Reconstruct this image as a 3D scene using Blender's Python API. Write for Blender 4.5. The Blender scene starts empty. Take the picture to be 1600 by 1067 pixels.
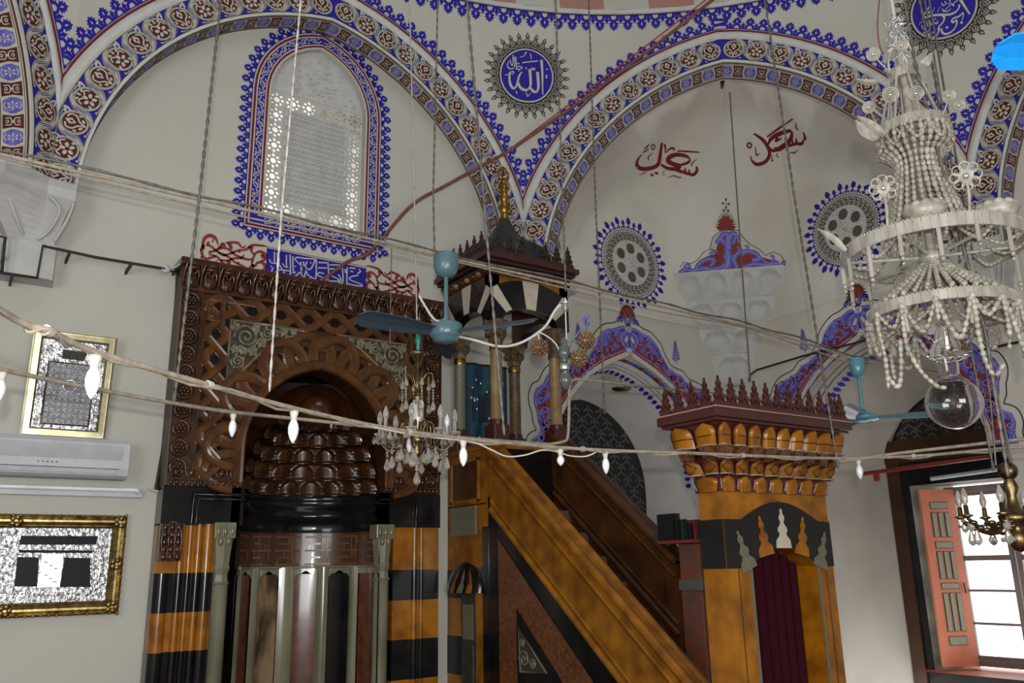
import bpy, bmesh, math, random
from mathutils import Vector as V, Matrix
from mathutils.geometry import tessellate_polygon
random.seed(7)
S = bpy.context.scene
C = S.collection
PI = math.pi
E = 1.75                                   # eye height of the photographer above the carpet
# ------------------------------------------------------------------ camera
FPX = 1313.6
_y, _p, _r = [math.radians(a) for a in (34.077, 14.991, -1.090)]
FW = V((math.sin(_y)*math.cos(_p), math.cos(_y)*math.cos(_p), math.sin(_p)))
_r0 = V((math.cos(_y), -math.sin(_y), 0)); _u0 = _r0.cross(FW)
RT = _r0*math.cos(_r) + _u0*math.sin(_r)
UP = -_r0*math.sin(_r) + _u0*math.cos(_r)
cd = bpy.data.cameras.new('camera'); cam = bpy.data.objects.new('camera', cd); C.objects.link(cam)
cd.sensor_width = 36; cd.lens = FPX*36/1600; cd.clip_start = .05; cd.clip_end = 100
cam.matrix_world = Matrix(((RT.x, UP.x, -FW.x, 0), (RT.y, UP.y, -FW.y, 0), (RT.z, UP.z, -FW.z, E), (0, 0, 0, 1)))
S.camera = cam
# ------------------------------------------------------------------ light
S.view_settings.view_transform = 'Standard'; S.view_settings.look = 'None'
S.view_settings.gamma = 1; S.view_settings.use_curve_mapping = False; S.view_settings.exposure = 0
w = bpy.data.worlds.new('daylight'); S.world = w; w.use_nodes = True
w.node_tree.nodes['Background'].inputs[0].default_value = (.93, .96, 1, 1)
w.node_tree.nodes['Background'].inputs[1].default_value = 3.2
def lamp(name, kind, loc, energy, size=1, col=(1, 1, 1), aim=None, size_y=None):
    d = bpy.data.lights.new(name, kind); d.energy = energy; d.color = col
    if kind == 'AREA':
        d.size = size
        if size_y: d.shape = 'RECTANGLE'; d.size_y = size_y
    elif kind == 'POINT': d.shadow_soft_size = size
    o = bpy.data.objects.new(name, d); o.location = loc; C.objects.link(o)
    if aim is not None: o.rotation_euler = (V(aim)-V(loc)).to_track_quat('-Z', 'Y').to_euler()
    return o
lamp('camera_flash', 'POINT', (-.06, -.12, E+.16), 430, .025, (1, 1, .97))
lamp('south_fill', 'AREA', (.5, -3.85, E+.2), 270, 3.2, (.95, .98, 1), (1.6, 7.2, E+.6), 2.2)  # unseen area lamp added behind the camera for soft daylight; no window built there
lamp('west_fill', 'AREA', (-2.8, 1.2, E+1.4), 130, 2.6, (.95, .98, 1), (8.3, 4.0, E+2.6), 2.0)  # second unseen fill lamp, added before the plain west wall
lamp('dome_windows', 'AREA', (2.63, 1.52, E+8.6), 100, 4, (.97, .98, 1), (2.63, 1.52, 0))

# ------------------------------------------------------------------ pixels -> points on real planes
def ray(x, y): return FW + RT*((x-800)/FPX) - UP*((y-533.5)/FPX)
O = V((0, 0, E))
def onY(x, y, Y=7.2): d = ray(x, y); return O + d*(Y/d.y)
def onX(x, y, X=8.31): d = ray(x, y); return O + d*(X/d.x)
def onZ(x, y, h): d = ray(x, y); return O + d*(h/d.z)
def far(x, y, d): return O + ray(x, y).normalized()*d

# ------------------------------------------------------------------ materials
MATS = {}
def mat(name, col, rough=.6, metal=0, col2=None, scale=8, detail=4, bump=0, bscale=None, coat=0, trans=0, stretch=None, ior=1.45, mid=(.35, .65), spec=.5, kind='noise'):
    m = bpy.data.materials.new(name); m.use_nodes = True; nt = m.node_tree; b = nt.nodes['Principled BSDF']
    b.inputs['Roughness'].default_value = rough; b.inputs['Metallic'].default_value = metal
    b.inputs['IOR'].default_value = ior; b.inputs['Transmission Weight'].default_value = trans
    b.inputs['Coat Weight'].default_value = coat; b.inputs['Coat Roughness'].default_value = .08
    b.inputs['Specular IOR Level'].default_value = spec
    c2 = col2 or tuple(c*.88 for c in col)
    tc = nt.nodes.new('ShaderNodeTexCoord'); mp = nt.nodes.new('ShaderNodeMapping')
    nt.links.new(tc.outputs['Object'], mp.inputs[0])
    if stretch: mp.inputs['Scale'].default_value = stretch
    if kind == 'noise':
        t = nt.nodes.new('ShaderNodeTexNoise'); t.inputs['Detail'].default_value = detail; out = t.outputs['Fac']
    else:
        t = nt.nodes.new('ShaderNodeTexVoronoi'); out = t.outputs['Distance']
    t.inputs['Scale'].default_value = scale
    nt.links.new(mp.outputs[0], t.inputs['Vector'])
    r = nt.nodes.new('ShaderNodeValToRGB'); r.color_ramp.elements[0].position = mid[0]; r.color_ramp.elements[1].position = mid[1]
    r.color_ramp.elements[0].color = (*c2, 1); r.color_ramp.elements[1].color = (*col, 1)
    nt.links.new(out, r.inputs[0]); nt.links.new(r.outputs[0], b.inputs['Base Color'])
    if bump:
        bp = nt.nodes.new('ShaderNodeBump'); bp.inputs['Strength'].default_value = bump; bp.inputs['Distance'].default_value = .01
        t2 = t
        if bscale:
            t2 = nt.nodes.new('ShaderNodeTexNoise' if kind == 'noise' else 'ShaderNodeTexVoronoi'); t2.inputs['Scale'].default_value = bscale
            nt.links.new(mp.outputs[0], t2.inputs['Vector'])
        nt.links.new(t2.outputs[0], bp.inputs['Height']); nt.links.new(bp.outputs[0], b.inputs['Normal'])
    MATS[name] = m
    return m
PLASTER = mat('plaster', (.50, .495, .445), .85, col2=(.45, .44, .39), scale=.9, detail=7, bump=.12, bscale=40, mid=(.3, .7), spec=.15)
PLASTERB = mat('plaster_warm', (.62, .60, .54), .85, col2=(.48, .445, .385), scale=.55, detail=9, bump=.12, bscale=30, mid=(.34, .6), spec=.15)
WHITE = mat('white_moulding', (.56, .56, .54), .7, bump=.08, bscale=40, spec=.2)
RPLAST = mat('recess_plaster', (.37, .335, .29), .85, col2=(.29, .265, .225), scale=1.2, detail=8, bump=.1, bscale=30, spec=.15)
PCHAIN = mat('pale_chain', (.40, .38, .34), .6, col2=(.26, .24, .21), scale=40)
DCREST = mat('dark_crest', (.032, .014, .013), .5, scale=20)
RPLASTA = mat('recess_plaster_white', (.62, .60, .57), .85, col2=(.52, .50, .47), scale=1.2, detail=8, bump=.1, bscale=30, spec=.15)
STUCCO = mat('white_stucco', (.50, .50, .49), .8, col2=(.44, .44, .42), bump=.1, bscale=30, spec=.2)
CREAM = mat('cream_paint', (.50, .48, .41), .75, scale=30, spec=.2)
BLUE = mat('blue_paint', (.020, .013, .29), .6, scale=14, spec=.25)
RED = mat('oxblood_paint', (.165, .018, .018), .65, scale=14, spec=.2)
BROWNP = mat('dark_brown_paint', (.085, .02, .016), .65, scale=14, spec=.2)
BRICKR = mat('brick_red_paint', (.23, .042, .033), .7, scale=14, spec=.2)
INK = mat('ink_paint', (.035, .025, .03), .7, scale=14, spec=.2)
VIOLET = mat('violet_paint', (.095, .085, .36), .7, col2=(.16, .15, .47), scale=20, spec=.2)
LILAC = mat('lilac_paint', (.27, .27, .62), .7, scale=20, spec=.2)
SALMON = mat('salmon_paint', (.40, .20, .165), .8, col2=(.36, .2, .17), scale=5, spec=.2)
GREENP = mat('dark_green_paint', (.03, .05, .045), .7, scale=20, spec=.2)
WOOD = mat('varnished_brown_stone', (.062, .020, .005), .24, col2=(.022, .008, .003), scale=7, detail=6, coat=.3, bump=.1, bscale=25)
STRAP = mat('varnished_chestnut_strap', (.098, .035, .006), .28, col2=(.05, .017, .003), scale=9, detail=6, coat=.25)
SHADEP = mat('painted_recess_shade', (.007, .004, .003), .6, spec=.15)  # near-black colour that paints the shade of holes and undersides on flat faces
SOFFIT = mat('brown_soffit', (.05, .018, .006), .45, col2=(.03, .012, .005), scale=4)
GSTONE = mat('carved_green_stone', (.055, .047, .028), .35, col2=(.028, .023, .014), scale=14, detail=6, coat=.3)
BLACKM = mat('black_marble', (.010, .010, .010), .14, col2=(.005, .005, .006), scale=5, coat=.08, spec=.35)
ORANGEM = mat('orange_marble', (.33, .122, .006), .24, col2=(.16, .054, .003), scale=6, detail=9, coat=.12, mid=(.34, .64), spec=.35)
ORANGED = mat('orange_marble_dull', (.28, .108, .009), .45, col2=(.135, .048, .004), scale=7, detail=9, coat=.06, mid=(.34, .66), spec=.3)
BROWNM = mat('brown_marble_panel', (.085, .030, .006), .4, col2=(.028, .011, .003), scale=5, detail=9, coat=.1, mid=(.3, .7))
REDM = mat('speckled_red_porphyry', (.17, .06, .02), .35, col2=(.06, .022, .01), scale=45, detail=5, coat=.25)
GREENM = mat('green_veined_marble', (.225, .215, .15), .16, col2=(.12, .115, .07), scale=5, detail=8, coat=.5, stretch=(1, 1, .25))
BRECCIA = mat('breccia_marble', (.26, .18, .10), .2, col2=(.05, .028, .015), scale=7, detail=7, coat=.5, stretch=(1, 1, .35), mid=(.4, .6))
RUST = mat('rust_red_marble', (.12, .036, .014), .2, col2=(.06, .018, .008), scale=12, coat=.5)
KUFIC = mat('brown_fret_ground', (.06, .026, .012), .3, coat=.3)
KUFICL = mat('fret_relief', (.13, .055, .028), .25, coat=.4)
SLAB = mat('grey_green_marble_slab', (.15, .145, .10), .35, col2=(.11, .105, .07), scale=50)
TRAYG = mat('oxidised_silver', (.13, .13, .14), .4, metal=.6, col2=(.06, .06, .065), scale=30)
GREYM = mat('dark_grey_marble', (.05, .048, .042), .25, col2=(.035, .03, .027), scale=20, coat=.4)
CURT = mat('oxblood_curtain', (.032, .004, .008), .85, scale=20, spec=.08)
MAROON = mat('maroon_lacquer', (.055, .010, .010), .35, coat=.3)
LEAD = mat('lead_sheet', (.035, .042, .042), .5, col2=(.02, .024, .025), scale=6, metal=.3)
GOLD = mat('old_brass', (.42, .25, .06), .32, metal=1, col2=(.28, .15, .03), scale=12)
GILT = mat('gilt_frame', (.36, .28, .12), .32, metal=.9, col2=(.15, .10, .03), scale=25)
SILVER = mat('embossed_silver', (.52, .52, .53), .32, metal=.85, col2=(.13, .125, .13), scale=32, detail=5, bump=.8, bscale=45, mid=(.42, .56))
SILVERP = mat('plain_silver', (.8, .8, .8), .25, metal=.9)
BLACKC = mat('black_cloth', (.007, .006, .010), .5, spec=.2)
WPLASTIC = mat('white_plastic', (.50, .51, .54), .45)
GPLASTIC = mat('grey_grille', (.36, .37, .39), .6)
TURQ = mat('turquoise_enamel', (.08, .25, .31), .3, coat=.3)
TURQD = mat('steel_blue_enamel', (.085, .16, .19), .35, coat=.2)
BLADE = mat('dark_blue_blade', (.035, .055, .075), .4)
SKYB = mat('bright_blue_blade', (.01, .30, .85), .4)
PALEG = mat('pale_gilt', (.50, .46, .30), .3, metal=.8, col2=(.36, .31, .17), scale=12)
SHELL = mat('ivory_shell_beads', (.40, .375, .315), .42, col2=(.23, .205, .16), scale=25, detail=5, coat=.15)
SHELLP = mat('mother_of_pearl', (.40, .38, .33), .3, col2=(.25, .235, .20), scale=18, stretch=(1, 1, .2), coat=.3)
GLASS = mat('clear_glass', (1, 1, 1), .02, trans=1, col2=(1, 1, 1))
CRYSTAL = mat('cut_crystal', (.75, .73, .68), .06, trans=.75, col2=(.55, .52, .46), scale=30)
OCHRE = mat('ochre_marble_column', (.30, .20, .085), .3, col2=(.20, .125, .05), scale=9, detail=7, coat=.2)
OCHRED = mat('dark_ochre_carving', (.12, .08, .038), .4, col2=(.05, .032, .016), scale=16)
LIPP = mat('pale_plaster_lip', (.34, .28, .22), .6, col2=(.2, .15, .11), scale=40)
GSCROLL = mat('green_stone_scroll', (.17, .155, .095), .3, col2=(.09, .08, .05), scale=20, coat=.3)
GRAPE = mat('amber_grape_glass', (.26, .15, .065), .08, trans=.4, col2=(.15, .08, .03), scale=14, coat=.5)
GREYG = mat('grey_green_glass', (.16, .2, .19), .08, trans=.5, coat=.4)
BULB = mat('opal_bulb', (.80, .82, .86), .25, coat=.5)
BRASSW = mat('tarnished_brass', (.26, .19, .09), .35, metal=1, col2=(.10, .07, .035), scale=20)
CABLE = mat('beige_cable', (.30, .26, .20), .7, col2=(.2, .17, .13), scale=30)
CABLEW = mat('white_cable', (.55, .53, .48), .6)
CABLEB = mat('black_cable', (.018, .017, .018), .6)
CABLER = mat('red_brown_cord', (.19, .075, .045), .7, col2=(.12, .045, .03), scale=20)
CHAINM = mat('dull_chain', (.17, .155, .135), .55, metal=.4, col2=(.1, .09, .08), scale=30)
TEAL = mat('teal_velvet', (.006, .06, .10), .6, col2=(.003, .03, .055), scale=12)
TEALD = mat('dark_velvet', (.004, .012, .02), .7)
ORPAINT = mat('orange_shutter_paint', (.58, .19, .10), .5, col2=(.52, .16, .085), scale=6)
FRAMEW = mat('taupe_window_paint', (.24, .19, .165), .55, scale=9)
SLATG = mat('grey_green_slat', (.28, .27, .19), .5)
GRIME = mat('grimy_stone', (.36, .34, .27), .8, col2=(.14, .15, .12), scale=3.5, detail=8)
LATTD = mat('black_openwork', (.02, .02, .02), .6)
LATTG = mat('grey_scroll_paint', (.13, .125, .11), .7)
HOLEG = mat('dusty_olive_glass', (.105, .095, .065), .4, col2=(.07, .065, .045), scale=4)
CARPET = mat('red_carpet', (.13, .05, .045), .95, scale=12)
BOOKG = mat('dark_green_book', (.015, .04, .03), .6); BOOKR = mat('red_book', (.30, .03, .03), .5)
BOOKK = mat('black_book', (.012, .012, .014), .5); PAPER = mat('paper_edges', (.5, .45, .36), .8)
PINKW = mat('worn_pink_paint', (.20, .055, .025), .7, col2=(.10, .06, .05), scale=7, detail=8, mid=(.4, .6))
GREYST = mat('grey_painted_stone', (.11, .10, .10), .7, scale=18)
REDBAR = mat('red_painted_bar', (.25, .03, .02), .5)
TINSEL = mat('silver_tinsel', (.75, .77, .8), .25, metal=.8)
GREENT = mat('green_tape', (.01, .16, .12), .4)
def frosted():
    m = bpy.data.materials.new('frosted_pane'); m.use_nodes = True; nt = m.node_tree; nt.nodes.clear()
    o = nt.nodes.new('ShaderNodeOutputMaterial'); t = nt.nodes.new('ShaderNodeBsdfTranslucent'); n = nt.nodes.new('ShaderNodeTexNoise')
    n.inputs['Scale'].default_value = 2.5; r = nt.nodes.new('ShaderNodeValToRGB'); nt.links.new(n.outputs['Fac'], r.inputs[0])
    r.color_ramp.elements[0].color = (.07, .06, .035, 1); r.color_ramp.elements[1].color = (.36, .345, .29, 1)
    r.color_ramp.elements[0].position = .35; r.color_ramp.elements[1].position = .6
    nt.links.new(r.outputs[0], t.inputs[0]); nt.links.new(t.outputs[0], o.inputs[0]); return m
FROST = frosted()

# ------------------------------------------------------------------ mesh builder (world coordinates)
class M:
    def __init__(s): s.v = []; s.f = []; s.m = []; s.sm = []; s.mats = []
    def mi(s, m):
        if m not in s.mats: s.mats.append(m)
        return s.mats.index(m)
    def add(s, vs, fs, m, smooth=False):
        b = len(s.v); s.v.extend([V(p) for p in vs]); k = s.mi(m)
        for f in fs: s.f.append([b+i for i in f]); s.m.append(k); s.sm.append(smooth)
        return s
    def poly(s, pts, m, holes=None):
        loops = [[V(p) for p in pts]] + [[V(p) for p in h] for h in (holes or [])]
        t = tessellate_polygon(loops); flat = [p for l in loops for p in l]
        return s.add(flat, [list(x) for x in t], m)
    def fan(s, c, pts, m):
        n = len(pts); return s.add([c]+list(pts), [[0, 1+i, 1+(i+1) % n] for i in range(n)], m)
    def grid(s, P, m, smooth=True, cu=False, cv=False, mfn=None):
        a, b = len(P), len(P[0]); base = len(s.v); k = s.mi(m)
        for r in P: s.v.extend([V(p) for p in r])
        for i in range(a if cu else a-1):
            for j in range(b if cv else b-1):
                i2, j2 = (i+1) % a, (j+1) % b
                s.f.append([base+i*b+j, base+i2*b+j, base+i2*b+j2, base+i*b+j2]); s.sm.append(smooth)
                s.m.append(s.mi(mfn(i, j)) if mfn else k)
        return s
    def prism(s, pts, d, m, m2=None, smooth=False):
        d = V(d); p = [V(q) for q in pts]; n = len(p)
        s.poly(p, m); s.poly([q+d for q in p], m)
        s.add(p+[q+d for q in p], [[i, (i+1) % n, n+(i+1) % n, n+i] for i in range(n)], m2 or m, smooth)
        return s
    def holed(s, outer, holes, d, m):
        d = V(d); s.poly(outer, m, holes); s.poly([V(p)+d for p in outer], m, [[V(p)+d for p in h] for h in holes])
        for l in [outer]+holes:
            p = [V(q) for q in l]; n = len(p)
            s.add(p+[q+d for q in p], [[i, (i+1) % n, n+(i+1) % n, n+i] for i in range(n)], m)
        return s
    def box(s, a, b, m, bev=0):
        x0, x1 = sorted((a[0], b[0])); y0, y1 = sorted((a[1], b[1])); z0, z1 = sorted((a[2], b[2]))
        if bev:
            bm = bmesh.new(); bmesh.ops.create_cube(bm, size=1)
            for v in bm.verts: v.co = V(((x0+x1)/2+v.co.x*(x1-x0), (y0+y1)/2+v.co.y*(y1-y0), (z0+z1)/2+v.co.z*(z1-z0)))
            bmesh.ops.bevel(bm, geom=bm.edges[:], offset=bev, segments=2, affect='EDGES', profile=.5)
            bm.verts.index_update(); s.add([v.co for v in bm.verts], [[v.index for v in f.verts] for f in bm.faces], m); bm.free(); return s
        vs = [(x0,y0,z0),(x1,y0,z0),(x1,y1,z0),(x0,y1,z0),(x0,y0,z1),(x1,y0,z1),(x1,y1,z1),(x0,y1,z1)]
        return s.add(vs, [[0,3,2,1],[4,5,6,7],[0,1,5,4],[1,2,6,5],[2,3,7,6],[3,0,4,7]], m)
    def tube(s, pts, r, m, seg=8, closed=False, cap=True, smooth=True):
        p = [V(q) for q in pts]; n = len(p); R = r if isinstance(r, (list, tuple)) else [r]*n
        up = None; rows = []
        for i in range(n):
            a = p[(i-1) % n] if (closed or i > 0) else p[i]; b = p[(i+1) % n] if (closed or i < n-1) else p[i]
            t = (b-a); t = t.normalized() if t.length > 1e-9 else V((0, 0, 1))
            if up is None: up = t.orthogonal().normalized()
            up = up - t*up.dot(t); up = up.normalized() if up.length > 1e-6 else t.orthogonal().normalized()
            sd = t.cross(up)
            rows.append([p[i] + (up*math.cos(2*PI*k/seg) + sd*math.sin(2*PI*k/seg))*R[i] for k in range(seg)])
        s.grid(rows, m, smooth, closed, True)
        if cap and not closed: s.add(rows[0], [list(range(seg))[::-1]], m); s.add(rows[-1], [list(range(seg))], m)
        return s
    def lathe(s, c, prof, m, seg=20, smooth=True, a0=0, a1=2*PI, mfn=None):
        c = V(c); full = abs(a1-a0-2*PI) < 1e-6; n = seg if full else seg+1
        rows = [[c+V((r*math.cos(a0+(a1-a0)*k/seg), r*math.sin(a0+(a1-a0)*k/seg), z)) for k in range(n)] for r, z in prof]
        return s.grid(rows, m, smooth, False, full, mfn)
    def ball(s, c, r, m, a=10, b=7, sc=(1, 1, 1), ax=None):
        c = V(c); q = (V((0, 0, 1)).rotation_difference(V(ax)) if ax is not None else None); rows = []
        for i in range(b+1):
            th = PI*i/b; row = []
            for k in range(a):
                d = V((math.sin(th)*math.cos(2*PI*k/a)*sc[0], math.sin(th)*math.sin(2*PI*k/a)*sc[1], math.cos(th)*sc[2]))*r
                if q: d = q @ d
                row.append(c+d)
            rows.append(row)
        return s.grid(rows, m, True, False, True)
    def build(s, name, parent=None, label=None, cat=None, group=None, kind=None, loc=None):
        me = bpy.data.meshes.new(name); o = bpy.data.objects.new(name, me); C.objects.link(o)
        if parent is not None:
            base = ROOT[parent.name]; o.parent = parent; ROOT[o.name] = base
        else:
            if loc is None:
                xs, ys, zs = [[p[i] for p in s.v] for i in range(3)]
                loc = ((min(xs)+max(xs))/2, (min(ys)+max(ys))/2, min(zs))
            base = V(loc); o.location = base; ROOT[o.name] = base
        me.from_pydata([p-base for p in s.v], [], s.f)
        for m in s.mats: me.materials.append(m)
        me.polygons.foreach_set('material_index', s.m); me.polygons.foreach_set('use_smooth', s.sm); me.update()
        tag(o, label, cat, group, kind)
        return o
ROOT = {}
def tag(o, label=None, cat=None, group=None, kind=None):
    if label: o['label'] = label
    if cat: o['category'] = cat
    if group: o['group'] = group
    if kind: o['kind'] = kind
def thing(name, loc, label, cat, group=None):
    o = bpy.data.objects.new(name, None); o.location = V(loc); o.empty_display_size = .1; C.objects.link(o); ROOT[o.name] = V(loc)
    tag(o, label, cat, group); return o
def lerp(a, b, t): return a+(b-a)*t
def spline(pts, n=8, closed=False):
    p = [V(q) for q in pts]; k = len(p); out = []
    for i in range(k if closed else k-1):
        a, b, c, d = (p[(i-1) % k], p[i], p[(i+1) % k], p[(i+2) % k]) if closed else (p[max(i-1, 0)], p[i], p[i+1], p[min(i+2, k-1)])
        for j in range(n):
            t = j/n; out.append(.5*((2*b)+(c-a)*t+(2*a-5*b+4*c-d)*t*t+(3*b-a-3*c+d)*t**3))
    if not closed: out.append(p[-1])
    return out
def sp2(pts, n=6, closed=False): return [(q.x, q.y) for q in spline([(x, y, 0) for x, y in pts], n, closed)]
# painted motifs: F(u, v, e) -> point on the surface, lifted e
def pfill(b, F, pts, m, e=.003):
    t = tessellate_polygon([[V((x, y, 0)) for x, y in pts]]); b.add([F(x, y, e) for x, y in pts], [list(i) for i in t], m)
def pscan(b, F, pts, m, e=.003, nx=26, ny=5):
    x0, x1 = min(p[0] for p in pts), max(p[0] for p in pts); n = len(pts)
    def cut(x):
        ys = []
        for i in range(n):
            (ax, ay), (bx, by) = pts[i], pts[(i+1) % n]
            if (ax <= x) != (bx <= x): ys.append(ay+(by-ay)*(x-ax)/(bx-ax))
        return (min(ys), max(ys)) if ys else None
    cols = []
    for i in range(nx+1):
        x = lerp(x0, x1, min(.9995, max(.0005, i/nx))); c = cut(x)
        if c: cols.append([F(x, lerp(c[0], c[1], j/ny), e) for j in range(ny+1)])
    b.grid(cols, m, False)
def pfan(b, F, c, pts, m, e=.003): b.fan(F(c[0], c[1], e), [F(x, y, e) for x, y in pts], m)
def pell(b, F, c, ru, rv, m, e=.003, n=16, rot=0):
    cr, sr = math.cos(rot), math.sin(rot)
    pfan(b, F, c, [(c[0]+ru*math.cos(a)*cr-rv*math.sin(a)*sr, c[1]+ru*math.cos(a)*sr+rv*math.sin(a)*cr) for a in [2*PI*k/n for k in range(n)]], m, e)
def pline(b, F, pts, wd, m, e=.003, closed=False, nib=None):
    """brush stroke; wd number or list; nib=(angle, thin) for a broad pen"""
    n = len(pts); L = []; R = []
    for i in range(n):
        a = pts[(i-1) % n] if (closed or i) else pts[i]; c = pts[(i+1) % n] if (closed or i < n-1) else pts[i]
        tx, ty = c[0]-a[0], c[1]-a[1]; l = math.hypot(tx, ty) or 1; ww = (wd[i] if isinstance(wd, (list, tuple)) else wd)/2
        if nib:
            ang = math.atan2(ty, tx); ww *= nib[1]+(1-nib[1])*abs(math.sin(ang-nib[0]))
        nx, ny = -ty/l*ww, tx/l*ww
        L.append(F(pts[i][0]+nx, pts[i][1]+ny, e)); R.append(F(pts[i][0]-nx, pts[i][1]-ny, e))
    b.grid([L, R], m, False, False, closed)
def pstrip(b, F, u0, u1, n, v0, v1, m, e=.002):
    b.grid([[F(lerp(u0, u1, i/n), v, e) for i in range(n+1)] for v in (v0, v1)], m, False)
LEAF = [(0,1),(.10,.85),(.23,.86),(.18,.72),(.33,.70),(.25,.57),(.36,.46),(.20,.40),(.08,.27),(-.08,.27),(-.20,.40),(-.36,.46),(-.25,.57),(-.33,.70),(-.18,.72),(-.23,.86),(-.10,.85)]
def leaf(b, F, u, v, w, h, m, e=.003, rot=0, eye=None):
    cr, sr = math.cos(rot), math.sin(rot)
    T = lambda x, y: (u+x*w*cr-y*h*sr, v+x*w*sr+y*h*cr)
    pfan(b, F, T(0, .55), [T(x, y) for x, y in LEAF], m, e)
    if eye: pfan(b, F, T(0, .55), [T(0, .72), (T(.05, .56)), T(0, .42), T(-.05, .56)], eye, e+.001)
def tuft(b, F, c, w_, h, m, e, sg=1):
    pts = [(c[0]+w_*.75, c[1]-sg*h*.25)]
    for i in range(23):
        a = PI*i/22; k = 1.0 if i % 2 == 0 else .74; pts.append((c[0]+w_*k*math.cos(a), c[1]+sg*h*k*math.sin(a)))
    pts.append((c[0]-w_*.75, c[1]-sg*h*.25)); pfan(b, F, c, pts, m, e)
def cresting(b, F, u0, u1, pitch, h, m=None, e=.003, eye=None):
    m = m or BLUE; n = max(1, round((u1-u0)/pitch)); p = (u1-u0)/n
    pstrip(b, F, u0, u1, n*2, 0, h*.07, m, e)
    for i in range(n):
        u = u0+(i+.5)*p
        leaf(b, F, u, h*.12, p*1.08, h*.88, m, e, 0, eye)
        pline(b, F, [(u-p*.32, h*.05), (u-p*.24, h*.3), (u-p*.04, h*.40)], h*.17, m, e)
        pline(b, F, [(u+p*.32, h*.05), (u+p*.24, h*.3), (u+p*.04, h*.40)], h*.17, m, e)
        pfill(b, F, [(u+p*.5, h*.60), (u+p*.43, h*.46), (u+p*.34, h*.36), (u+p*.40, h*.24), (u+p*.5, h*.18), (u+p*.60, h*.24), (u+p*.66, h*.36), (u+p*.57, h*.46)] if i < n-1 else [(u+p*.45, h*.4), (u+p*.3, h*.2), (u+p*.45, h*.1)], m, e)
        pline(b, F, [(u+p*.5, h*.04), (u+p*.5, h*.26)], h*.16, m, e)
# ------------------------------------------------------------------ room shell
CX, CY = 2.63, 1.52; ZC = E+2.9; R0 = 2.36; RM = 2.535; OFF = .35; HV = 2.25; RD = 5.43; ZR = E+5.95; RO = 2.785
class Face:
    def __init__(s, o, sx): s.o = V((*o, 0)); s.s = V((*sx, 0)); s.n = V((s.s.y, -s.s.x, 0))
    def P(s, a, t, z): return s.o+s.s*a-s.n*t+V((0, 0, z))        # t = depth behind the face
q = math.sqrt(.5)
FA = Face((CX, CY+RD), (1, 0)); FNE = Face((CX+RD*q, CY+RD*q), (q, -q)); FB = Face((CX+RD, CY), (0, -1)); FNW = Face((CX-RD*q, CY+RD*q), (q, q))
FSE = Face((CX+RD*q, CY-RD*q), (-q, -q)); FS = Face((CX, CY-RD), (-1, 0)); FSW = Face((CX-RD*q, CY-RD*q), (-q, q)); FWW = Face((CX-RD, CY), (0, 1))
THA = math.acos(-OFF/RM); LH = RM*(PI-THA)
def arch_sz(u, r):
    """position along a pointed arch of radius r: u runs 0..2*LH from the left spring to the right"""
    m = u > LH; uu = 2*LH-u if m else u
    th = PI-uu/RM; a = max(-HV, min(0, OFF+r*math.cos(th))); z = r*math.sin(th)
    if OFF+r*math.cos(th) > 0: z = math.sqrt(max(0, r*r-OFF*OFF))
    return (-a if m else a), ZC+z
def zb(a):
    return ZC+math.sqrt(max(0, RO*RO-(abs(a)+OFF)**2))
def surf(f, a, z, e=0):
    """the pendentive above the arch: radial blend from octagon to the ring of the dome"""
    p = f.o+f.s*a; d = V((p.x-CX, p.y-CY, 0)); ro = d.length; d.normalize(); z0 = zb(a)
    t = max(0, min(1.2, (z-z0)/(ZR-z0))) if z > z0 else 0
    r = lerp(ro, RD, t)-e
    return V((CX+d.x*r, CY+d.y*r, z))
def arch_F(f):
    def F(u, v, e=0):
        a, z = arch_sz(u, RM+v); return surf(f, a, z, e+.0)
    return F
# ---- walls with their openings
def parch(cx, zs, hw, off, n=12):
    """pointed arch outline (a, z) from left spring to right spring"""
    R = hw+off; ta = math.acos(-off/R); L = [(cx+off+R*math.cos(PI-(PI-ta)*i/n), zs+R*math.sin(PI-(PI-ta)*i/n)) for i in range(n+1)]
    return L+[(2*cx-x, z) for x, z in L[-2::-1]]
def W_out(v, n=10):
    hw, z0, z1 = .49+v, E+3.2-v, E+4.45; R = .65+v; off = .16
    ta = math.acos(-off/R); L = [(2.625+off+R*math.cos(PI-(PI-ta)*i/n), z1+R*math.sin(PI-(PI-ta)*i/n)) for i in range(n+1)]
    return [(2.625-hw, z0)]+L+[(5.25-x, z) for x, z in L[-2::-1]]+[(2.625+hw, z0)]
RECA = [(6.54-1.34, .3)]+parch(6.54, E+.9, 1.34, .21)+[(6.54+1.34, .3)]
RECB = [(5.32+1.34, .3)]+[(2*5.32-a, z) for a, z in parch(5.32, E+.9, 1.34, .21)]+[(5.32-1.34, .3)]
XW, YS, XE, YN = CX-RD-.25, CY-RD-.25, 8.31, 7.2
b = M()
hol = [[(1.7, 7.2, 0.02), (1.7, 7.2, E+2.2), (3.6, 7.2, E+2.2), (3.6, 7.2, .02)], [(x, 7.2, z) for x, z in W_out(0)], [(x, 7.2, z) for x, z in RECA]]
b.poly([(XW, 7.2, 0), (XE, 7.2, 0), (XE, 7.2, E+7), (XW, 7.2, E+7)], PLASTER, hol)
b.grid([[V((x, y, z)) for x, z in W_out(0)+[W_out(0)[0]]] for y in (7.2, 7.34)], STUCCO, False)
WA = b.build('wall_north', kind='structure')
b = M(); b.poly([(8.31, 7.2, 0), (8.31, YS, 0), (8.31, YS, E+7), (8.31, 7.2, E+7)], PLASTERB, [[(8.31, y, z) for y, z in RECB]]); b.build('wall_east', kind='structure')
b = M(); b.poly([(XW, YS, 0), (XE, YS, 0), (XE, YS, E+7), (XW, YS, E+7)], PLASTER); b.build('wall_south', kind='structure')
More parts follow.
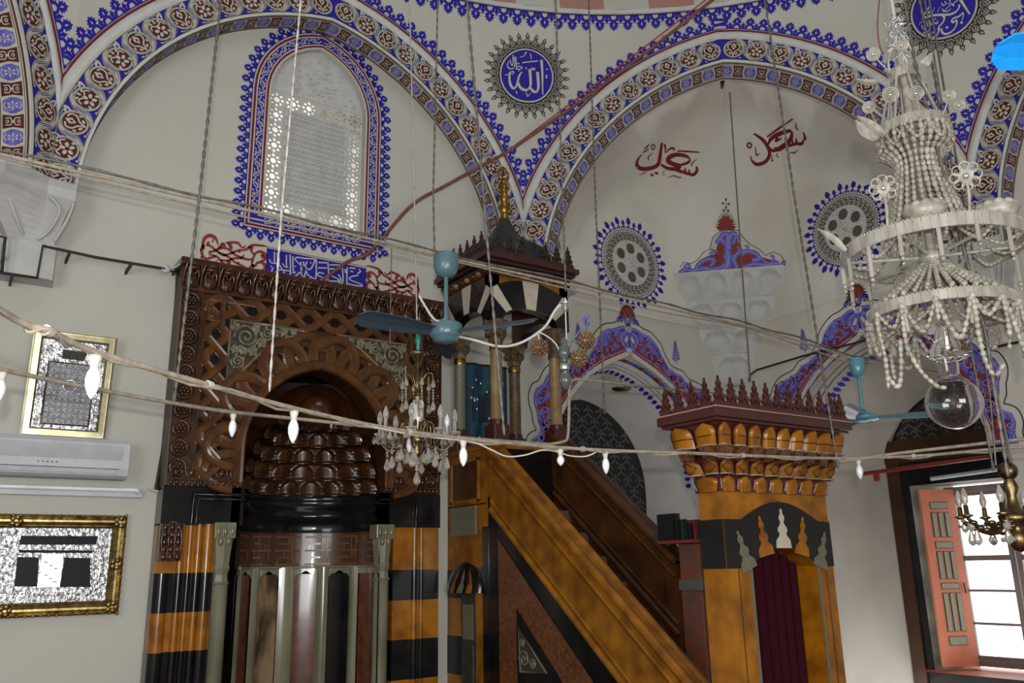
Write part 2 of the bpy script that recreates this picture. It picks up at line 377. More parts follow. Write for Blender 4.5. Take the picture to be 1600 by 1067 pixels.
b = M(); b.poly([(XW, YS, 0), (XW, YN, 0), (XW, YN, E+7), (XW, YS, E+7)], PLASTER); b.build('wall_west', kind='structure')
b = M(); b.poly([(XW, YS, 0), (XE, YS, 0), (XE, YN+1.2, 0), (XW, YN+1.2, 0)], CARPET); b.build('floor', kind='structure')
# ---- deep window recesses
def recess(name, P, front, back, m):
    g = M(); rows = []
    for k in range(5):
        t = k/4; rows.append([P(lerp(a[0], c[0], t), lerp(a[1], c[1], t), t) for a, c in zip(front, back)])
    g.grid(rows, m, False); return g
bkA = [(6.54-1.0, .3)]+parch(6.54, E+.9, 1.0, .12)+[(6.54+1.0, .3)]
PA = lambda a, z, t: V((a, lerp(7.2, 8.15, t), z))
g = recess('wall_recess_north', PA, RECA, bkA, RPLASTA)
g.poly([PA(a, z, 1) for a, z in bkA], BLACKM)
# openwork tympanum + dark lintel + leaf garland painted on the soffit
def tymp(g, P, cx, hw, off, zbot, ztop_s):
    out = [(a, z) for a, z in parch(cx, E+.9, hw, off)]
    F = lambda u, v, e: P(u, v, 1-e/.95)
    T = [(a, z) for a, z in out if z > zbot]; T = [(T[0][0], zbot)]+T+[(T[-1][0], zbot)]
    pfill(g, F, T, LATTD, .01)
    nx = 10
    for i in range(nx):
        for j in range(10):
            x = cx-hw+(i+.5)*2*hw/nx+(.5*2*hw/nx if j % 2 else 0)*1; z = zbot+.05+j*.14
            rr = hw+off; dd = math.hypot(abs(x-cx)+off, z-(E+.9))
            if dd > rr-.06: continue
            s = .064
            pline(g, F, sp2([(x-s, z-s), (x, z), (x-s*.6, z+s*.7), (x-s*1.1, z+.1*s)], 3), .018, LATTG, .013)
            pline(g, F, sp2([(x+s, z-s), (x, z), (x+s*.6, z+s*.7), (x+s*1.1, z+.1*s)], 3), .018, LATTG, .013)
            pell(g, F, (x, z+s*1.05), .016, .026, LATTG, .013, 6)
tymp(g, PA, 6.54, 1.0, .12, E+.68, 0)
def garland(g, P, front, back, t0, flip):
    # serrated blue leaves marching along the edge of the soffit
    pts = front; n = len(pts)
    def at(i, t): a, c = front[i], back[i]; return lerp(a[0], c[0], t), lerp(a[1], c[1], t)
    seg = []
    for i in range(1, n-2):
        a, c = at(i, t0), at(i+1, t0); seg.append((math.hypot(c[0]-a[0], c[1]-a[1]), i))
    for L, i in seg:
        k = max(1, round(L/.075))
        for j in range(k):
            tt = (j+.5)/k
            def F(u, v, e, i=i, tt=tt):
                t2 = t0+v; ii = tt+u/seg[0][0]*1.0
                a, c = at(i, t2), at(i+1, t2); x, z = lerp(a[0], c[0], ii), lerp(a[1], c[1], ii)
                return P(x+(6.54 if flip == 0 else 5.32)*0, z-e*1.5, t2)
            leaf(g, F, 0, -.03, .10, .115, BLUE, .004)
    for dv, wd, m in ((-.05, .008, INK), (-.10, .006, INK), (-.27, .02, CREAM), (-.30, .006, INK)):
        for L, i in seg:
            a, c = at(i, t0+dv), at(i+1, t0+dv); a2, c2 = at(i, t0+dv+wd), at(i+1, t0+dv+wd)
            g.add([P(a[0], a[1]-.004, t0+dv), P(c[0], c[1]-.004, t0+dv), P(c2[0], c2[1]-.004, t0+dv+wd), P(a2[0], a2[1]-.004, t0+dv+wd)], [[0, 1, 2, 3]], m)
    for q2, (L, i) in enumerate(seg):
        for j in range(2):
            x0, z0 = at(i, t0-.18); x1, z1 = at(i+1, t0-.18); tt = (j+.5)/2
            c0 = P(lerp(x0, x1, tt), lerp(z0, z1, tt)-.005, t0-.18); mm = VIOLET if (2*q2+j) % 3 else BRICKR
            dx = (P(x1, z1, t0-.18)-P(x0, z0, t0-.18)).normalized(); dt = (P(x0, z0, t0)-P(x0, z0, t0-.18)).normalized()
            g.fan(c0, [c0+(dx*math.cos(2*PI*k/14)*.6+dt*math.sin(2*PI*k/14))*(.115 if k % 2 else .06) for k in range(14)], mm)
garland(g, PA, RECA, bkA, .36, 0)
g.build('wall_north_recess', kind='structure')
bkB = [(5.25+.92, .3)]+[(2*5.25-a, z) for a, z in parch(5.25, E+.95, .92, .12)]+[(5.25-.92, .3)]
PB = lambda a, z, t: V((lerp(8.31, 9.8, t), a, z))
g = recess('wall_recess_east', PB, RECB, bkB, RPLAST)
wt, wb = E+.86, E-1.24
g.poly([PB(a, z, 1) for a, z in bkB], BLACKM, [[(9.8, 5.9, wb), (9.8, 5.9, wt), (9.8, 4.4, wt), (9.8, 4.4, wb)]])
tymp(g, lambda a, z, t: PB(a, z, 1-(1-t)*.6), 5.25, .92, .12, E+1.42, 0)
g.box((9.74, 6.15, E+1.14), (9.81, 4.36, E+1.42), SOFFIT)
g.box((9.77, 6.16, .3), (9.81, 6.0, E+1.14), SOFFIT)
# window reveal
g.poly([(9.8, 5.9, wb), (9.8, 5.9, wt), (10.45, 5.72, wt), (10.45, 5.72, wb)], GRIME)
g.poly([(9.8, 4.4, wb), (9.8, 4.4, wt), (10.45, 4.3, wt), (10.45, 4.3, wb)], GRIME)
g.poly([(9.8, 5.9, wt), (9.8, 4.4, wt), (10.45, 4.3, wt), (10.45, 5.72, wt)], FRAMEW)
g.poly([(9.6, 5.98, wb), (9.6, 4.3, wb), (10.45, 4.3, wb), (10.45, 5.98, wb)], ORPAINT)
garland(g, PB, RECB, bkB, .26, 1)
g.build('wall_east_recess', kind='structure')
# ---- octagon: arch faces, soffits, painted bands
def medallion(b, F, u, ru, rv, kind):
    pell(b, F, (u, 0), ru*1.06, rv*1.03, INK, .0035, 20); pell(b, F, (u, 0), ru*1.02, rv, CREAM, .004, 20); pell(b, F, (u, 0), ru*.93, rv*.93, INK, .005, 20); pell(b, F, (u, 0), ru*.91, rv*.91, CREAM, .0055, 20); pell(b, F, (u, 0), ru*.83, rv*.86, BROWNP, .006, 20)
    if kind:
        for k in range(5):
            a = PI/2+2*PI*k/5; pell(b, F, (u+.036*math.cos(a), -.018+.036*math.sin(a)), .022, .015, CREAM, .008, 8, a)
        pell(b, F, (u, -.018), .012, .012, BROWNP, .010, 8)
        for sx in (-1, 1):
            pline(b, F, sp2([(u+sx*.015, .03), (u+sx*.05, .05), (u+sx*.07, .015)], 3), .012, CREAM, .008)
            pell(b, F, (u+sx*.04, .068), .018, .01, CREAM, .008, 6, sx*.6); pell(b, F, (u+sx*.062, -.05), .02, .011, CREAM, .008, 6, -sx)
        pell(b, F, (u, .07), .01, .02, CREAM, .008, 6)
    else:
        pline(b, F, sp2([(u, -.085), (u-.02, -.03), (u-.055, 0), (u-.06, .045), (u-.025, .065)], 3), .013, CREAM, .008)
        pline(b, F, sp2([(u, -.085), (u+.02, -.03), (u+.055, 0), (u+.06, .045), (u+.025, .065)], 3), .013, CREAM, .008)
        pfill(b, F, [(u, .075), (u-.028, .03), (u, -.012), (u+.028, .03)], CREAM, .008); pfill(b, F, [(u, .045), (u-.01, .025), (u, .008), (u+.01, .025)], BROWNP, .010)
        for sx in (-1, 1):
            pell(b, F, (u+sx*.035, -.055), .018, .011, CREAM, .008, 6, sx*.8); pell(b, F, (u+sx*.07, -.02), .016, .009, CREAM, .008, 6, sx*1.4)
def arch_face(f, name, splay=0, wallmat=WHITE):
    F = arch_F(f); b = M(); n = 56; L = 2*LH
    Ft = lambda u, v, e: F(u, v, e)
    pstrip(b, Ft, 0, L, n, 2.395-RM, 2.43-RM, WHITE, 0)
    pstrip(b, Ft, 0, L, n, 2.43-RM, 2.67-RM, BLUE, 0)
    # rounded white moulding, red line
    rows = []
    for k in range(7):
        v = lerp(2.67, 2.768, k/6)-RM; e = .028*math.sin(PI*k/6)
        rows.append([F(L*i/n, v, e) for i in range(n+1)])
    b.grid(rows, WHITE, True)
    pstrip(b, Ft, 0, L, n, 2.768-RM, 2.79-RM, RED, .002)
    pstrip(b, Ft, 0, L, n, 2.422-RM, 2.430-RM, INK, .003); pstrip(b, Ft, 0, L, n, 2.668-RM, 2.674-RM, INK, .003)
    # medallions and the S-scrolls that tie them
    N = 15; p = LH/N; b0 = .012
    for h in (0, 1):
        for k in range(N):
            u = (k+.5)*p
            Fm = (lambda uu, v, e: F(uu, v+b0, e)) if h == 0 else (lambda uu, v, e: F(L-uu, v+b0, e))
            medallion(b, Fm, u, .105, .105, k % 2)
            if k < N-1:
                um = u+p/2
                for d in (-.030, -.015, 0, .015, .030):
                    pline(b, Fm, sp2([(u-.06+d, -.112), (u+.03+d, -.118), (um-.01+d, -.05), (um+.01+d, .05), (u+p-.03+d, .118), (u+p+.05+d, .112)], 4), .0065, CREAM if abs(d) < .02 else GRIME, .012)
                sg = 1 if k % 2 else 1
                pfill(b, Fm, [(um-.055, -.10), (um-.02, -.075), (um-.012, -.04), (um-.05, -.07)], CREAM, .009)
                pfill(b, Fm, [(um+.055, .10), (um+.02, .075), (um+.012, .04), (um+.05, .07)], CREAM, .009)
                pell(b, Fm, (um-.045, .105), .03, .012, CREAM, .009, 8, .5); pell(b, Fm, (um-.03, .085), .03, .009, CREAM, .009, 8, 1.2)
                pell(b, Fm, (um+.04, -.105), .012, .008, CREAM, .009, 6)
    # cresting on the pendentive above
    Fc = lambda u, v, e: F(u, 2.795-RM+v, e)
    cresting(b, Fc, .46, L-.46, .125, .15, BLUE, .004, CREAM)
    # soffit with its thin painted band
    def FI(u, w, e):
        a, z = arch_sz(u, 2.395-e-splay*w/.25); return f.P(a, w, z)
    b.grid([[FI(L*i/n, w, 0) for i in range(n+1)] for w in (0, .125, .26)], CREAM, False)
    for w0, w1, m in ((.012, .026, BROWNP), (.225, .240, BROWNP), (.035, .04, INK), (.21, .216, INK)):
        b.grid([[FI(L*i/n, w, .002) for i in range(n+1)] for w in (w0, w1)], m, False)
    k2 = 54; pp = L/k2
    for i in range(k2):
        u = (i+.5)*pp; Fp = lambda uu, w, e, u=u: FI(u+uu, .125+w, e)
        h_ = pp/2
        if i % 2:
            pfill(b, Fp, [(-h_, -.02), (-h_*.6, -.07), (h_*.6, -.07), (h_, -.02), (h_, .02), (h_*.6, .07), (-h_*.6, .07), (-h_, .02)], VIOLET, .003)
            for a_ in range(6): pell(b, Fp, (.026*math.cos(a_*PI/3), .032*math.sin(a_*PI/3)), .013, .008, CREAM, .004, 6, a_*PI/3)
            pell(b, Fp, (0, 0), .014, .012, CREAM, .004, 6); pell(b, Fp, (0, 0), .008, .007, BLUE, .005, 6)
            for sx in (-1, 1): pline(b, Fp, [(-h_*.5, sx*.05), (0, sx*.062), (h_*.5, sx*.05)], .007, CREAM, .004)
        else:
            pfill(b, Fp, [(-h_*.9, -.075), (h_*.9, -.075), (h_*.7, 0), (h_*.9, .075), (-h_*.9, .075), (-h_*.7, 0)], BROWNP, .003)
            for sx in (-1, 1):
                pell(b, Fp, (0, sx*.040), .016, .013, CREAM, .004, 8); pell(b, Fp, (0, sx*.040), .008, .007, BROWNP, .005, 6)
                for sy in (-1, 1): pline(b, Fp, sp2([(sx*.008, sy*.008), (sx*.03, sy*.02), (sx*.028, sy*.055)], 3), .008, CREAM, .004)
            pell(b, Fp, (0, 0), .010, .016, CREAM, .004, 6)
    b.build(name, kind='structure')
arch_face(FA, 'trim_1'); arch_face(FNE, 'trim_2', .07); arch_face(FB, 'trim_3'); arch_face(FNW, 'trim_4', .07)
# ---- vaulted corners behind the diagonal arches
TC = 2.60
def TS(a, z):
    zz = max(0, min(1, (z-(E+3.55))/1.66)); D = .26+1.68*math.sqrt(max(0, 1-zz**2.2))
    r = 2.33; w = math.sqrt(max(1e-4, r*r-max(0, z-ZC)**2))-OFF if z < ZC+2.30 else .02
    cap = .26+(D-.26)*max(0, 1-min(1, abs(a)/max(w, .02))**6)**.33 if abs(a) < w else .26
    wall = TC-abs(a); k = .015+.3*zz; h = max(0, min(1, .5+.5*(wall-cap)/k))
    return lerp(wall, cap, h)-k*h*(1-h)
def squinch(f, name, m):
    b = M(); rows = []; nz, na = 34, 40
    for i in range(nz+1):
        z = lerp(E+2.9, ZC+2.30, (i/nz)); w = math.sqrt(max(0, 2.36**2-(z-ZC)**2))-OFF; w = max(w, .004)
        if z < E+3.52:
            rows.append([f.P(lerp(-w, w, j/na), max(.26, TC-abs(lerp(-w, w, j/na)))-.004, z) for j in range(na+1)])
        else: rows.append([f.P(lerp(-w, w, j/na), max(.24, TS(lerp(-w, w, j/na), z))-.004, z) for j in range(na+1)])
    b.grid(rows, m, True); return b.build(name, kind='structure')
squinch(FNE, 'wall_northeast', PLASTERB); squinch(FNW, 'wall_northwest', PLASTER)
def onSQ(px, py, lift=.006):
    d = ray(px, py); lo, hi = 5.0, 14.0
    def g(t):
        p = O+d*t; r = p-FNE.o; a = r.dot(FNE.s); dep = -r.dot(FNE.n); return dep-min(TS(a, p.z), TC-abs(a))
    t = lo
    while g(t) < 0 and t < hi: t += .05
    l, h = t-.05, t
    for _ in range(20):
        mm = (l+h)/2
        if g(mm) < 0: l = mm
        else: h = mm
    p = O+d*(l-lift/d.length); return p
# ---- pendentives, ring, drum, dome
def pend(faces, name, m):
    b = M()
    for f in faces:
        n = 40
        b.grid([[surf(f, lerp(-HV, HV, i/n), lerp(zb(lerp(-HV, HV, i/n)), ZR, k/8)) for i in range(n+1)] for k in range(9)], m, True)
    return b
b = pend([FA, FNE, FB, FNW], 'ceiling_pendentives', PLASTER)
for f in (FSE, FS, FSW, FWW):
    b.grid([[surf(f, lerp(-HV, HV, i/10), z) for i in range(11)] for z in (E+2.9, E+4, ZR)], PLASTER, False)
b.build('ceiling_pendentives', kind='structure')
b = M()
oct8 = [f.o+f.s*(-HV) for f in (FSE, FS, FSW, FWW)]
for f in (FSE, FS, FSW, FWW):
    a, c = f.o+f.s*(-HV), f.o+f.s*HV
    if f in (FS, FWW): o2 = -f.n*.25; b.add([a+V((0, 0, E+2.9)), c+V((0, 0, E+2.9)), c+o2+V((0, 0, E+2.9)), a+o2+V((0, 0, E+2.9))], [[0, 1, 2, 3]], PLASTER)
    else:
        k = f.o-f.n*TC; b.poly([a+V((0, 0, E+2.9)), c+V((0, 0, E+2.9)), V((c.x if abs(c.x-k.x) < abs(a.x-k.x) else c.x, c.y, E+2.9)), k+V((0, 0, E+2.9))], PLASTER)
b.poly([(XW, YS, E+7), (XE, YS, E+7), (XE, YN, E+7), (XW, YN, E+7)], PLASTER, [[(CX+5.6*math.cos(2*PI*i/48), CY+5.6*math.sin(2*PI*i/48), E+7) for i in range(48)]])
b.build('ceiling_slab', kind='structure')
b = M()
prof = [(RD, ZR), (RD-.02, ZR+.0), (RD-.03, ZR+.03), (RD-.0, ZR+.05), (RD+.0, ZR+.07)]
b.lathe((CX, CY, 0), prof, WHITE, 96)
b.lathe((CX, CY, 0), [(RD-.004, ZR-.012), (RD-.004, ZR+.001)], INK, 96)
b.lathe((CX, CY, 0), [(RD, ZR+.07), (RD+.08, ZR+.55)], SALMON, 68, False, mfn=lambda i, j: SALMON if j % 2 else PLASTER)
b.lathe((CX, CY, 0), [(RD+.08, ZR+.55), (RD+.1, E+8.2), (RD*.96, E+9.2), (RD*.6, E+10.8), (.01, E+11.5)], PLASTER, 48)
def FR(u, v, e):
    ph = PI/2-u/RD; z = ZR-v; best = None
    x, y = math.cos(ph), math.sin(ph)
    for f in (FA, FNE, FB, FNW):
        dn = -(x*f.n.x+y*f.n.y)
        if dn > .9: 
            a = RD*(x*f.s.x+y*f.s.y)/dn
            if abs(a) <= HV+1e-6: return surf(f, a, z, e)
    return V((CX+x*(RD-e), CY+y*(RD-e), z))
cresting(b, FR, -5.2, 9.4, .155, .19, BLUE, .005, CREAM)
b.build('ceiling_dome', kind='structure')
# ---- corbels under the springing of the arches
def corbel(name, vx, mir, swap=False, short=False):
    b = M()
    fp = (lambda x, y, z: V((8.31-(7.2-y), 7.2-(8.31-(vx+mir*x)), z))) if swap else (lambda x, y, z: V((vx+mir*x, y, z)))
    top = [(-.52, 7.2), (-.52, 6.72), (-.30, 6.62), (0, 6.86), (.20, 6.90), (.20, 7.2)]
    z0, z1 = E+2.82, E+2.955
    b.prism([fp(x, y, z0) for x, y in top], (0, 0, z1-z0), STUCCO)
    low = [(-.20, 7.2), (-.20, 7.06), (-.14, 7.0), (0, 6.99), (.10, 7.02), (.10, 7.2)]
    rows = []
    for k in range(9):
        t = k/8*(.42 if short else 1); cv = t**.6
        rows.append([fp(lerp(a[0], c[0], cv), lerp(a[1], c[1], cv), lerp(z0, E+2.46, t)) for a, c in zip(top, low)])
    b.grid(rows, STUCCO, False)
    if short:
        b.build(name, kind='structure'); return
    b.prism([fp(x, y, E+2.18) for x, y in [(-.24, 7.2), (-.22, 7.04), (-.14, 6.98), (.02, 6.97), (.12, 7.0), (.14, 7.2)]], (0, 0, .28), STUCCO)
    for pts in ([(-.45, 6.70, E+2.80), (-.32, 6.80, E+2.86), (-.20, 6.85, E+2.62), (-.12, 6.97, E+2.50)], [(.02, 6.86, E+2.80), (.10, 6.90, E+2.72), (.05, 6.96, E+2.56), (-.02, 6.98, E+2.48)], [(.19, 6.90, E+2.80), (.16, 6.95, E+2.66), (.10, 7.0, E+2.5)]):
        b.tube(spline([fp(*p) for p in pts], 5), .014, STUCCO, 6)
    b.build(name, kind='structure')
corbel('trim_5', .38, 1); corbel('trim_6', 4.88, -1, False, True); corbel('trim_9', 4.88, -1, True)
b = M(); b.box((1.6, 8.0, 0), (3.7, 8.02, E+2.3), BLACKM); b.box((1.6, 7.21, 0), (1.62, 8.0, E+2.3), BLACKM); b.box((3.68, 7.21, 0), (3.7, 8.0, E+2.3), BLACKM); b.box((1.6, 7.21, E+2.28), (3.7, 8.0, E+2.3), BLACKM); b.build('niche_light_block', kind='structure')  # unseen black box added behind the mihrab to keep outside light from leaking in
# ---- plaster muqarnas in the corner
b = M(); zs = [E+3.55, E+3.20, E+2.86, E+2.56, E+2.18]; hw = [.68, .54, .40, .26, .13]; cnt = [4, 3, 2, 1]
def mq(a, z):
    for k in range(4):
        if z >= zs[k+1]-1e-6:
            t = (zs[k]-z)/(zs[k]-zs[k+1]); h = lerp(hw[k], hw[k+1], max(0, (t-.15)/.85)**2.2); n = cnt[k]; w2 = 2*hw[k]*.96/n
            x = (a+n*w2/2)/w2; x = (x-math.floor(x))-.5; lim = .42*math.sqrt(max(0, 1-max(0, (.62-t))**2/.30)) if t < .62 else .42
            ind = 0
            if .10 < t < .9 and abs(x) < lim and abs(a) < n*w2/2: ind = .085*(1-(abs(x)/lim)**3)*min(1, (t-.1)*6)*(1-t*.8)
            return TC-h+ind, h
    return TC-hw[4], hw[4]
rows = []
for i in range(81):
    z = lerp(zs[0], zs[4], i/80); h = mq(9, z)[1]; rows.append([FNE.P(lerp(-h, h, j/72), min(mq(lerp(-h, h, j/72), z)[0], TC-abs(lerp(-h, h, j/72))+.002), z) for j in range(73)])
b.grid(rows, STUCCO, False)
b.add([FNE.P(-.68, 1.92, zs[0]), FNE.P(.68, 1.92, zs[0]), FNE.P(0, 2.6, zs[0])], [[0, 1, 2]], STUCCO)
b.poly([FNE.P(-.13, TC-.13, zs[4]), FNE.P(.13, TC-.13, zs[4]), FNE.P(0, TC, zs[4])], STUCCO)
b.build('trim_7', kind='structure')
# ---- pierced plaster window above the mihrab
def window_north():
    g = M(); yl = 7.27; out = W_out(-.002, 8)
    T = .118; zb0 = E+3.205; xl = 2.625-.488
    rows_n = 12; side = set()
    holes = []
    def star(cx, cz, r):
        hs = []
        hs.append([(cx+r*.40*math.cos(PI/8+PI/4*k), cz+r*.40*math.sin(PI/8+PI/4*k)) for k in range(8)])
        for k in range(8):
            a = PI/4*k
            hs.append([(cx+r*m*math.cos(a+d), cz+r*m*math.sin(a+d)) for m, d in ((.50, 0), (.74, -.34), (1.06, 0), (.74, .34))])
        return hs
    cells = []
    nX, nZ = 6, 11; wX = .976/nX; hZ = 1.30/8
    for j in range(8):
        for i in range(nX):
            if j in (0, 7) or i in (0, nX-1): cells.append((xl+(i+.5)*wX, zb0+(j+.5)*hZ))
    for cx, cz in cells: holes += star(cx, cz, .0765)
    g.poly([(x, yl, z) for x, z in out], STUCCO, [[(x, yl, z) for x, z in h] for h in holes])
    for h in holes:
        p = [V((x, yl, z)) for x, z in h]; n = len(p); d = V((0, .014, 0)); g.add(p+[q+d for q in p], [[i, (i+1) % n, n+(i+1) % n, n+i] for i in range(n)], STUCCO)
    # raised mouldings and the low floral relief of the middle panel and lunette
    x0, x1, z0, z1 = xl+wX, xl+.976-wX, zb0+hZ, zb0+7*hZ
    g.tube([(x0, yl, z0), (x1, yl, z0), (x1, yl, z1), (x0, yl, z1)], .008, STUCCO, 6, True)
    g.tube([(xl, yl, zb0+8*hZ+.012), (xl+.976, yl, zb0+8*hZ+.012)], .008, STUCCO, 6)
    rnd = random.Random(3)
    for j in range(18):
        for i in range(12):
            x = lerp(x0+.03, x1-.03, (i+.5*(j % 2))/11.5); z = lerp(z0+.03, z1-.03, j/17)
            for q_ in range(5): a = 2*PI*q_/5+j; g.ball((x+.016*math.cos(a), yl-.002, z+.016*math.sin(a)), .0105, STUCCO, 6, 4)
            pell(g, lambda u, v, e: V((u, yl-e, v)), (x+.026, z+.004), .006, .008, GRIME, .002, 5)
    for k in range(70):
        a = rnd.uniform(0, PI); r = rnd.uniform(.05, .46); x, z = 2.625+r*math.cos(a)*.95, zb0+8*hZ+.05+r*math.sin(a)*.9
        if math.hypot(abs(x-2.625)+.16, z-(E+4.45)) < .61: g.ball((x, yl-.002, z), .024, STUCCO, 7, 4, (1, .4, .5), None)
    lat = g.build('window_1', kind='structure')
    p = M(); p.poly([(x, 7.345, z) for x, z in W_out(.03)], FROST); p.build('pane', lat)
window_north()
def FY(u, v, e): return V((u, 7.2-e, E+v))
g = M(); 
def band(v0, v1, m, e): 
    A_, B_ = W_out(v0), W_out(v1); A_ = A_+[A_[0]]; B_ = B_+[B_[0]]
    g.grid([[V((x, 7.2-e, z)) for x, z in A_], [V((x, 7.2-e, z)) for x, z in B_]], m, False)
for v0, v1, m in ((0, .02, CREAM), (.02, .040, RED), (.04, .052, CREAM), (.052, .125, BLUE), (.125, .138, CREAM), (.138, .160, RED), (.16, .172, CREAM)): band(v0, v1, m, .003)
R_ = .65; ta = math.acos(-.16/R_)
def side_F(kind):
    if kind == 'L': return (lambda u, v, e: V((2.625-.49-v, 7.2-e, E+3.2+u))), 1.25
    if kind == 'R': return (lambda u, v, e: V((2.625+.49+v, 7.2-e, E+4.45-u))), 1.25
    if kind == 'D': return (lambda u, v, e: V((2.625+.49-u, 7.2-e, E+3.2-v))), .98
    L = R_*(PI-ta)
    def F(u, v, e):
        m = u > L; uu = 2*L-u if m else u; th = PI-uu/R_; a = .16+(R_+v)*math.cos(th); z = (R_+v)*math.sin(th)
        if a > 0: a = 0; z = math.sqrt(max(0, (R_+v)**2-.0256))
        return V((2.625+(-a if m else a), 7.2-e, E+4.45+z))
    return F, 2*L
for kd in 'LARD':
    F, L = side_F(kd); n = round(L/.105); p = L/n
    ext = .17 if kd == 'D' else 0
    for i in range(n):
        u = (i+.5)*p; sg = 1 if i % 2 else -1
        pline(g, F, sp2([(u-p/2, .088-sg*.0), (u-p*.25, .088+sg*.026), (u, .088), (u+p*.25, .088-sg*.026), (u+p/2, .088)], 4), .010, CREAM, .006)
        pline(g, F, sp2([(u-p*.4, .088+sg*.02), (u-p*.1, .088-sg*.022), (u+p*.25, .088-sg*.006)], 4), .008, CREAM, .006)
        pell(g, F, (u, .088+sg*.012), .017, .013, CREAM, .007, 8, 1); pell(g, F, (u, .088+sg*.012), .007, .006, BROWNP, .008, 6)
        pell(g, F, (u+p*.33, .088+sg*.022), .015, .006, CREAM, .007, 6, .7)
    if kd == 'L': F2 = lambda u, v, e: V((2.625-.49-v-.172, 7.2-e, E+3.03+u)); cresting(g, F2, -.05, 1.42, .105, .12, BLUE, .004, CREAM)
    elif kd == 'R': F2 = lambda u, v, e: V((2.625+.49+v+.172, 7.2-e, E+4.45-u)); cresting(g, F2, 0, 1.47, .105, .12, BLUE, .004, CREAM)
    elif kd == 'D': F2 = lambda u, v, e: V((2.625+.66-u, 7.2-e, E+3.028-v)); cresting(g, F2, 0, 1.32, .105, .12, BLUE, .004, CREAM)
    else:
        F2 = lambda u, v, e, F=F: F(u, v+.172, e); cresting(g, F2, 0, L, .085, .12, BLUE, .004, CREAM)
g.build('trim_8', kind='structure')
# ------------------------------------------------------------------ paintings on the walls
# roundels on the pendentives
def roundel(phi0, px, py, label, strokes, dots=(), rad=.285):
    d = ray(px, py); t = 5.0
    while True:
        p = O+d*t; ph = math.atan2(p.y-CY, p.x-CX); r = math.hypot(p.x-CX, p.y-CY)
        ro = 5.88*math.cos(0) if abs(ph-phi0) < .3 else 5.6
        if r > lerp(5.88, RD, (p.z-(E+3.9))/2.05)-.0: break
        t += .01
    zc = p.z; phc = math.atan2(p.y-CY, p.x-CX); k = .225
    def sfc(f, u, v, e):
        ph = phc-u/5.55; z = zc+v*.975; x, y = math.cos(ph), math.sin(ph)
        for f in (FA, FNE, FB, FNW):
            dn = -(x*f.n.x+y*f.n.y)
            if dn > .9238: return surf(f, RD*(x*f.s.x+y*f.s.y)/dn, z, e)
        return V((CX+5.6*x, CY+5.6*y, z))
    F = lambda u, v, e: sfc(None, u, v, e)
    b = M(); N = 28; R1 = rad
    cir = lambda r, n=64: [(r*math.cos(2*PI*i/n), r*math.sin(2*PI*i/n)) for i in range(n)]
    def disc(r, m, e):
        rr = [.001, r*.35, r*.7, r]; b.grid([[F(q_*math.cos(2*PI*i/64), q_*math.sin(2*PI*i/64), e) for i in range(64)] for q_ in rr], m, False, False, True)
    pline(b, F, cir(R1*1.09), R1*.07, INK, .010, True)
    disc(R1*1.06, CREAM, .012); disc(R1, BLUE, .015)
    for i in range(N):
        a = 2*PI*i/N; ca, sa = math.cos(a), math.sin(a); big = 1
        T = lambda x, y: (ca*(R1*y)-sa*(R1*x), sa*(R1*y)+ca*(R1*x))
        w_ = 2*PI/N*1.35
        b1 = [(-w_*.42, 1.22), (-w_*.42, 1.36), (-w_*.12, 1.45), (-w_*.2, 1.56), (0, 1.70), (w_*.2, 1.56), (w_*.12, 1.45), (w_*.42, 1.36), (w_*.42, 1.22)]
        pline(b, F, [T(*p_) for p_ in b1], .0115, INK, .008)
        pline(b, F, [T(*p_) for p_ in [(-w_*.05, 1.5), (0, 1.57), (w_*.05, 1.5), (0, 1.46)]], .007, INK, .009, True)
        pline(b, F, [T(x, y) for x, y in sp2([(-w_*.5, 1.10), (-w_*.25, 1.2), (w_*.15, 1.17), (w_*.28, 1.27), (0, 1.38), (-w_*.28, 1.27), (-w_*.15, 1.17), (w_*.25, 1.2), (w_*.5, 1.10)], 4)], .0085, INK, .009)
        pfan(b, F, T(0, 1.27), [T(0, 1.33), T(.04, 1.26), T(0, 1.2), T(-.04, 1.26)], INK, .010)
    for pts, wd in strokes:
        P_ = sp2(pts, 5); n = len(P_); ww = [(wd if not isinstance(wd, tuple) else lerp(wd[0], wd[1], i/(n-1)))*R1 for i in range(n)]
        pline(b, F, [(x*R1, y*R1) for x, y in P_], ww, CREAM, .019, nib=(.9, .5))
    for x, y, s_ in dots: pell(b, F, (x*R1, y*R1), s_*R1, s_*R1, CREAM, .019, 4)
    b.build('painted_roundel', label=label, cat='wall painting')
def nz(L, cx, cy, sx, sy): return [([((x-cx)/sx, (cy-y)/sy) for x, y in pts], wd) for pts, wd in L]
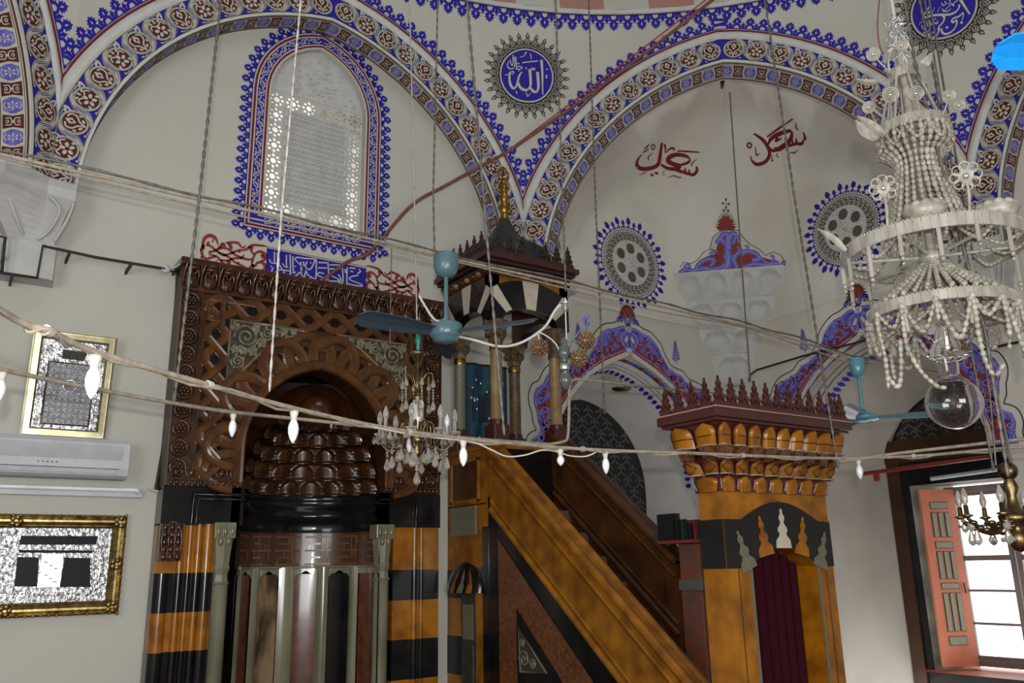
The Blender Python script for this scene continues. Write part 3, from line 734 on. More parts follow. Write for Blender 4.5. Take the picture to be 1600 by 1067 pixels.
ALL = nz([
 ([(640,352),(652,480),(656,600),(662,718)], (.13,.05)), ([(630,365),(640,352),(652,372)], .06), ([(690,450),(716,440)], .05), ([(706,507),(690,512),(704,522),(688,532),(708,540)], .035),
 ([(600,482),(608,560),(613,640),(598,692),(558,694),(524,660)], (.14,.11)), ([(514,462),(525,560),(526,635),(490,688),(438,682),(404,648),(402,615)], (.13,.10)),
 ([(430,500),(402,545),(384,625),(360,678),(330,672),(306,625),(298,560),(304,510)], (.11,.10)), ([(304,520),(330,500),(342,520),(318,534)], .05), ([(250,550),(290,538)], .04),
 ([(433,402),(510,384),(602,364)], .055), ([(530,470),(534,446),(548,470),(553,444),(567,470),(570,440)], .035), ([(470,445),(480,458),(470,472)], .04),
 ([(405,345),(450,325),(474,286),(458,296),(462,318)], .04), ([(514,290),(524,320),(528,356)], .04),
 ([(286,400),(272,445),(296,476),(336,468),(352,430),(345,350)], .05), ([(328,328),(332,400),(326,446)], .045), ([(300,380),(312,430),(330,440)], .04), ([(360,340),(368,420),(376,470)], .04),
 ([(404,412),(372,420),(372,452),(404,440),(434,460),(392,474),(360,468)], .045), ([(330,345),(345,375)], .03), ([(400,480),(395,496)], .05), ([(375,706),(385,735)], .05), ([(480,714),(500,756),(526,714)], .045)], 485, 530, 275, 272)
roundel(PI*.375, 822.5, 119.5, 'blue roundel with white lettering above the minbar canopy, ringed by black interlace', ALL)
ABU = nz([
 ([(955,-80),(1010,130),(1072,345)], (.13,.05)), ([(1040,45),(1080,60),(1045,80),(1090,90)], .04),
 ([(1000,285),(985,345),(960,400)], .04), ([(998,285),(930,322),(862,325),(832,352),(848,388),(882,370),(892,402),(862,478),(790,532),(722,538),(684,495),(680,425)], .075),
 ([(592,5),(530,65),(476,125),(482,158),(600,172),(720,212),(820,245),(900,236),(952,190),(966,140)], .085), ([(720,212),(745,262),(722,330),(652,392),(642,452),(602,512),(552,520)], .085),
 ([(560,80),(550,110),(575,115),(565,82)], .035), ([(645,55),(600,132)], .03), ([(725,72),(668,145)], .03), ([(745,20),(760,70),(800,60),(790,10)], .035), ([(850,0),(860,60),(820,70)], .035),
 ([(960,70),(905,80),(890,130),(870,90),(820,120),(760,160),(740,120)], .04), ([(740,160),(800,185),(850,160)], .035),
 ([(405,255),(420,225),(455,220)], .03), ([(430,270),(450,340),(480,320)], .03), ([(500,225),(510,320)], .03), ([(545,230),(560,310),(600,250),(640,240)], .035), ([(520,330),(600,300),(640,330),(650,280)], .04), ([(435,390),(470,420),(520,380),(540,350)], .04), ([(500,430),(510,500),(540,550)], .05), ([(560,430),(575,470)], .035)], 755, 120, 425, 455)
roundel(PI*.125, 1474.5, 15, 'blue roundel with white lettering beside the bright blue fan blade, partly beyond the picture', ABU, [(0, -.70, .055), (.46, -.69, .055)])

# the two red names in the vaulted corner (traced on the vault itself)
def sq_paint(name, label, strokes, ox, oy, k):
    b = M()
    F = lambda x, y, e: onSQ(ox+x/k, oy+y/k, .004+e)
    for pts, wd, nibbed in strokes:
        P_ = sp2(pts, 5); n = len(P_)
        if isinstance(wd, tuple): ww = [wd[min(len(wd)-1, int(i/(n-1)*(len(wd)-1)))]*(1-(i/(n-1)*(len(wd)-1))%1)+wd[min(len(wd)-1, int(i/(n-1)*(len(wd)-1))+1)]*((i/(n-1)*(len(wd)-1))%1) for i in range(n)]
        else: ww = wd
        pline(b, F, P_, ww, RED, .002)
    b.build(name, label=label, cat='wall painting')
sq_paint('painted_name', 'dark red painted Arabic name sloping down to the right on the vaulted corner wall', [
 ([(595,440),(602,478),(572,512),(540,506),(532,468)], (14,26,30,24,12), 1), ([(540,506),(505,498),(498,455)], (26,26,10), 1), ([(505,496),(455,482),(405,458)], (26,30,36), 1),
 ([(548,384),(505,352),(430,340),(372,358),(352,392),(392,420),(450,436),(425,462),(350,458),(292,425)], (6,30,36,42,40,40,34,36,30,20), 1), ([(545,386),(520,410),(460,430)], (16,26,20), 1),
 ([(300,235),(286,330),(268,420),(210,455),(130,462),(86,435),(92,382),(128,338)], (18,28,34,36,38,34,20,5), 1), ([(322,250),(330,290),(328,330)], (20,16,6), 1), ([(338,322),(368,290),(398,285),(406,310)], (6,18,20,8), 1),
 ([(430,308),(520,313),(622,320)], (12,16,12), 1), ([(240,272),(225,250),(208,272),(225,298),(240,272)], 11, 1), ([(145,298),(168,275),(190,250)], (6,16,6), 1), ([(130,322),(158,310),(186,288)], (4,14,6), 1),
 ([(222,324),(182,362),(186,390)], (4,12,8), 1), ([(104,517),(140,502),(172,488)], (4,10,4), 1), ([(200,510),(230,520)], 20, 1), ([(238,494),(268,505)], 20, 1), ([(330,478),(306,492),(312,515),(326,512)], 6, 1),
 ([(346,542),(400,522),(440,536),(466,536)], (3,10,10,10), 1), ([(606,374),(560,412),(555,440)], (3,12,8), 1)], 980, 180, 5.517)
sq_paint('painted_name', 'dark red painted Arabic name sloping up to the right on the vaulted corner wall', [
 ([(1518,144),(1532,205),(1500,246),(1462,240),(1455,198)], (10,26,30,26,12), 1), ([(1462,240),(1432,252),(1424,212)], (26,26,10), 1), ([(1432,252),(1395,262),(1350,255)], (26,26,22), 1),
 ([(1422,134),(1385,138),(1300,165),(1240,205),(1216,252)], (20,32,40,34,14), 1), ([(1420,136),(1412,200),(1370,250),(1310,290),(1265,295)], (16,36,44,44,34), 1), ([(1300,190),(1280,225),(1330,200)], (24,20,14), 1),
 ([(1205,188),(1310,112),(1428,32)], (14,20,12), 1), ([(1090,158),(1160,205),(1205,260),(1228,330),(1195,398),(1122,424),(1076,392),(1064,345)], (14,30,32,30,32,32,18,5), 1), ([(1205,262),(1250,305),(1300,296)], (26,28,26), 1),
 ([(1074,260),(1055,238),(1034,258),(1054,282),(1074,260)], 15, 1), ([(1104,270),(1116,345),(1142,325)], (6,16,4), 1), ([(1252,340),(1245,392),(1262,386)], (5,11,7), 1), ([(1300,328),(1286,348),(1312,364)], 8, 1),
 ([(1374,357),(1415,320),(1440,326),(1474,296)], (3,10,14,4), 1), ([(1454,62),(1456,108),(1476,132)], (4,14,6), 1)], 980, 180, 5.517)
# blue palmette painted above the plaster muqarnas
b = M(); F = lambda x, y, e: onSQ(1040+x/3.555, 300+y/3.555, .004+e)
pscan(b, F, [(62,462),(74,425),(100,390),(140,398),(178,378),(215,330),(245,318),(262,250),(300,220),(345,205),(400,212),(440,262),(470,290),(520,318),(556,352),(600,332),(640,352),(668,392)], CREAM, .0)
pline(b, F, [(62,462),(74,425),(100,390),(140,398),(178,378),(215,330),(245,318),(262,250),(300,220),(345,205),(400,212),(440,262),(470,290),(520,318),(556,352),(600,332),(640,352),(668,392)], 4, INK, .002)
pscan(b, F, [(64,464),(100,440),(160,432),(190,380),(240,350),(285,345),(280,290),(320,225),(370,220),(405,262),(420,330),(470,325),(530,360),(580,375),(640,380),(668,396)], BRICKR, .003)
for pts, w_ in [([(66,462),(110,430),(160,438),(185,400),(230,372),(270,380),(250,412)], 26), ([(160,432),(230,425),(300,440),(340,400),(330,350)], 30), ([(345,330),(350,380),(345,420)], 46), ([(300,262),(320,235),(345,240),(340,300),(345,340)], 30), ([(392,240),(372,230),(352,260),(352,320)], 30), ([(282,290),(300,262),(330,290)], 24),
                ([(430,420),(490,400),(560,405),(620,395),(666,396)], 26), ([(400,420),(380,380),(400,340),(450,330),(500,340),(520,372),(480,380)], 26), ([(410,262),(392,250),(375,290)], 24), ([(400,300),(420,350),(460,310),(440,300)], 14), ([(520,360),(580,400),(600,360),(580,355)], 14), ([(100,440),(110,408),(130,405),(136,420)], 14), ([(240,340),(285,330),(250,320)], 12), ([(330,400),(300,420),(260,430)], 22)]:
    pline(b, F, sp2(pts, 5), w_, VIOLET, .005)
    pline(b, F, sp2(pts, 5), w_*.22, LILAC, .007)
for k in range(17):
    a = PI*(k+.5)/17; c = (335, 180); pline(b, F, [c, (c[0]+62*math.cos(a)*1.0, c[1]+20-98*math.sin(a)**1.2)], (9, 2), GREENP, .002)
tuft(b, F, (335, 196), 54, 72, BRICKR, .004, -1)
for k in range(9): pline(b, F, [(300+9*k, 205), (303+8*k+3*math.sin(k*2), 142+abs(k-4)*6)], (9, 3), BRICKR, .005)
for x, y in ((335, 40), (318, 62), (350, 66), (335, 85), (322, 100), (348, 102)): leaf(b, F, x, y+14, 20, -22, GREENP, .003)
pline(b, F, [(335, 45), (335, 130)], 3, GREENP, .002)
b.build('painted_palmette', label='blue and red painted palmette above the white plaster muqarnas in the corner', cat='wall painting')

# inscription panel and red scrollwork over the mihrab
b = M(); F = lambda x, y, e: onY(400+x/8, 380+y/8, 7.2-e)
b.poly([F(135, 58, .003), F(1378, 315, .003), F(1372, 625, .003), F(118, 398, .003)], BLUE)
pline(b, F, [(40, 28), (135, 44), (760, 170), (1400, 300)], 7, BRICKR, .003)
INSC = [[(1280,400),(1190,420),(1168,450),(1230,480),(1310,510),(1326,535),(1260,530),(1180,515),(1140,500)],[(1140,300),(1136,510),(1166,545),(1120,556),(1090,530)],[(1114,320),(1120,372)],[(1080,285),(1086,470),(1050,512),(1000,520)],[(1028,388),(1062,462),(1010,522)],[(920,398),(990,430),(1052,468),(980,474),(908,472)],[(898,236),(906,430),(868,462),(830,482),(752,472)],[(852,380),(792,368),(770,400),(852,440),(800,466),(756,470)],[(755,198),(750,420),(728,442),(690,420),(640,388)],[(690,420),(655,455),(608,432),(625,345),(645,400)],[(560,230),(570,390),(612,422)],[(742,205),(692,312),(642,322),(618,282),(640,226)],[(742,198),(600,188),(510,178),(494,210),(552,270),(572,332),(540,372),(482,412),(418,416),(440,356)],[(594,228),(598,286)],[(460,160),(466,340),(492,362),(458,372)],[(424,140),(430,338),(400,342),(300,330)],[(380,148),(382,280),(412,300),(360,292),(328,250)],[(300,330),(258,352),(222,390),(194,368),(214,300)],[(230,104),(232,240)],[(168,198),(190,242),(282,262),(332,332)],[(778,240),(884,244)],[(778,306),(884,310)],[(918,270),(1062,274)],[(918,320),(1062,322)],[(1168,308),(1246,314)],[(308,396),(398,394)],[(340,352),(348,368),(358,352)],[(1280,326),(1306,350),(1268,380)],[(1178,350),(1204,352),(1204,362)],[(262,120),(270,180)]]
for pts in INSC: pline(b, F, sp2(pts, 5), 18, CREAM, .007, nib=(.7, .65))
for x, y in ((190,290),(490,290),(510,430),(540,434),(685,465),(725,475),(955,350),(685,245),(1225,570),(875,490)): pell(b, F, (x, y), 11, 11, CREAM, .007, 4)
b.build('painted_inscription', label='blue painted panel with white Arabic inscription between the window and the mihrab', cat='wall painting')
RS = [([(225,430),(212,310),(250,205),(340,160),(430,190),(482,265),(506,362)], (40,48,54,60,50,34,6)), ([(412,220),(402,270),(380,285)], (18,24,14)), ([(290,300),(340,300)], (50,40)),
 ([(225,340),(185,420),(195,520),(225,580),(285,610),(345,590),(455,560)], (44,48,44,40,46,40,34)), ([(150,430),(185,440)], (10,40)), ([(265,335),(360,362),(440,430),(540,500),(600,532),(700,520),(800,480),(900,442),(1030,432),(1100,380),(1180,342),(1350,352),(1450,372)], (40,34,34,34,40,34,40,34,34,40,40,30,10)),
 ([(320,482),(450,450),(560,402),(680,412),(760,470),(830,532),(900,562),(960,592),(1100,622),(1172,600),(1202,530),(1250,482),(1330,470),(1408,540),(1396,620),(1318,652)], (44,34,36,34,34,34,34,36,34,34,34,36,44,60,40,20)),
 ([(320,520),(470,558),(540,622),(640,642),(720,632),(800,600),(960,592)], (20,34,34,34,34,34,30)), ([(500,482),(600,522),(720,582),(800,652),(880,702),(990,752),(1080,835)], 32),
 ([(470,420),(550,372),(592,325),(645,372)], (10,50,60,30)), ([(640,300),(690,300),(760,292),(880,302),(950,378),(1005,390),(1020,345)], (10,40,40,44,26,24,20)), ([(690,310),(740,360),(760,430)], (20,60,40)), ([(540,622),(590,690),(642,702)], (20,44,20)), ([(715,640),(690,760)], (60,70)),
 ([(880,702),(905,668)], (40,20)), ([(960,590),(1005,530)], (50,16)), ([(905,450),(920,490)], (40,30)), ([(1130,370),(1150,470),(1200,520)], (90,30,34)), ([(1180,622),(1150,690),(1190,770)], 34), ([(1090,830),(1150,760),(1200,730)], (60,60,40)),
 ([(1210,760),(1250,690),(1330,672),(1396,720),(1400,800),(1340,850),(1240,840),(1190,800)], (34,40,44,50,46,60,34,20)), ([(1340,520),(1370,600)], (50,40)), ([(185,560),(180,640)], (40,14)), ([(450,700),(460,650),(500,630)], (14,18,12))]
G0 = lambda x, y, e: onY(300+x/12.308, 355+y/12.308, 7.2-e)
cxp = (onY(417.5, 387).x+onY(572, 419).x)/2
G1 = lambda x, y, e: V((2*cxp-G0(x, y, e).x, 7.2-e, G0(x, y, e).z))
for Fq, lb in ((G0, 'brick red painted scrollwork left of the blue inscription panel above the mihrab'), (G1, 'brick red painted scrollwork right of the blue inscription panel above the mihrab')):
    b = M()
    for pts, wd in RS:
        P_ = sp2(pts, 4); n = len(P_)
        if isinstance(wd, tuple):
            kk = len(wd)-1; ww = []
            for i in range(n):
                t = i/(n-1)*kk; j = min(kk-1, int(t)); ww.append(lerp(wd[j], wd[j+1], t-j))
        else: ww = wd
        ww = [x*1.3 for x in ww] if isinstance(ww, list) else ww*1.3
        pline(b, Fq, P_, ww, BRICKR, .003)
    b.build('painted_scrollwork', label=lb, cat='wall painting')

# round windows
def rosette(num, P, r):
    """P(u, v, e): wall point u right, v up, e towards the room"""
    b = M(); n = 72
    ring = lambda r0, r1, m, e: b.grid([[P(q_*math.cos(2*PI*i/n), q_*math.sin(2*PI*i/n), e) for i in range(n)] for q_ in (r0, r1)], m, False, False, True)
    ring(.40*r, .76*r, CREAM, .004)
    ring(.735*r, .752*r, BROWNP, .006); ring(.705*r, .717*r, INK, .006); ring(.672*r, .69*r, INK, .006); ring(.512*r, .53*r, INK, .006)
    N = 30
    for i in range(N):
        a = 2*PI*i/N; d = PI/N
        pt = lambda rr, aa: (rr*r*math.cos(aa), rr*r*math.sin(aa))
        pline(b, P, [pt(.535, a-d), pt(.66, a), pt(.535, a+d)], .016*r*2, INK, .006)
        pline(b, P, [pt(.665, a-d*.4), pt(.60, a-d)], .014*r*2, INK, .007); pline(b, P, [pt(.665, a-d*1.6), pt(.60, a-d)], .010*r*2, INK, .007)
        pfan(b, P, pt(.56, a), [pt(.595, a), pt(.56, a+d*.3), pt(.53, a), pt(.56, a-d*.3)], INK, .007)
    holes = [[P(.32*r*math.cos(2*PI*k/6+PI/6)+.122*r*math.cos(t), .32*r*math.sin(2*PI*k/6+PI/6)+.122*r*math.sin(t), 0) for t in [2*PI*j/20 for j in range(20)]] for k in range(6)]
    outc = [P(.50*r*math.cos(2*PI*i/n), .50*r*math.sin(2*PI*i/n), 0) for i in range(n)]
    d = P(0, 0, .02)-P(0, 0, 0)
    b.holed(outc, holes, d, STUCCO)
    rr = random.Random(5)
    for k in range(60):
        a, q_ = rr.uniform(0, 2*PI), rr.uniform(.02, .47)
        x, y = q_*r*math.cos(a), q_*r*math.sin(a)
        if min(math.hypot(x-.32*r*math.cos(2*PI*j/6+PI/6), y-.32*r*math.sin(2*PI*j/6+PI/6)) for j in range(6)) > .14*r: pell(b, P, (x, y), .006, .011, GRIME, .022, 6, rr.random()*3)
    for i in range(36):
        a = 2*PI*i/36; ca, sa = math.cos(a), math.sin(a)
        T = lambda u, v, e: P(ca*v-sa*u, sa*v+ca*u, e)
        big = i % 2
        leaf(b, T, 0, r*.79, r*(.20 if big else .155), r*(.27 if big else .19), BLUE, .005)
        pline(b, T, [(0, .77*r), (0, .86*r)], .02, BLUE, .005)
        pline(b, T, sp2([(-.07*r, .765*r), (-.04*r, .82*r), (0, .80*r), (.04*r, .82*r), (.07*r, .765*r)], 3), .012, BLUE, .005)
    o = b.build('window_%d' % num, kind='structure')
    p = M()
    for k in range(6):
        p.poly([P(.32*r*math.cos(2*PI*k/6+PI/6)+.124*r*math.cos(t), .32*r*math.sin(2*PI*k/6+PI/6)+.124*r*math.sin(t), .005) for t in [2*PI*j/20 for j in range(20)]], HOLEG)
    p.build('pane', o)
cA = onY(985, 411); rosette(2, lambda u, v, e: V((cA.x+u, 7.2-e, cA.z+v)), .575)
cB = onX(1321, 357); rosette(3, lambda u, v, e: V((8.31-e, cB.y-u, cB.z+v)), .545)

# painted hoods round the two deep window arches: designed once on the qibla wall, mirrored on the other
CR = lambda x, y: (lambda p: (p.x-6.54, p.z-E))(onY(820+x/5.707, 480+y/5.707))
half_out = [CR(*p) for p in [(945,160),(985,195),(1040,196),(1092,240),(1150,262),(1210,312),(1246,372),(1266,455),(1286,530),(1330,502),(1378,512),(1420,560),(1440,625),(1432,690),(1398,745)]]
half_in = [CR(*p) for p in [(958,402),(1012,432),(1110,525),(1200,612),(1310,695),(1385,752)]]
# lower continuation, read from the left jamb and mirrored
LJ = lambda x, y: (lambda p: (6.54-p.x, p.z-E))(onY(820+x/5.707, 480+y/5.707))
half_out = [CR(945, 160)]+[LJ(*p) for p in [(890,168),(850,166),(790,188),(735,192),(690,222),(650,268),(628,340),(600,385),(566,440),(500,462),(440,470),(392,520),(340,535),(250,552),(200,600),(155,690),(100,722),(76,792),(82,862),(104,930),(114,1010),(138,1070),(136,1130),(100,1150),(60,1180),(48,1250),(66,1340),(58,1420)]]
half_in = [CR(958, 402)]+[LJ(*p) for p in [(860,414),(700,482),(560,572),(480,652),(390,765),(318,900),(270,1000),(240,1120),(215,1250),(205,1420)]]
def hood(name, P, label):
    b = M()
    for sx in (1, -1):
        F = lambda u, v, e, sx=sx: P(sx*u, v, e)
        o_, i_ = [(max(0, x), z) for x, z in half_out], [(max(0, x), z) for x, z in half_in]
        # pale outline band with a thin dark edge, then violet field, red foot
        off = []
        for k, (x, z) in enumerate(o_):
            a, c = o_[max(0, k-1)], o_[min(len(o_)-1, k+1)]; tx, tz = c[0]-a[0], c[1]-a[1]; l = math.hypot(tx, tz) or 1
            off.append((max(0, x-tz/l*-.07 if 0 else x+(-tz/l)*.065), z+tx/l*.065))
        ctr = .5
        sm = sp2(off, 4); pline(b, F, sm, .012, INK, .003)
        pfill(b, F, [(x, z) for x, z in o_]+i_[::-1], VIOLET, .004)
        n = len(i_); red = []
        for k, (x, z) in enumerate(i_):
            a, c = i_[max(0, k-1)], i_[min(n-1, k+1)]; tx, tz = c[0]-a[0], c[1]-a[1]; l = math.hypot(tx, tz) or 1; red.append((max(0, x-tz/l*.075), z+tx/l*.075))
        b.grid([[F(x, z, .007) for x, z in i_], [F(x, z, .007) for x, z in red]], BRICKR, False)
        crm = []
        for k, (x, z) in enumerate(i_):
            a, c = i_[max(0, k-1)], i_[min(n-1, k+1)]; tx, tz = c[0]-a[0], c[1]-a[1]; l = math.hypot(tx, tz) or 1; crm.append((max(0, x+tz/l*.055), z-tx/l*.055))
        b.grid([[F(x, z, .006) for x, z in i_], [F(x, z, .006) for x, z in crm]], CREAM, False)
        # red patches and lilac scrolls between the two outlines
        So, Si = sp2(o_, 6), sp2(i_, 6); rnd = random.Random(11)
        def mid(t, s):
            a = So[min(len(So)-1, int(t*(len(So)-1)))]; c = Si[min(len(Si)-1, int(t*(len(Si)-1)))]; return lerp(c[0], a[0], s), lerp(c[1], a[1], s)
        for k in range(26):
            t = .02+.95*k/26; x, z = mid(t, .35+.4*rnd.random()); a = rnd.random()*6
            w_ = .03+.03*rnd.random()
            pline(b, F, sp2([(x-.06*math.cos(a), z-.06*math.sin(a)), (x+.015*math.sin(a), z+.015*math.cos(a)), (x+.06*math.cos(a+.6), z+.06*math.sin(a+.6))], 4), [w_*1.6]*6+[.008]*3 if 0 else w_*1.5, BRICKR, .009)
        for k in range(70):
            t = .01+.97*k/70; x, z = mid(t, .12+.76*rnd.random()); a = rnd.random()*6; r_ = .03+.055*rnd.random()
            pts = [(x+r_*(1-j/9)*math.cos(a+j*.75), z+r_*(1-j/9)*math.sin(a+j*.75)) for j in range(9)]
            pline(b, F, pts, .010, LILAC if k % 3 else BLUE, .011+.0005*(k % 5))
        for s_ in (.08, .92): pline(b, F, [mid(j/60, s_) for j in range(61)], .010, LILAC, .0125)
        # sprig on the shoulder
        x0, z0 = [(p[0], p[1]+.02) for p in [LJ(330, 520)]][0]
        x0, z0 = CR(1352, 500)
        for k in range(14):
            zz = z0+.02+.24*k/14; s2 = 1 if k % 2 else -1; r_ = .075*(1-k/16)
            pline(b, F, [(x0, zz), (x0+s2*r_*.6, zz+.02), (x0+s2*r_, zz+.045)], (.012, .02, .006), VIOLET, .004); pell(b, F, (x0+s2*r_*.5, zz+.035), .012, .012, VIOLET, .005, 6)
        pline(b, F, [(x0, z0-.02), (x0, z0+.3)], .006, VIOLET, .004)
        # crowning plume
        for k in range(3):
            pline(b, F, sp2([(0.01, half_out[0][1]-.02), (.03+.02*k, half_out[0][1]+.07), (.05+.04*k, half_out[0][1]+.13-.03*k), (.085+.04*k, half_out[0][1]+.09-.03*k), (.07+.03*k, half_out[0][1]+.06-.02*k)], 4), .034, VIOLET, .006)
            pline(b, F, sp2([(0.01, half_out[0][1]-.02), (.03+.02*k, half_out[0][1]+.07), (.05+.04*k, half_out[0][1]+.13-.03*k)], 4), .006, LILAC, .009)
    F = lambda u, v, e: P(u, v, e)
    zt = half_out[0][1]+.13
    for k in range(15):
        a = PI*(k+.5)/15; pline(b, F, [(0, zt), (.15*math.cos(a), zt+.0+.17*math.sin(a))], (.05, .010), BRICKR if k % 2 else GREENP, .004)
    tuft(b, F, (0, zt-.01), .13, .15, BROWNP, .005); tuft(b, F, (0, zt-.01), .105, .11, BRICKR, .007)
    pell(b, F, (0, half_out[0][1]-.19), .13, .10, LILAC, .010); pell(b, F, (0, half_out[0][1]-.19), .115, .088, VIOLET, .012)
    for sx in (-1, 1): pell(b, F, (sx*.05, half_out[0][1]-.19), .02, .05, CREAM, .014, 8, sx*.5)
    pell(b, F, (0, half_out[0][1]-.22), .03, .02, BRICKR, .014, 8)
    b.build(name, label=label, cat='wall painting')
hood('painted_arch_border', lambda u, v, e: V((6.54+u, 7.2-e, E+v)), 'violet and red painted border of the deep window arch just right of the minbar canopy')
hood('painted_arch_border', lambda u, v, e: V((8.31-e, 5.32-u, E+v+.02)), 'violet and red painted border of the window arch behind the shell chandelier')
# ------------------------------------------------------------------ mihrab
YM = 6.95; MX = 2.645; ML, MR = 1.43, 3.86
mih = thing('mihrab', (MX, 7.1, 0), 'tall carved brown mihrab niche with interlaced straps and striped marble pilasters', 'mihrab')
def FM(u, v, e): return V((u, YM-e, E+v))
ap = [(x, z) for x, z in parch(2.66, .98, .63, .108)]
hole = [(2.03, .66)]+ap+[(3.29, .66)]
b = M()
arc = [FM(x, z, 0) for x, z in hole]
n = len(arc)
outer = [FM(ML, .66, 0), FM(ML, 2.50, 0), FM(MR, 2.50, 0), FM(MR, .66, 0)]
b.poly([outer[0], outer[1], outer[2], outer[3]]+arc[::-1], WOOD)
d = V((0, .245, 0))
b.add(arc+[p+d for p in arc], [[i, i+1, n+i+1, n+i] for i in range(n-1)], SOFFIT)
b.add([outer[0], outer[1], outer[1]+d, outer[0]+d], [[0, 1, 2, 3]], SOFFIT); b.add([outer[3], outer[2], outer[2]+d, outer[3]+d], [[0, 1, 2, 3]], SOFFIT)
b.add([outer[1], outer[2], outer[2]+d, outer[1]+d], [[0, 1, 2, 3]], WOOD)
b.build('upper_panel', mih)
def strap(b, F, pts, wd, h, m, e0=0):
    """raised moulded strap: bevelled profile"""
    prof = [(-.5, 0), (-.5, .55), (-.36, 1), (-.12, .86), (.12, .86), (.36, 1), (.5, .55), (.5, 0)]
    n = len(pts); rows = []
    for i in range(n):
        a, c = pts[max(0, i-1)], pts[min(n-1, i+1)]; tx, ty = c[0]-a[0], c[1]-a[1]; l = math.hypot(tx, ty) or 1
        rows.append([F(pts[i][0]-ty/l*wd*x, pts[i][1]+tx/l*wd*x, e0+h*y) for x, y in prof])
    b.grid(rows, m, False)
    for r in (rows[0], rows[-1]): b.add(r, [list(range(len(r)))], m)
# crowning band of curled leaves
b = M()
b.box((ML-.03, YM-.05, E+2.47), (MR+.03, 7.19, E+2.53), WOOD, .01); b.box((ML, YM-.03, E+2.25), (MR, YM+.02, E+2.275), WOOD, .006)
N = 17; p = (MR-ML)/N
for i in range(N):
    x = ML+(i+.5)*p
    b.ball((x, YM-.005, E+2.355), .07, WOOD, 10, 8, (.95, .55, 1.25)); b.ball((x, YM-.055, E+2.44), .036, WOOD, 8, 6, (1.5, .9, .75))
    for sx in (-1, 1):
        b.tube(spline([(x+sx*.012, YM-.04, E+2.29), (x+sx*.045, YM-.05, E+2.36), (x+sx*.03, YM-.065, E+2.42), (x+sx*.008, YM-.05, E+2.38)], 4), .008, WOOD, 5)
        b.tube(spline([(x+sx*p*.5, YM-.0, E+2.28), (x+sx*p*.48, YM-.05, E+2.40), (x+sx*p*.40, YM-.075, E+2.465)], 4), .010, WOOD, 5)
    b.tube(spline([(x-.04, YM-.06, E+2.435), (x, YM-.095, E+2.47), (x+.045, YM-.06, E+2.43)], 4), .012, WOOD, 5)
b.build('leaf_cornice', mih)
# foliate border at the sides and foot
for xs in (ML+.085, MR-.085):
    b = M()
    for k in range(10):
        z = E+.80+.152*k
        b.tube([(xs+.062*math.cos(a), YM-.008, z+.062*math.sin(a)) for a in [2*PI*i/14 for i in range(14)]], .012, WOOD, 6, True)
        for j in range(6): a = 2*PI*j/6; b.ball((xs+.028*math.cos(a), YM-.01, z+.028*math.sin(a)), .017, WOOD, 6, 4)
        b.ball((xs, YM-.015, z), .016, WOOD, 6, 5)
    b.box((xs-.085, YM-.022, E+.66), (xs-.075, YM, E+2.26), WOOD); b.box((xs+.075, YM-.022, E+.84), (xs+.085, YM, E+2.26), WOOD); b.build('foliate_border', mih)
for side in ((ML+.02, 2.03), (3.29, MR-.02)):
    b = M(); n = 5; p = (side[1]-side[0])/n
    for i in range(n):
        x = side[0]+(i+.5)*p
        b.tube([(x+.045*math.cos(a), YM-.006, E+.765+.055*math.sin(a)) for a in [2*PI*q_/12 for q_ in range(12)]], .010, WOOD, 6, True); b.ball((x, YM-.008, E+.765), .026, WOOD, 7, 5, (1, .6, 1.3))
    m_ = 13; pp = (side[1]-side[0])/m_
    for i in range(m_): b.ball((side[0]+(i+.5)*pp, YM-.01, E+.685), .022, WOOD, 7, 5, (.8, .9, 1.1))
    b.box((side[0], YM-.02, E+.705), (side[1], YM, E+.715), WOOD); b.build('leaf_footing', mih)
# interlaced straps
b = M(); A_ = .075; zt = 2.155; P0 = .36
def trap(t):
    t = t % 1; q_ = t*4
    return 1-abs(max(-1, min(1, (abs((t+.25) % 1-.5)*4-1)*1.35)))*0 if 0 else max(-1, min(1, 1.45*(abs(((t+.25) % 1)-.5)*4-1)))
xa, xb = 1.64, 3.64; L = xb-xa; k = 4
for ph in (0, .5):
    pts = [(xa+L*i/240, zt+A_*trap(k*i/240+ph)) for i in range(241)]
    strap(b, FM, pts, .078, .026 if ph else .020, STRAP, .001)
for i in range(2*k):
    x = xa+L*(i+.5)/(2*k); pfan(b, FM, (x, zt), [(x+dx, zt+dz) for dx, dz in ((-.055, 0), (-.028, .032), (.028, .032), (.055, 0), (.028, -.032), (-.028, -.032))], SHADEP, .004)
    for s_ in (-1, 1): pfan(b, FM, (x+.125, zt+s_*.075), [(x+.125-.04, zt+s_*.095), (x+.125+.04, zt+s_*.095), (x+.125, zt+s_*.04)], SHADEP, .004)
za, zb_ = .74, 2.02
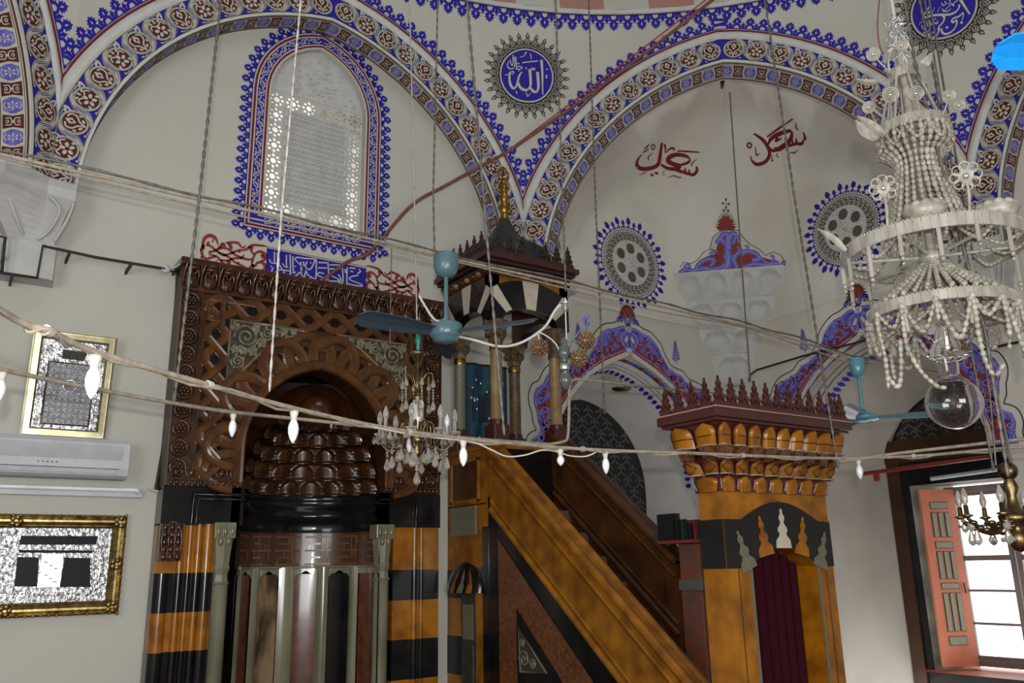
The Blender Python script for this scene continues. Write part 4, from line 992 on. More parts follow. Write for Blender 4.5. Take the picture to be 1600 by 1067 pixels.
for xc in (1.735, 3.555):
    Fv = lambda u, v, e, xc=xc: FM(xc+v, u, e); kk = 3
    for ph in (0, .5):
        strap(b, Fv, [(za+(zb_-za)*i/160, .072*trap(kk*i/160+ph)) for i in range(161)],   .072, .026 if ph else .020, STRAP, .001)
    for i in range(2*kk):
        z = za+(zb_-za)*(i+.5)/(2*kk); pfan(b, FM, (xc, z), [(xc+dx, z+dz) for dx, dz in ((0, .045), (.03, .02), (.03, -.02), (0, -.045), (-.03, -.02), (-.03, .02))], SHADEP, .004)
        for s_ in (-1, 1): pfan(b, FM, (xc+s_*.075, z+.107), [(xc+s_*.09, z+.07), (xc+s_*.09, z+.145), (xc+s_*.04, z+.107)], SHADEP, .004)
    sx = 1 if xc < 2 else -1                                     # square corner knots
    strap(b, FM, [(xc+sx*.30, 2.205), (xc-sx*.08, 2.205), (xc-sx*.08, 2.03), (xc+sx*.06, 2.03)], .05, .027, STRAP, .001)
    strap(b, FM, [(xc+sx*.035, 2.20), (xc+sx*.035, 1.95)], .05, .03, STRAP, .001)
b.build('strapwork_frame', mih)
# looped straps round the pointed arch, eye holes painted flat as dark shade
b = M()
RI = .63+.108; tA = math.acos(-.108/RI); LA = RI*(PI-tA)*1.18
def FARC(u, v, e):
    m = u > LA; uu = 2*LA-u if m else u; vert = .28
    if uu < vert: a, z = -.63-v, .98-(vert-uu)
    else:
        th = PI-(uu-vert)/(LA-vert)*(PI-tA); r = RI+v; a = .108+r*math.cos(th); z = .98+r*math.sin(th)
        if a > 0: a = 0
    return FM(2.66+(-a if m else a), z, e)
strap(b, FARC, [(2*LA*i/90, .045) for i in range(91)], .09, .028, STRAP, .001)
k = 14
for j in range(k):
    u0 = 2*LA*(j+.5)/k; w_ = 2*LA/k
    strap(b, FARC, [(u0-w_*.80*math.cos(PI*i/18), .085+.235*math.sin(PI*i/18)) for i in range(19)], .080, .030 if j % 2 else .022, STRAP, .001)
    pfan(b, FARC, (u0, .17), [(u0+dx*w_*.0+dx*.032, .17+dz*.068) for dx, dz in ((0, 1), (.7, .5), (1, 0), (.7, -.5), (0, -1), (-.7, -.5), (-1, 0), (-.7, .5))], SHADEP, .004)
    b.tube([FARC(u0+dx*.034, .17+dz*.070, .006) for dx, dz in ((0, 1), (.7, .5), (1, 0), (.7, -.5), (0, -1), (-.7, -.5), (-1, 0), (-.7, .5))], .006, WOOD, 5, True)
    u1 = 2*LA*j/k; pfan(b, FARC, (u1, .25), [(u1-.03, .285), (u1+.03, .285), (u1, .21)], SHADEP, .004)
b.build('strapwork_arch', mih)
# carved spandrels
for sx, lb in ((-1, None), (1, None)):
    b = M(); X = lambda x: 2.66+sx*x
    T = [(.82, 2.05), (.10, 2.05), (.34, 1.96), (.55, 1.80), (.70, 1.62), (.82, 1.42)]
    F = lambda u, v, e: FM(X(u), v, e)
    pfill(b, F, T, GSTONE, .004)
    b.tube([F(x, z, .012) for x, z in T], .014, GSCROLL, 6, True)
    for (cx_, cz_, r0, dr) in ((.68, 1.92, .105, 1), (.50, 1.97, .06, -1), (.74, 1.70, .06, -1), (.36, 2.0, .035, 1), (.62, 1.80, .04, 1), (.78, 1.54, .03, 1), (.78, 2.0, .035, -1), (.60, 2.01, .03, 1), (.44, 1.99, .035, -1), (.27, 2.02, .02, 1), (.70, 1.80, .03, -1), (.55, 1.88, .04, 1), (.77, 1.80, .03, 1)):
        b.tube([F(cx_+r0*(1-i/26)*math.cos(dr*i*.55), cz_+r0*(1-i/26)*math.sin(dr*i*.55), .014) for i in range(24)], .012, GSCROLL, 6)
        for q_ in range(5): a = q_*1.3; b.ball(F(cx_+r0*.95*math.cos(a), cz_+r0*.95*math.sin(a), .01), .018, GSCROLL, 6, 4)
    b.build('carved_spandrel', mih)
# muqarnas hood: overlapping tiers of scalloped cells on a shrinking half circle
b = M()
tiers = [(.66, .80, .615, 9), (.80, .95, .60, 8), (.95, 1.09, .545, 8), (1.09, 1.22, .46, 7), (1.22, 1.34, .34, 6)]
HY = YM+.10
for (z0, z1, r, n) in tiers:
    rows = []
    nn = n*12
    for i in range(13):
        t = i/12; z = E+lerp(z0, z1+.01, t); row = []
        for j in range(nn+1):
            x = (j/12) % 1-.5; top = .92*math.sqrt(max(0, 1-abs(2*x)**2.4))
            bul = .075*math.sqrt(max(0, 1-(2*x)**2))*(1-.35*t) if t < top else .0
            lip = .018 if t < .12 else 0
            rr = r-bul-lip-.05*t; a = PI*j/nn
            row.append(V((MX+.015-rr*math.cos(a), HY+rr*math.sin(a)*1.05, z)))
        rows.append(row)
    b.grid(rows, WOOD, True)
    rr2 = r-.09; b.grid([[V((MX+.015-q_*math.cos(PI*j/40), HY+q_*math.sin(PI*j/40)*1.05, E+z0+.002)) for j in range(41)] for q_ in (r+.02, rr2)], SHADEP, False)
b.lathe((MX+.015, HY, E+1.34), [(.36, 0), (.34, .08), (.27, .17), (.15, .24), (.0, .27)], WOOD, 24, True, 0, PI)
b.ball((MX+.06, HY+.10, E+1.36), .16, WOOD, 14, 10)
b.grid([[V((MX+.015-.66*math.cos(PI*j/40), HY+.66*math.sin(PI*j/40)*1.05, z)) for j in range(41)] for z in (E+.6, E+1.75)], SOFFIT, True)
b.grid([[V((MX-.64, YM+.24, z)), V((MX-.66, HY, z))] for z in (E+.6, E+1.75)], SOFFIT, False); b.grid([[V((MX+.67, YM+.24, z)), V((MX+.69, HY, z))] for z in (E+.6, E+1.75)], SOFFIT, False)
b.build('muqarnas_hood', mih)
# black entablature
b = M()
for x0, x1 in ((ML, 2.03), (3.26, MR+.02)): b.box((x0, YM+.03, E+.36), (x1, 7.19, E+.66), BLACKM)
for pts in ([(1.66, .37), (1.66, .60), (2.03, .60)], [(3.63, .37), (3.63, .60), (3.26, .60)]):
    for o_, r_ in ((0, .016), (.035, .01)):
        b.tube([(x+(o_ if x < 2.6 else -o_)*(1 if abs(x-2.645) > .7 else 1), YM+.025, E+z-(o_ if z > .5 else 0)) for x, z in pts], r_, BLACKM, 6)
prof = [(.60, .66), (.585, .64), (.60, .615), (.60, .57), (.575, .54), (.56, .49), (.56, .45), (.60, .42), (.61, .40), (.60, .33)]
b.lathe((MX+.015, YM+.03, E), prof, BLACKM, 40, True, 0, PI)
for sx in (-1, 1): b.box((MX+.015+sx*.60, YM+.03, E+.36), (MX+.015+sx*.70, YM+.10, E+.66), BLACKM)
b.build('black_entablature', mih)
# striped pilasters
def stripes(b, x0, x1, y0, y1, cuts, first):
    m = first
    for z1, z0 in zip(cuts[:-1], cuts[1:]):
        b.box((x0, y0, E+z0), (x1, y1, E+z1), m); m = BLACKM if m is ORANGEM else ORANGEM
def rstripes(b, x, y, r, cuts, first):
    m = first
    for z1, z0 in zip(cuts[:-1], cuts[1:]):
        b.tube([(x, y, E+z0), (x, y, E+z1)], r, m, 16, cap=False); m = BLACKM if m is ORANGEM else ORANGEM
cl = [.37, 0, -.29, -.57, -.86, -1.15, -1.44, -E]; cr = [.36, -.01, -.27, -.60, -.93, -1.22, -1.5, -E]
b = M(); stripes(b, ML, 1.86, YM+.06, 7.19, cl, ORANGEM)
for x, r_ in ((1.475, .055), (1.60, .028), (1.665, .02), (1.73, .028), (1.80, .045)): rstripes(b, x, YM+.055, r_, cl if x > 1.55 else cl[1:], ORANGEM if x > 1.55 else BLACKM)
b.box((ML, YM+.0, E+.09), (1.60, YM+.08, E+.37), WOOD)
for i in range(3):
    for j in range(5): b.ball((1.465+i*.05, YM-.002, E+.12+j*.055), .026, WOOD, 7, 5, (.9, .7, 1.2))
for i in range(2): b.tube([(1.515+.05*math.cos(a)*(i+.5), YM-.01, E+.24+.09*math.sin(a)*(i+.6)) for a in [2*PI*k_/14 for k_ in range(14)]], .008, WOOD, 5, True)
b.build('striped_pilaster', mih)
b = M(); stripes(b, 3.42, MR+.02, YM+.06, 7.19, cr, ORANGEM)
for x, r_ in ((3.63, .026), (3.70, .018)): rstripes(b, x, YM+.06, r_, cr, ORANGEM)
b.build('striped_pilaster', mih)
# green marble columns with muqarnas capitals
for x in (1.925, 3.325):
    b = M(); b.lathe((x, YM+.10, 0), [(.075, 0), (.075, .12), (.068, .14), (.068, E-.10), (.072, E-.09)], GREENM, 20)
    o = b.build('column', mih)
    c = M(); c.box((x-.085, YM+.02, E+.26), (x+.085, YM+.18, E+.385), GREENM, .006)
    for i in range(3): c.ball((x-.055+.055*i, YM+.018, E+.315), .022, GREENM, 7, 5, (.8, .7, 1.9))
    for i in range(2): c.ball((x-.03+.06*i, YM+.028, E+.235), .03, GREENM, 8, 6, (.8, .8, 1.2))
    c.lathe((x, YM+.10, E), [(.068, -.10), (.082, -.085), (.068, -.07), (.062, -.02), (.078, .03), (.07, .06), (.08, .16), (.09, .26)], GREENM, 8, False)
    c.build('capital', o, 'green marble muqarnas capital')
# niche wall: fret band, scalloped frieze, coloured panels
b = M(); NC = (MX+.015, YM+.03); RN = .615
def FN(u, v, e):
    a = u/RN; r = RN-e; return V((NC[0]-r*math.cos(a), NC[1]+r*math.sin(a), E+v))
LN = PI*RN
b.grid([[FN(LN*i/40, v, 0) for i in range(41)] for v in (.34, .03)], KUFIC, True)
rnd = random.Random(21); cell = .30
for c in range(7):
    u0 = LN*c/7+.015; w_ = LN/7-.02
    for i in range(5):
        v = .055+i*.06
        pline(b, FN, [(u0+.01*(i % 2)*3, v), (u0+w_*(.55 if i % 2 else .9), v)], .016, KUFICL, .006)
        if i < 4: uu = u0+w_*(.15+.18*((i*3+c) % 5)); pline(b, FN, [(uu, v), (uu, v+.06)], .016, KUFICL, .006)
    for q_ in (.62, .8): pline(b, FN, [(u0+w_*q_, .10), (u0+w_*q_, .30)], .014, KUFICL, .006)
b.build('fret_band', mih)
b = M()
segs = [(.0, .055, BLACKM), (.055, .085, RUST), (.085, .15, BRECCIA), (.15, .20, GREENM), (.20, .30, RUST), (.30, .355, GREENM), (.355, .46, BRECCIA), (.46, .535, GREENM), (.535, .64, RUST), (.64, .695, GREENM), (.695, .80, BLACKM), (.80, .85, GREENM), (.85, .915, RUST), (.915, .945, RUST), (.945, 1, BLACKM)]
for t0, t1, m in segs:
    hi = .03; lf = .016 if m is GREENM else 0
    top = -.03 if m is not GREENM else .03
    n = 8; b.grid([[FN(LN*lerp(t0, t1, i/n), v, lf+(.022*math.sin(PI*i/n) if m is GREENM else .0)) for i in range(n+1)] for v in (top, -E+.01)], m, True)
    if m is not GREENM and t1-t0 > .08:
        u0, u1 = LN*t0, LN*t1; w_ = u1-u0
        crv = [(u0, -.06), (u0+w_*.12, -.03), (u0+w_*.3, -.025), (u0+w_*.4, -.01), (u0+w_*.5, -.0), (u0+w_*.6, -.01), (u0+w_*.7, -.025), (u0+w_*.88, -.03), (u1, -.06)]
        b.grid([[FN(x, z, .012) for x, z in crv], [FN(x, .035, .012) for x, z in crv]], GREENM, False)
    else: b.grid([[FN(LN*lerp(t0, t1, i/4), v, .016) for i in range(5)] for v in (-.03, .035)], GREENM, False)
b.tube([FN(LN*i/40, .03, .015) for i in range(41)], .012, GREENM, 6)
b.build('niche_panels', mih)
# ------------------------------------------------------------------ minbar
X0, X1 = 4.08, 4.86
mb = thing('minbar', (4.44, 5.4, 0), 'orange and brown marble minbar with a stair, a gate and a lead-roofed canopy', 'minbar')
def FS_(y, z, e=0): return V((X0-e, y, E+z))            # outer left flank, (y, z) relative to eye height
def BXs(b, y0, y1, z0, z1, d, m, bev=0): b.box((X0-d, y0, E+z0), (X0+.06, y1, E+z1), m, bev)
# stair flank
b = M()
def tri(apy, apz, sl, zb, e, m):
    yb = apy-(apz-zb)/sl; b.poly([FS_(apy, apz, e), FS_(apy, zb, e), FS_(yb, zb, e)], m)
b.prism([FS_(6.46, .62), FS_(6.46, -E), FS_(3.66, -E)], (X1-X0, 0, 0), BLACKM)
b.poly([FS_(6.30, .24, .006), FS_(6.30, -1.70, .006), FS_(4.02, -1.70, .006)], REDM)
b.poly([FS_(6.03, -.33, .010), FS_(6.03, -.93, .010), FS_(5.33, -.93, .010)], BLACKM)
b.build('stair_flank', mb)
b = M(); T = [FS_(5.995, -.48, .014), FS_(5.975, -.82, .014), FS_(5.62, -.80, .014)]
b.poly(T, GSTONE); b.tube(T, .012, SLAB, 6, True)
for cy, cz, r in ((5.92, -.72, .07), (5.80, -.75, .045), (5.94, -.60, .035)): b.tube([FS_(cy+r*(1-i/20)*math.cos(i*.6), cz+r*(1-i/20)*math.sin(i*.6), .018) for i in range(18)], .009, SLAB, 5)
b.build('carved_triangle', mb)
# steps
b = M(); ns = 11
for i in range(ns):
    y1 = 6.37-i*.235; z1 = E+.48-i*.205
    b.box((X0+.10, y1-.235, max(.0, z1-.25)), (X1-.10, y1, z1), CARPET)
b.build('steps', mb)
# balustrades
def balustrade(x0, x1, dz, m, mi, name, ye=3.72):
    b = M(); zl = lambda y, z: z+dz-(6.40-y)*2.04/2.68
    q_ = [(6.40, 1.03+dz), (6.40, .48), (ye, zl(ye, .48)-dz), (ye, zl(ye, 1.03))]
    b.prism([V((x0, y, E+z)) for y, z in q_], (x1-x0, 0, 0), m)
    sl = (1.03+1.01)/(6.40-3.72)
    for off, r in ((.0, .035), (-.12, .018), (-.135+-.33, .018), (-.44-.1, .03)):
        for xs in (x0, x1): b.tube([(xs, 6.38, E+1.03+dz+off), (xs, ye+.01, E+zl(ye, 1.03)+off)], r, m, 8)
    for xs, sg in ((x0, -1), (x1, 1)):
        b.poly([V((xs+sg*.012, y, E+z)) for y, z in [(6.30, .80+dz), (6.30, .52+dz), (ye+.13, zl(ye+.13, .597)), (ye+.13, zl(ye+.13, .876))]], mi)
    b.prism([V((x0-.03, y, E+z)) for y, z in [(6.40, 1.05+dz), (6.40, 1.01+dz), (ye, zl(ye, 1.01)), (ye, zl(ye, 1.05))]], (x1-x0+.06, 0, 0), m)
    b.build(name, mb)
balustrade(X0-.02, X0+.10, 0, ORANGED, ORANGED, 'balustrade')
balustrade(X1-.10, X1+.02, .17, BROWNM, BROWNM, 'balustrade', 4.85)
# tower base
b = M()
TY0, TY1 = 6.40, 7.19
b.box((X0+.03, TY0+.02, 0), (X1-.03, TY1, E+1.06), BROWNM)
BXs(b, TY0-.01, TY1, .55, 1.08, -.0, ORANGED)
b.box((X0-.02, TY0-.02, E+1.04), (X1+.02, TY1, E+1.10), ORANGED, .012)
for (y0, y1, z0, z1) in ((6.60, 7.12, .95, .985), (6.60, 7.12, .575, .61), (6.60, 6.635, .575, .985), (7.085, 7.12, .575, .985)): BXs(b, y0, y1, z0, z1, .018, ORANGED, .006)
b.poly([FS_(6.63, .60, .004), FS_(7.09, .60, .004), FS_(7.09, .96, .004), FS_(6.63, .96, .004)], BROWNM)
BXs(b, 6.50, TY1, -.22, .56, .0, ORANGED); BXs(b, 6.46, 6.56, -E, .35, .004, BLACKM)
BXs(b, 6.50, TY1, -E, -.22, .0, ORANGEM); BXs(b, 6.93, TY1, -.93, -.60, .003, BLACKM); BXs(b, 6.93, TY1, -.27, -.02, .003, BLACKM); BXs(b, 6.56, 6.66, -.22, .0, .003, BLACKM)
BXs(b, 6.68, 6.93, -E, -.20, .006, GREYM); BXs(b, 6.72, 6.90, -.62, -.32, .010, SLAB, .0); BXs(b, 6.72, 6.90, -1.0, -.66, .012, GREYM, .004)
b.box((X0+.2, TY0+.0, E+.2), (X1-.1, TY0+.03, E+1.05), SHADEP)
b.build('tower_base', mb)
b = M(); b.box((X0-.012, 6.66, E+.285), (X0+.03, 7.12, E+.55), SLAB, .004); b.build('marble_slab', mb, 'grey green marble slab')
# little muqarnas niche in the tower flank
b = M(); cy = 6.865; rows = []
for i in range(9):
    t = i/8; z = .05-.27*t; w_ = .27*math.sqrt(max(.0, 1-(1-min(1, t*1.25))**2))+.02
    rows.append([FS_(cy+w_*math.cos(PI*j/20), z+.0, .004+.10*t*math.sin(PI*j/20)) for j in range(21)])
b.grid(rows, BLACKM, True)
for k in range(6):
    a = PI*(k+.5)/6; m = (ORANGED, SLAB, ORANGED, SLAB, ORANGED, SLAB)[k]
    F = lambda u, v, e, a=a: FS_(cy+(.265*min(1, 1.2*math.sqrt(max(0, (.06-v)/.27)))+.004)*math.cos(a+u), v, .012+.10*((.05-v)/.27)*math.sin(a+u))
    pfan(b, F, (0, -.14), [(-.17, -.22), (-.17, -.17), (-.08, -.13), (-.10, -.08), (0, -.01), (.10, -.08), (.08, -.13), (.17, -.17), (.17, -.22)], m, 0)
b.poly([FS_(cy+.26*math.cos(PI*j/16), -.215+.10*math.sin(PI*j/16)*0, .105*math.sin(PI*j/16)) for j in range(17)], SHADEP)
b.build('niche_hood', mb)
# canopy
for x, y, dk in ((4.14, 6.39, 0), (4.82, 6.39, 0), (4.14, 7.06, 1), (4.80, 7.06, 1)):
    b = M(); b.lathe((x, y, E), [(.062, 1.28), (.058, 1.32), (.055, 1.98), (.06, 2.0)], (SLAB if x < 4.5 else OCHRED) if dk else OCHRE, 20); o = b.build('column', mb)
    c = M(); c.box((x-.085, y-.085, E+1.08), (x+.085, y+.085, E+1.25), MAROON, .01); c.lathe((x, y, E), [(.085, 1.25), (.066, 1.30)], MAROON, 12); c.build('plinth', o)
    c = M(); c.lathe((x, y, E), [(.062, 1.95), (.066, 1.965), (.062, 1.98), (.066, 1.995), (.06, 2.01)], GOLD if dk else OCHRED, 16)
    c.lathe((x, y, E), [(.06, 2.01), (.075, 2.05), (.07, 2.07), (.098, 2.11), (.092, 2.14), (.125, 2.19), (.125, 2.235)], OCHRED, 8, False)
    for k in range(8): a = PI/4*k; c.ball((x+.088*math.cos(a), y+.088*math.sin(a), E+2.11), .028, OCHRED, 6, 5, (.8, .8, 1.3))
    c.build('capital', o)
def vouss(P, w0, w1, zs, ze, name):
    """face with an arch of alternating black and cream voussoirs; P(a, z, e)"""
    b = M(); c = (w0+w1)/2; hw = (w1-w0)/2-.13; n = 7; rise = .15
    inn = [(c-hw*math.cos(PI*i/36), zs+rise*math.sin(PI*i/36)**.8) for i in range(37)]
    outl = [(w0, zs), (w0, ze), (w1, ze), (w1, zs)]
    for e0 in (0, .10): b.poly([P(*p_, -e0) for p_ in outl+inn[::-1]], BROWNM if name == 'side_arch' else ORANGED)
    b.grid([[P(x, z, 0) for x, z in inn], [P(x, z, -.10) for x, z in inn]], BLACKM, False)
    b.grid([[P(x, z, 0) for x, z in outl], [P(x, z, -.10) for x, z in outl]], BLACKM, False)
    b.add([P(w0, zs, .003), P(w0, zs+.26, .003), P(c-hw, zs+.26, .003), P(c-hw, zs, .003)], [[0, 1, 2, 3]], BLACKM); b.add([P(w1, zs, .003), P(w1, zs+.26, .003), P(c+hw, zs+.26, .003), P(c+hw, zs, .003)], [[0, 1, 2, 3]], BLACKM)
    for k in range(n):
        m = PAPER if k % 2 else BLACKM; s_ = .12 if m is PAPER else -.12
        def pt(a, r): return (min(w1, max(w0, c-(hw+r*.85)*math.cos(a))), min(ze-.075, zs+(rise+r*.95)*math.sin(a)**.8))
        a0, a1 = PI*max(.0, k+s_)/n, PI*min(n, k+1-s_)/n
        q_ = [pt(lerp(a0, a1, i/4), .004) for i in range(5)]+[pt(lerp(a1, a0, i/4), .30) for i in range(5)]
        e_ = .010 if m is PAPER else .006
        pfill(b, lambda u, v, e: P(u, v, e), q_, m, e_)
    b.grid([[P(lerp(w0, w1, i/12), lerp(ze-.07, ze, j/2), .012+.05*(j/2)) for i in range(13)] for j in range(3)], BROWNM, False)
    for k in range(8): b.ball(P(lerp(w0, w1, (k+.5)/8), ze-.035, .02), .045, OCHRE if k % 2 else BROWNM, 8, 5, (1, 1, .6))
    b.build(name, mb)
vouss(lambda a, z, e: V((a, 6.30-e, E+z)), 4.03, 4.94, 2.225, 2.74, 'canopy_arch')
vouss(lambda a, z, e: V((4.03-e, a, E+z)), 6.30, 7.15, 2.225, 2.74, 'side_arch')
vouss(lambda a, z, e: V((4.94+e, a, E+z)), 6.30, 7.15, 2.225, 2.74, 'side_arch')
b = M(); b.box((4.03, 6.30, E+2.70), (4.94, 7.15, E+2.74), SHADEP)
for k, (o_, z0, z1, m) in enumerate(((.03, 2.74, 2.77, BROWNM), (.08, 2.77, 2.80, DCREST), (.12, 2.80, 2.85, MAROON))): b.box((4.03-o_, 6.30-o_, E+z0), (4.94+o_*.6, 7.19, E+z1), m, .006)
b.build('canopy_cornice', mb)
def crest_piece(P, w_, h, m):
    o_ = [(-.5, 0), (-.5, .12), (-.30, .22), (-.42, .34), (-.22, .44), (-.30, .56), (-.12, .64), (-.18, .76), (-.04, .84), (0, 1), (.04, .84), (.18, .76), (.12, .64), (.30, .56), (.22, .44), (.42, .34), (.30, .22), (.5, .12), (.5, 0)]
    hs = [[(0, .74), (-.075, .63), (0, .50), (.075, .63)], [(-.2, .33), (-.29, .22), (-.2, .09), (-.11, .22)], [(.2, .33), (.11, .22), (.2, .09), (.29, .22)], [(0, .42), (-.08, .30), (0, .17), (.08, .30)]]
    b = M(); b.holed([P(x*w_, z*h, 0) for x, z in o_], [[P(x*w_, z*h, 0) for x, z in hh] for hh in hs], P(0, 0, .018)-P(0, 0, 0), m); b.build('crest_finial', mb)
for k in range(7): x = lerp(4.0, 4.96, (k+.5)/7); crest_piece(lambda a, z, e, x=x: V((x+a, 6.20+e, E+2.85+z)), .135, .23, DCREST)
for k in range(7): y = lerp(6.24, 7.16, (k+.5)/7); crest_piece(lambda a, z, e, y=y: V((3.93+e, y+a, E+2.85+z)), .135, .23, DCREST)
for k in range(6): y = lerp(6.30, 7.16, (k+.5)/6); crest_piece(lambda a, z, e, y=y: V((4.98+e, y+a, E+2.85+z)), .135, .23, DCREST)
b = M(); RC = (4.44, 6.66, E)
b.lathe(RC, [(.47, 2.84), (.47, 2.96), (.45, 3.03), (.39, 3.08), (.29, 3.13), (.20, 3.20), (.13, 3.28), (.085, 3.36), (.05, 3.44), (.0, 3.46)], LEAD, 16, True)
rf = b.build('lead_roof', mb)
b = M(); b.lathe(RC, [(.04, 3.38), (.055, 3.44), (.038, 3.48), (.038, 3.52), (.07, 3.565), (.036, 3.61), (.036, 3.64), (.064, 3.68), (.034, 3.72), (.032, 3.75), (.056, 3.785), (.024, 3.82), (.02, 3.87)], GOLD, 16)
b.tube([(RC[0]+.06*math.cos(a), RC[1], E+3.95+.065*math.sin(a)) for a in [-PI/2-2.4+4.8*i/16 for i in range(17)]], [.006+.014*math.sin(PI*i/16) for i in range(17)], GOLD, 8)
for k in range(5): a = PI*(k+.5)/5; b.ball((RC[0]+.03*math.cos(a), RC[1], E+3.96+.05*math.sin(a)), .02, GOLD, 6, 5, (1, .5, 1.4))
b.build('finial', mb)
# gate at the foot of the stair
GX0, GX1, GY0, GY1 = 3.94, 4.95, 3.59, 3.78
OX0, OX1 = 4.145, 4.785
b = M(); arcg = [(lerp(OX0, OX1, i/16), -.03+.12*math.sin(PI*i/16)**.9) for i in range(17)]
def gp(x, z, y): return V((x, y, E+z))
prof = [(GX0, -E), (GX0, .43), (GX1, .43), (GX1, -E), (OX1, -E)]+arcg[::-1]+[(OX0, -E)]
b.prism([gp(x, z, GY0) for x, z in prof], (0, GY1-GY0, 0), ORANGEM)
b.build('gate_frame', mb)
b = M()                                                  # black arch head with flame-shaped inlays
blk = [(GX0-.004, -.035), (GX0-.004, .255), (4.07, .255)]+[(lerp(4.09, 4.83, i/12), .255+.115*math.sin(PI*i/12)) for i in range(13)]+[(GX1+.004, .245), (GX1+.004, -.035), (OX1, -.035)]+arcg[::-1]+[(OX0, -.035)]
b.poly([gp(x, z, GY0-.006) for x, z in blk], BLACKM)
for x in (GX0-.006, GX1+.006): b.poly([V((x, y, E+z)) for y, z in ((GY0, -.035), (GY1, -.035), (GY1, .255), (GY0, .255))], BLACKM)
cg = (OX0+OX1)/2
for k in range(5):
    t = (k-2)/2; x = cg+t*.335; z0 = .082-.125*abs(t)**1.5; m = (SLAB, ORANGEM, PAPER, ORANGEM, SLAB)[k]
    rot = -t*.36; h = .245; cr_, sr_ = math.cos(rot), math.sin(rot)
    sh = [(0, 1), (-.07, .93), (-.05, .88), (-.17, .80), (-.17, .72), (-.09, .66), (-.13, .60), (-.32, .50), (-.32, .42), (-.22, .36), (-.28, .30), (-.5, .20), (-.55, 0), (.55, 0), (.5, .20), (.28, .30), (.22, .36), (.32, .42), (.32, .50), (.13, .60), (.09, .66), (.17, .72), (.17, .80), (.05, .88), (.07, .93)]
    q_ = [(x+(a*.125)*cr_-(c*h)*sr_, z0+(a*.125)*sr_+(c*h)*cr_) for a, c in sh]
    b.prism([gp(x_, z_, GY0-.014) for x_, z_ in q_], (0, .01, 0), m)
for xs in (OX0, OX1): b.box((xs-.006, GY0-.012, 0), (xs+.006, GY0+.0, E-.03), SLAB)
b.box((4.035, GY0-.004, 0), (4.039, GY0+.002, E+.25), BROWNM); b.box((4.868, GY0-.004, 0), (4.872, GY0+.002, E+.25), BROWNM)
b.build('arch_head', mb)
b = M()
rows = [[V((lerp(OX0-.03, OX1+.03, i/48), GY1-.03+.012*math.sin(i*1.1), z)) for i in range(49)] for z in (.02, E*.6, E+.09)]
b.grid(rows, CURT, True); b.build('curtain', mb)
# muqarnas cornice of the gate
def gate_tier(b, z0, z1, o0, o1, nf, nsd, style):
    """one tier round front and sides, o = projection from the gate body"""
    def P(side, u, t, e):
        o = lerp(o0, o1, t)+e; z = E+lerp(z0, z1, t)
        if side == 0: return V((lerp(GX0-o, GX1+o, u), GY0-o, z))
        if side == 1: return V((GX0-o, lerp(GY1+o, GY0-o, u), z))
        return V((GX1+o, lerp(GY0-o, GY1+o, u), z))
    for side, n in ((0, nf), (1, nsd), (2, nsd)):
        b.grid([[P(side, i/n, t, -.03) for i in range(n+1)] for t in (0, .5, 1)], MAROON, False)
        for k in range(n):
            u0, u1 = (k+.06)/n, (k+.94)/n; rows = []
            for j in range(9):
                t = j/8; ww = 1 if t < .55 else math.sqrt(max(0, 1-((t-.55)/.45)**2)); 
                if style == 2: ww *= 1
                row = []
                for i in range(9):
                    x = i/8-.5; bul = .038*math.sqrt(max(0, 1-(2*x)**2))*(1-.3*t)
                    row.append(P(side, lerp(u0, u1, .5+x*ww), t*.96+.0, bul-.012))
                rows.append(row)
            b.grid(rows, ORANGEM if style != 1 else ORANGED, True)
            um = (u0+u1)/2
            if style == 0:
                b.tube([P(side, lerp(u0, u1, i/6), .42, -.006+.032*math.sin(PI*i/6)) for i in range(7)], .004, BROWNM, 5); b.tube([P(side, lerp(u0, u1, i/6), .03, .006+.036*math.sin(PI*i/6)) for i in range(7)], .0055, LIPP, 6)
            elif style == 1:
                q_ = [P(side, um, .85, .018), P(side, lerp(u0, um, .3), .5, .012), P(side, um, .15, .024), P(side, lerp(u1, um, .3), .5, .012)]
                b.tube(q_, .005, BROWNM, 5, True); b.tube([P(side, lerp(u0, u1, i/6), .04, .006+.034*math.sin(PI*i/6)) for i in range(7)], .005, LIPP, 6)
            else: b.tube([P(side, u0, 0, .0), P(side, u0, .75, .008)], .005, LIPP, 6)
b = M(); b.box((GX0-.01, GY0-.01, E+.42), (GX1+.01, GY1+.01, E+.80), MAROON)
gate_tier(b, .42, .52, .0, .03, 7, 1, 2); gate_tier(b, .52, .615, .03, .075, 8, 2, 1)
# tapering pendants under the tall arched cells
def pendant(cx_, cy_, dx, dy):
    def sec(w_, dpt, z): return [V((cx_+(w_*dy)*sx-dx*dpt*q_, cy_+(w_*dx)*sx-dy*dpt*q_, E+z)) for sx, q_ in ((-1, 0), (-1, 1), (1, 1), (1, 0))]
    b.grid([sec(.030, .035, .605), sec(.034, .05, .62), sec(.046, .075, .69)], REDM, False, False, True); b.add(sec(.030, .035, .605), [[0, 1, 2, 3]], REDM)
for k in range(9): pendant(lerp(GX0-.09, GX1+.09, (k+.5)/9), GY0-.045, 0, 1)
for k in range(2): pendant(GX0-.045, lerp(GY1+.09, GY0-.09, (k+.5)/2), 1, 0)
gate_tier(b, .685, .83, .09, .13, 9, 2, 0)
b.build('muqarnas_cornice', mb)
b = M()
for o_, z0, z1, m in ((.14, .83, .85, MAROON), (.16, .85, .905, MAROON), (.165, .905, .915, SALMON)): b.box((GX0-o_, GY0-o_, E+z0), (GX1+o_, GY1+o_, E+z1), m, .004)
b.build('gate_cornice', mb)
for k in range(12): x = lerp(GX0-.15, GX1+.14, (k+.5)/12); crest_piece(lambda a, z, e, x=x: V((x+a, GY0-.145+e, E+.915+z)), .108, .19, MAROON)
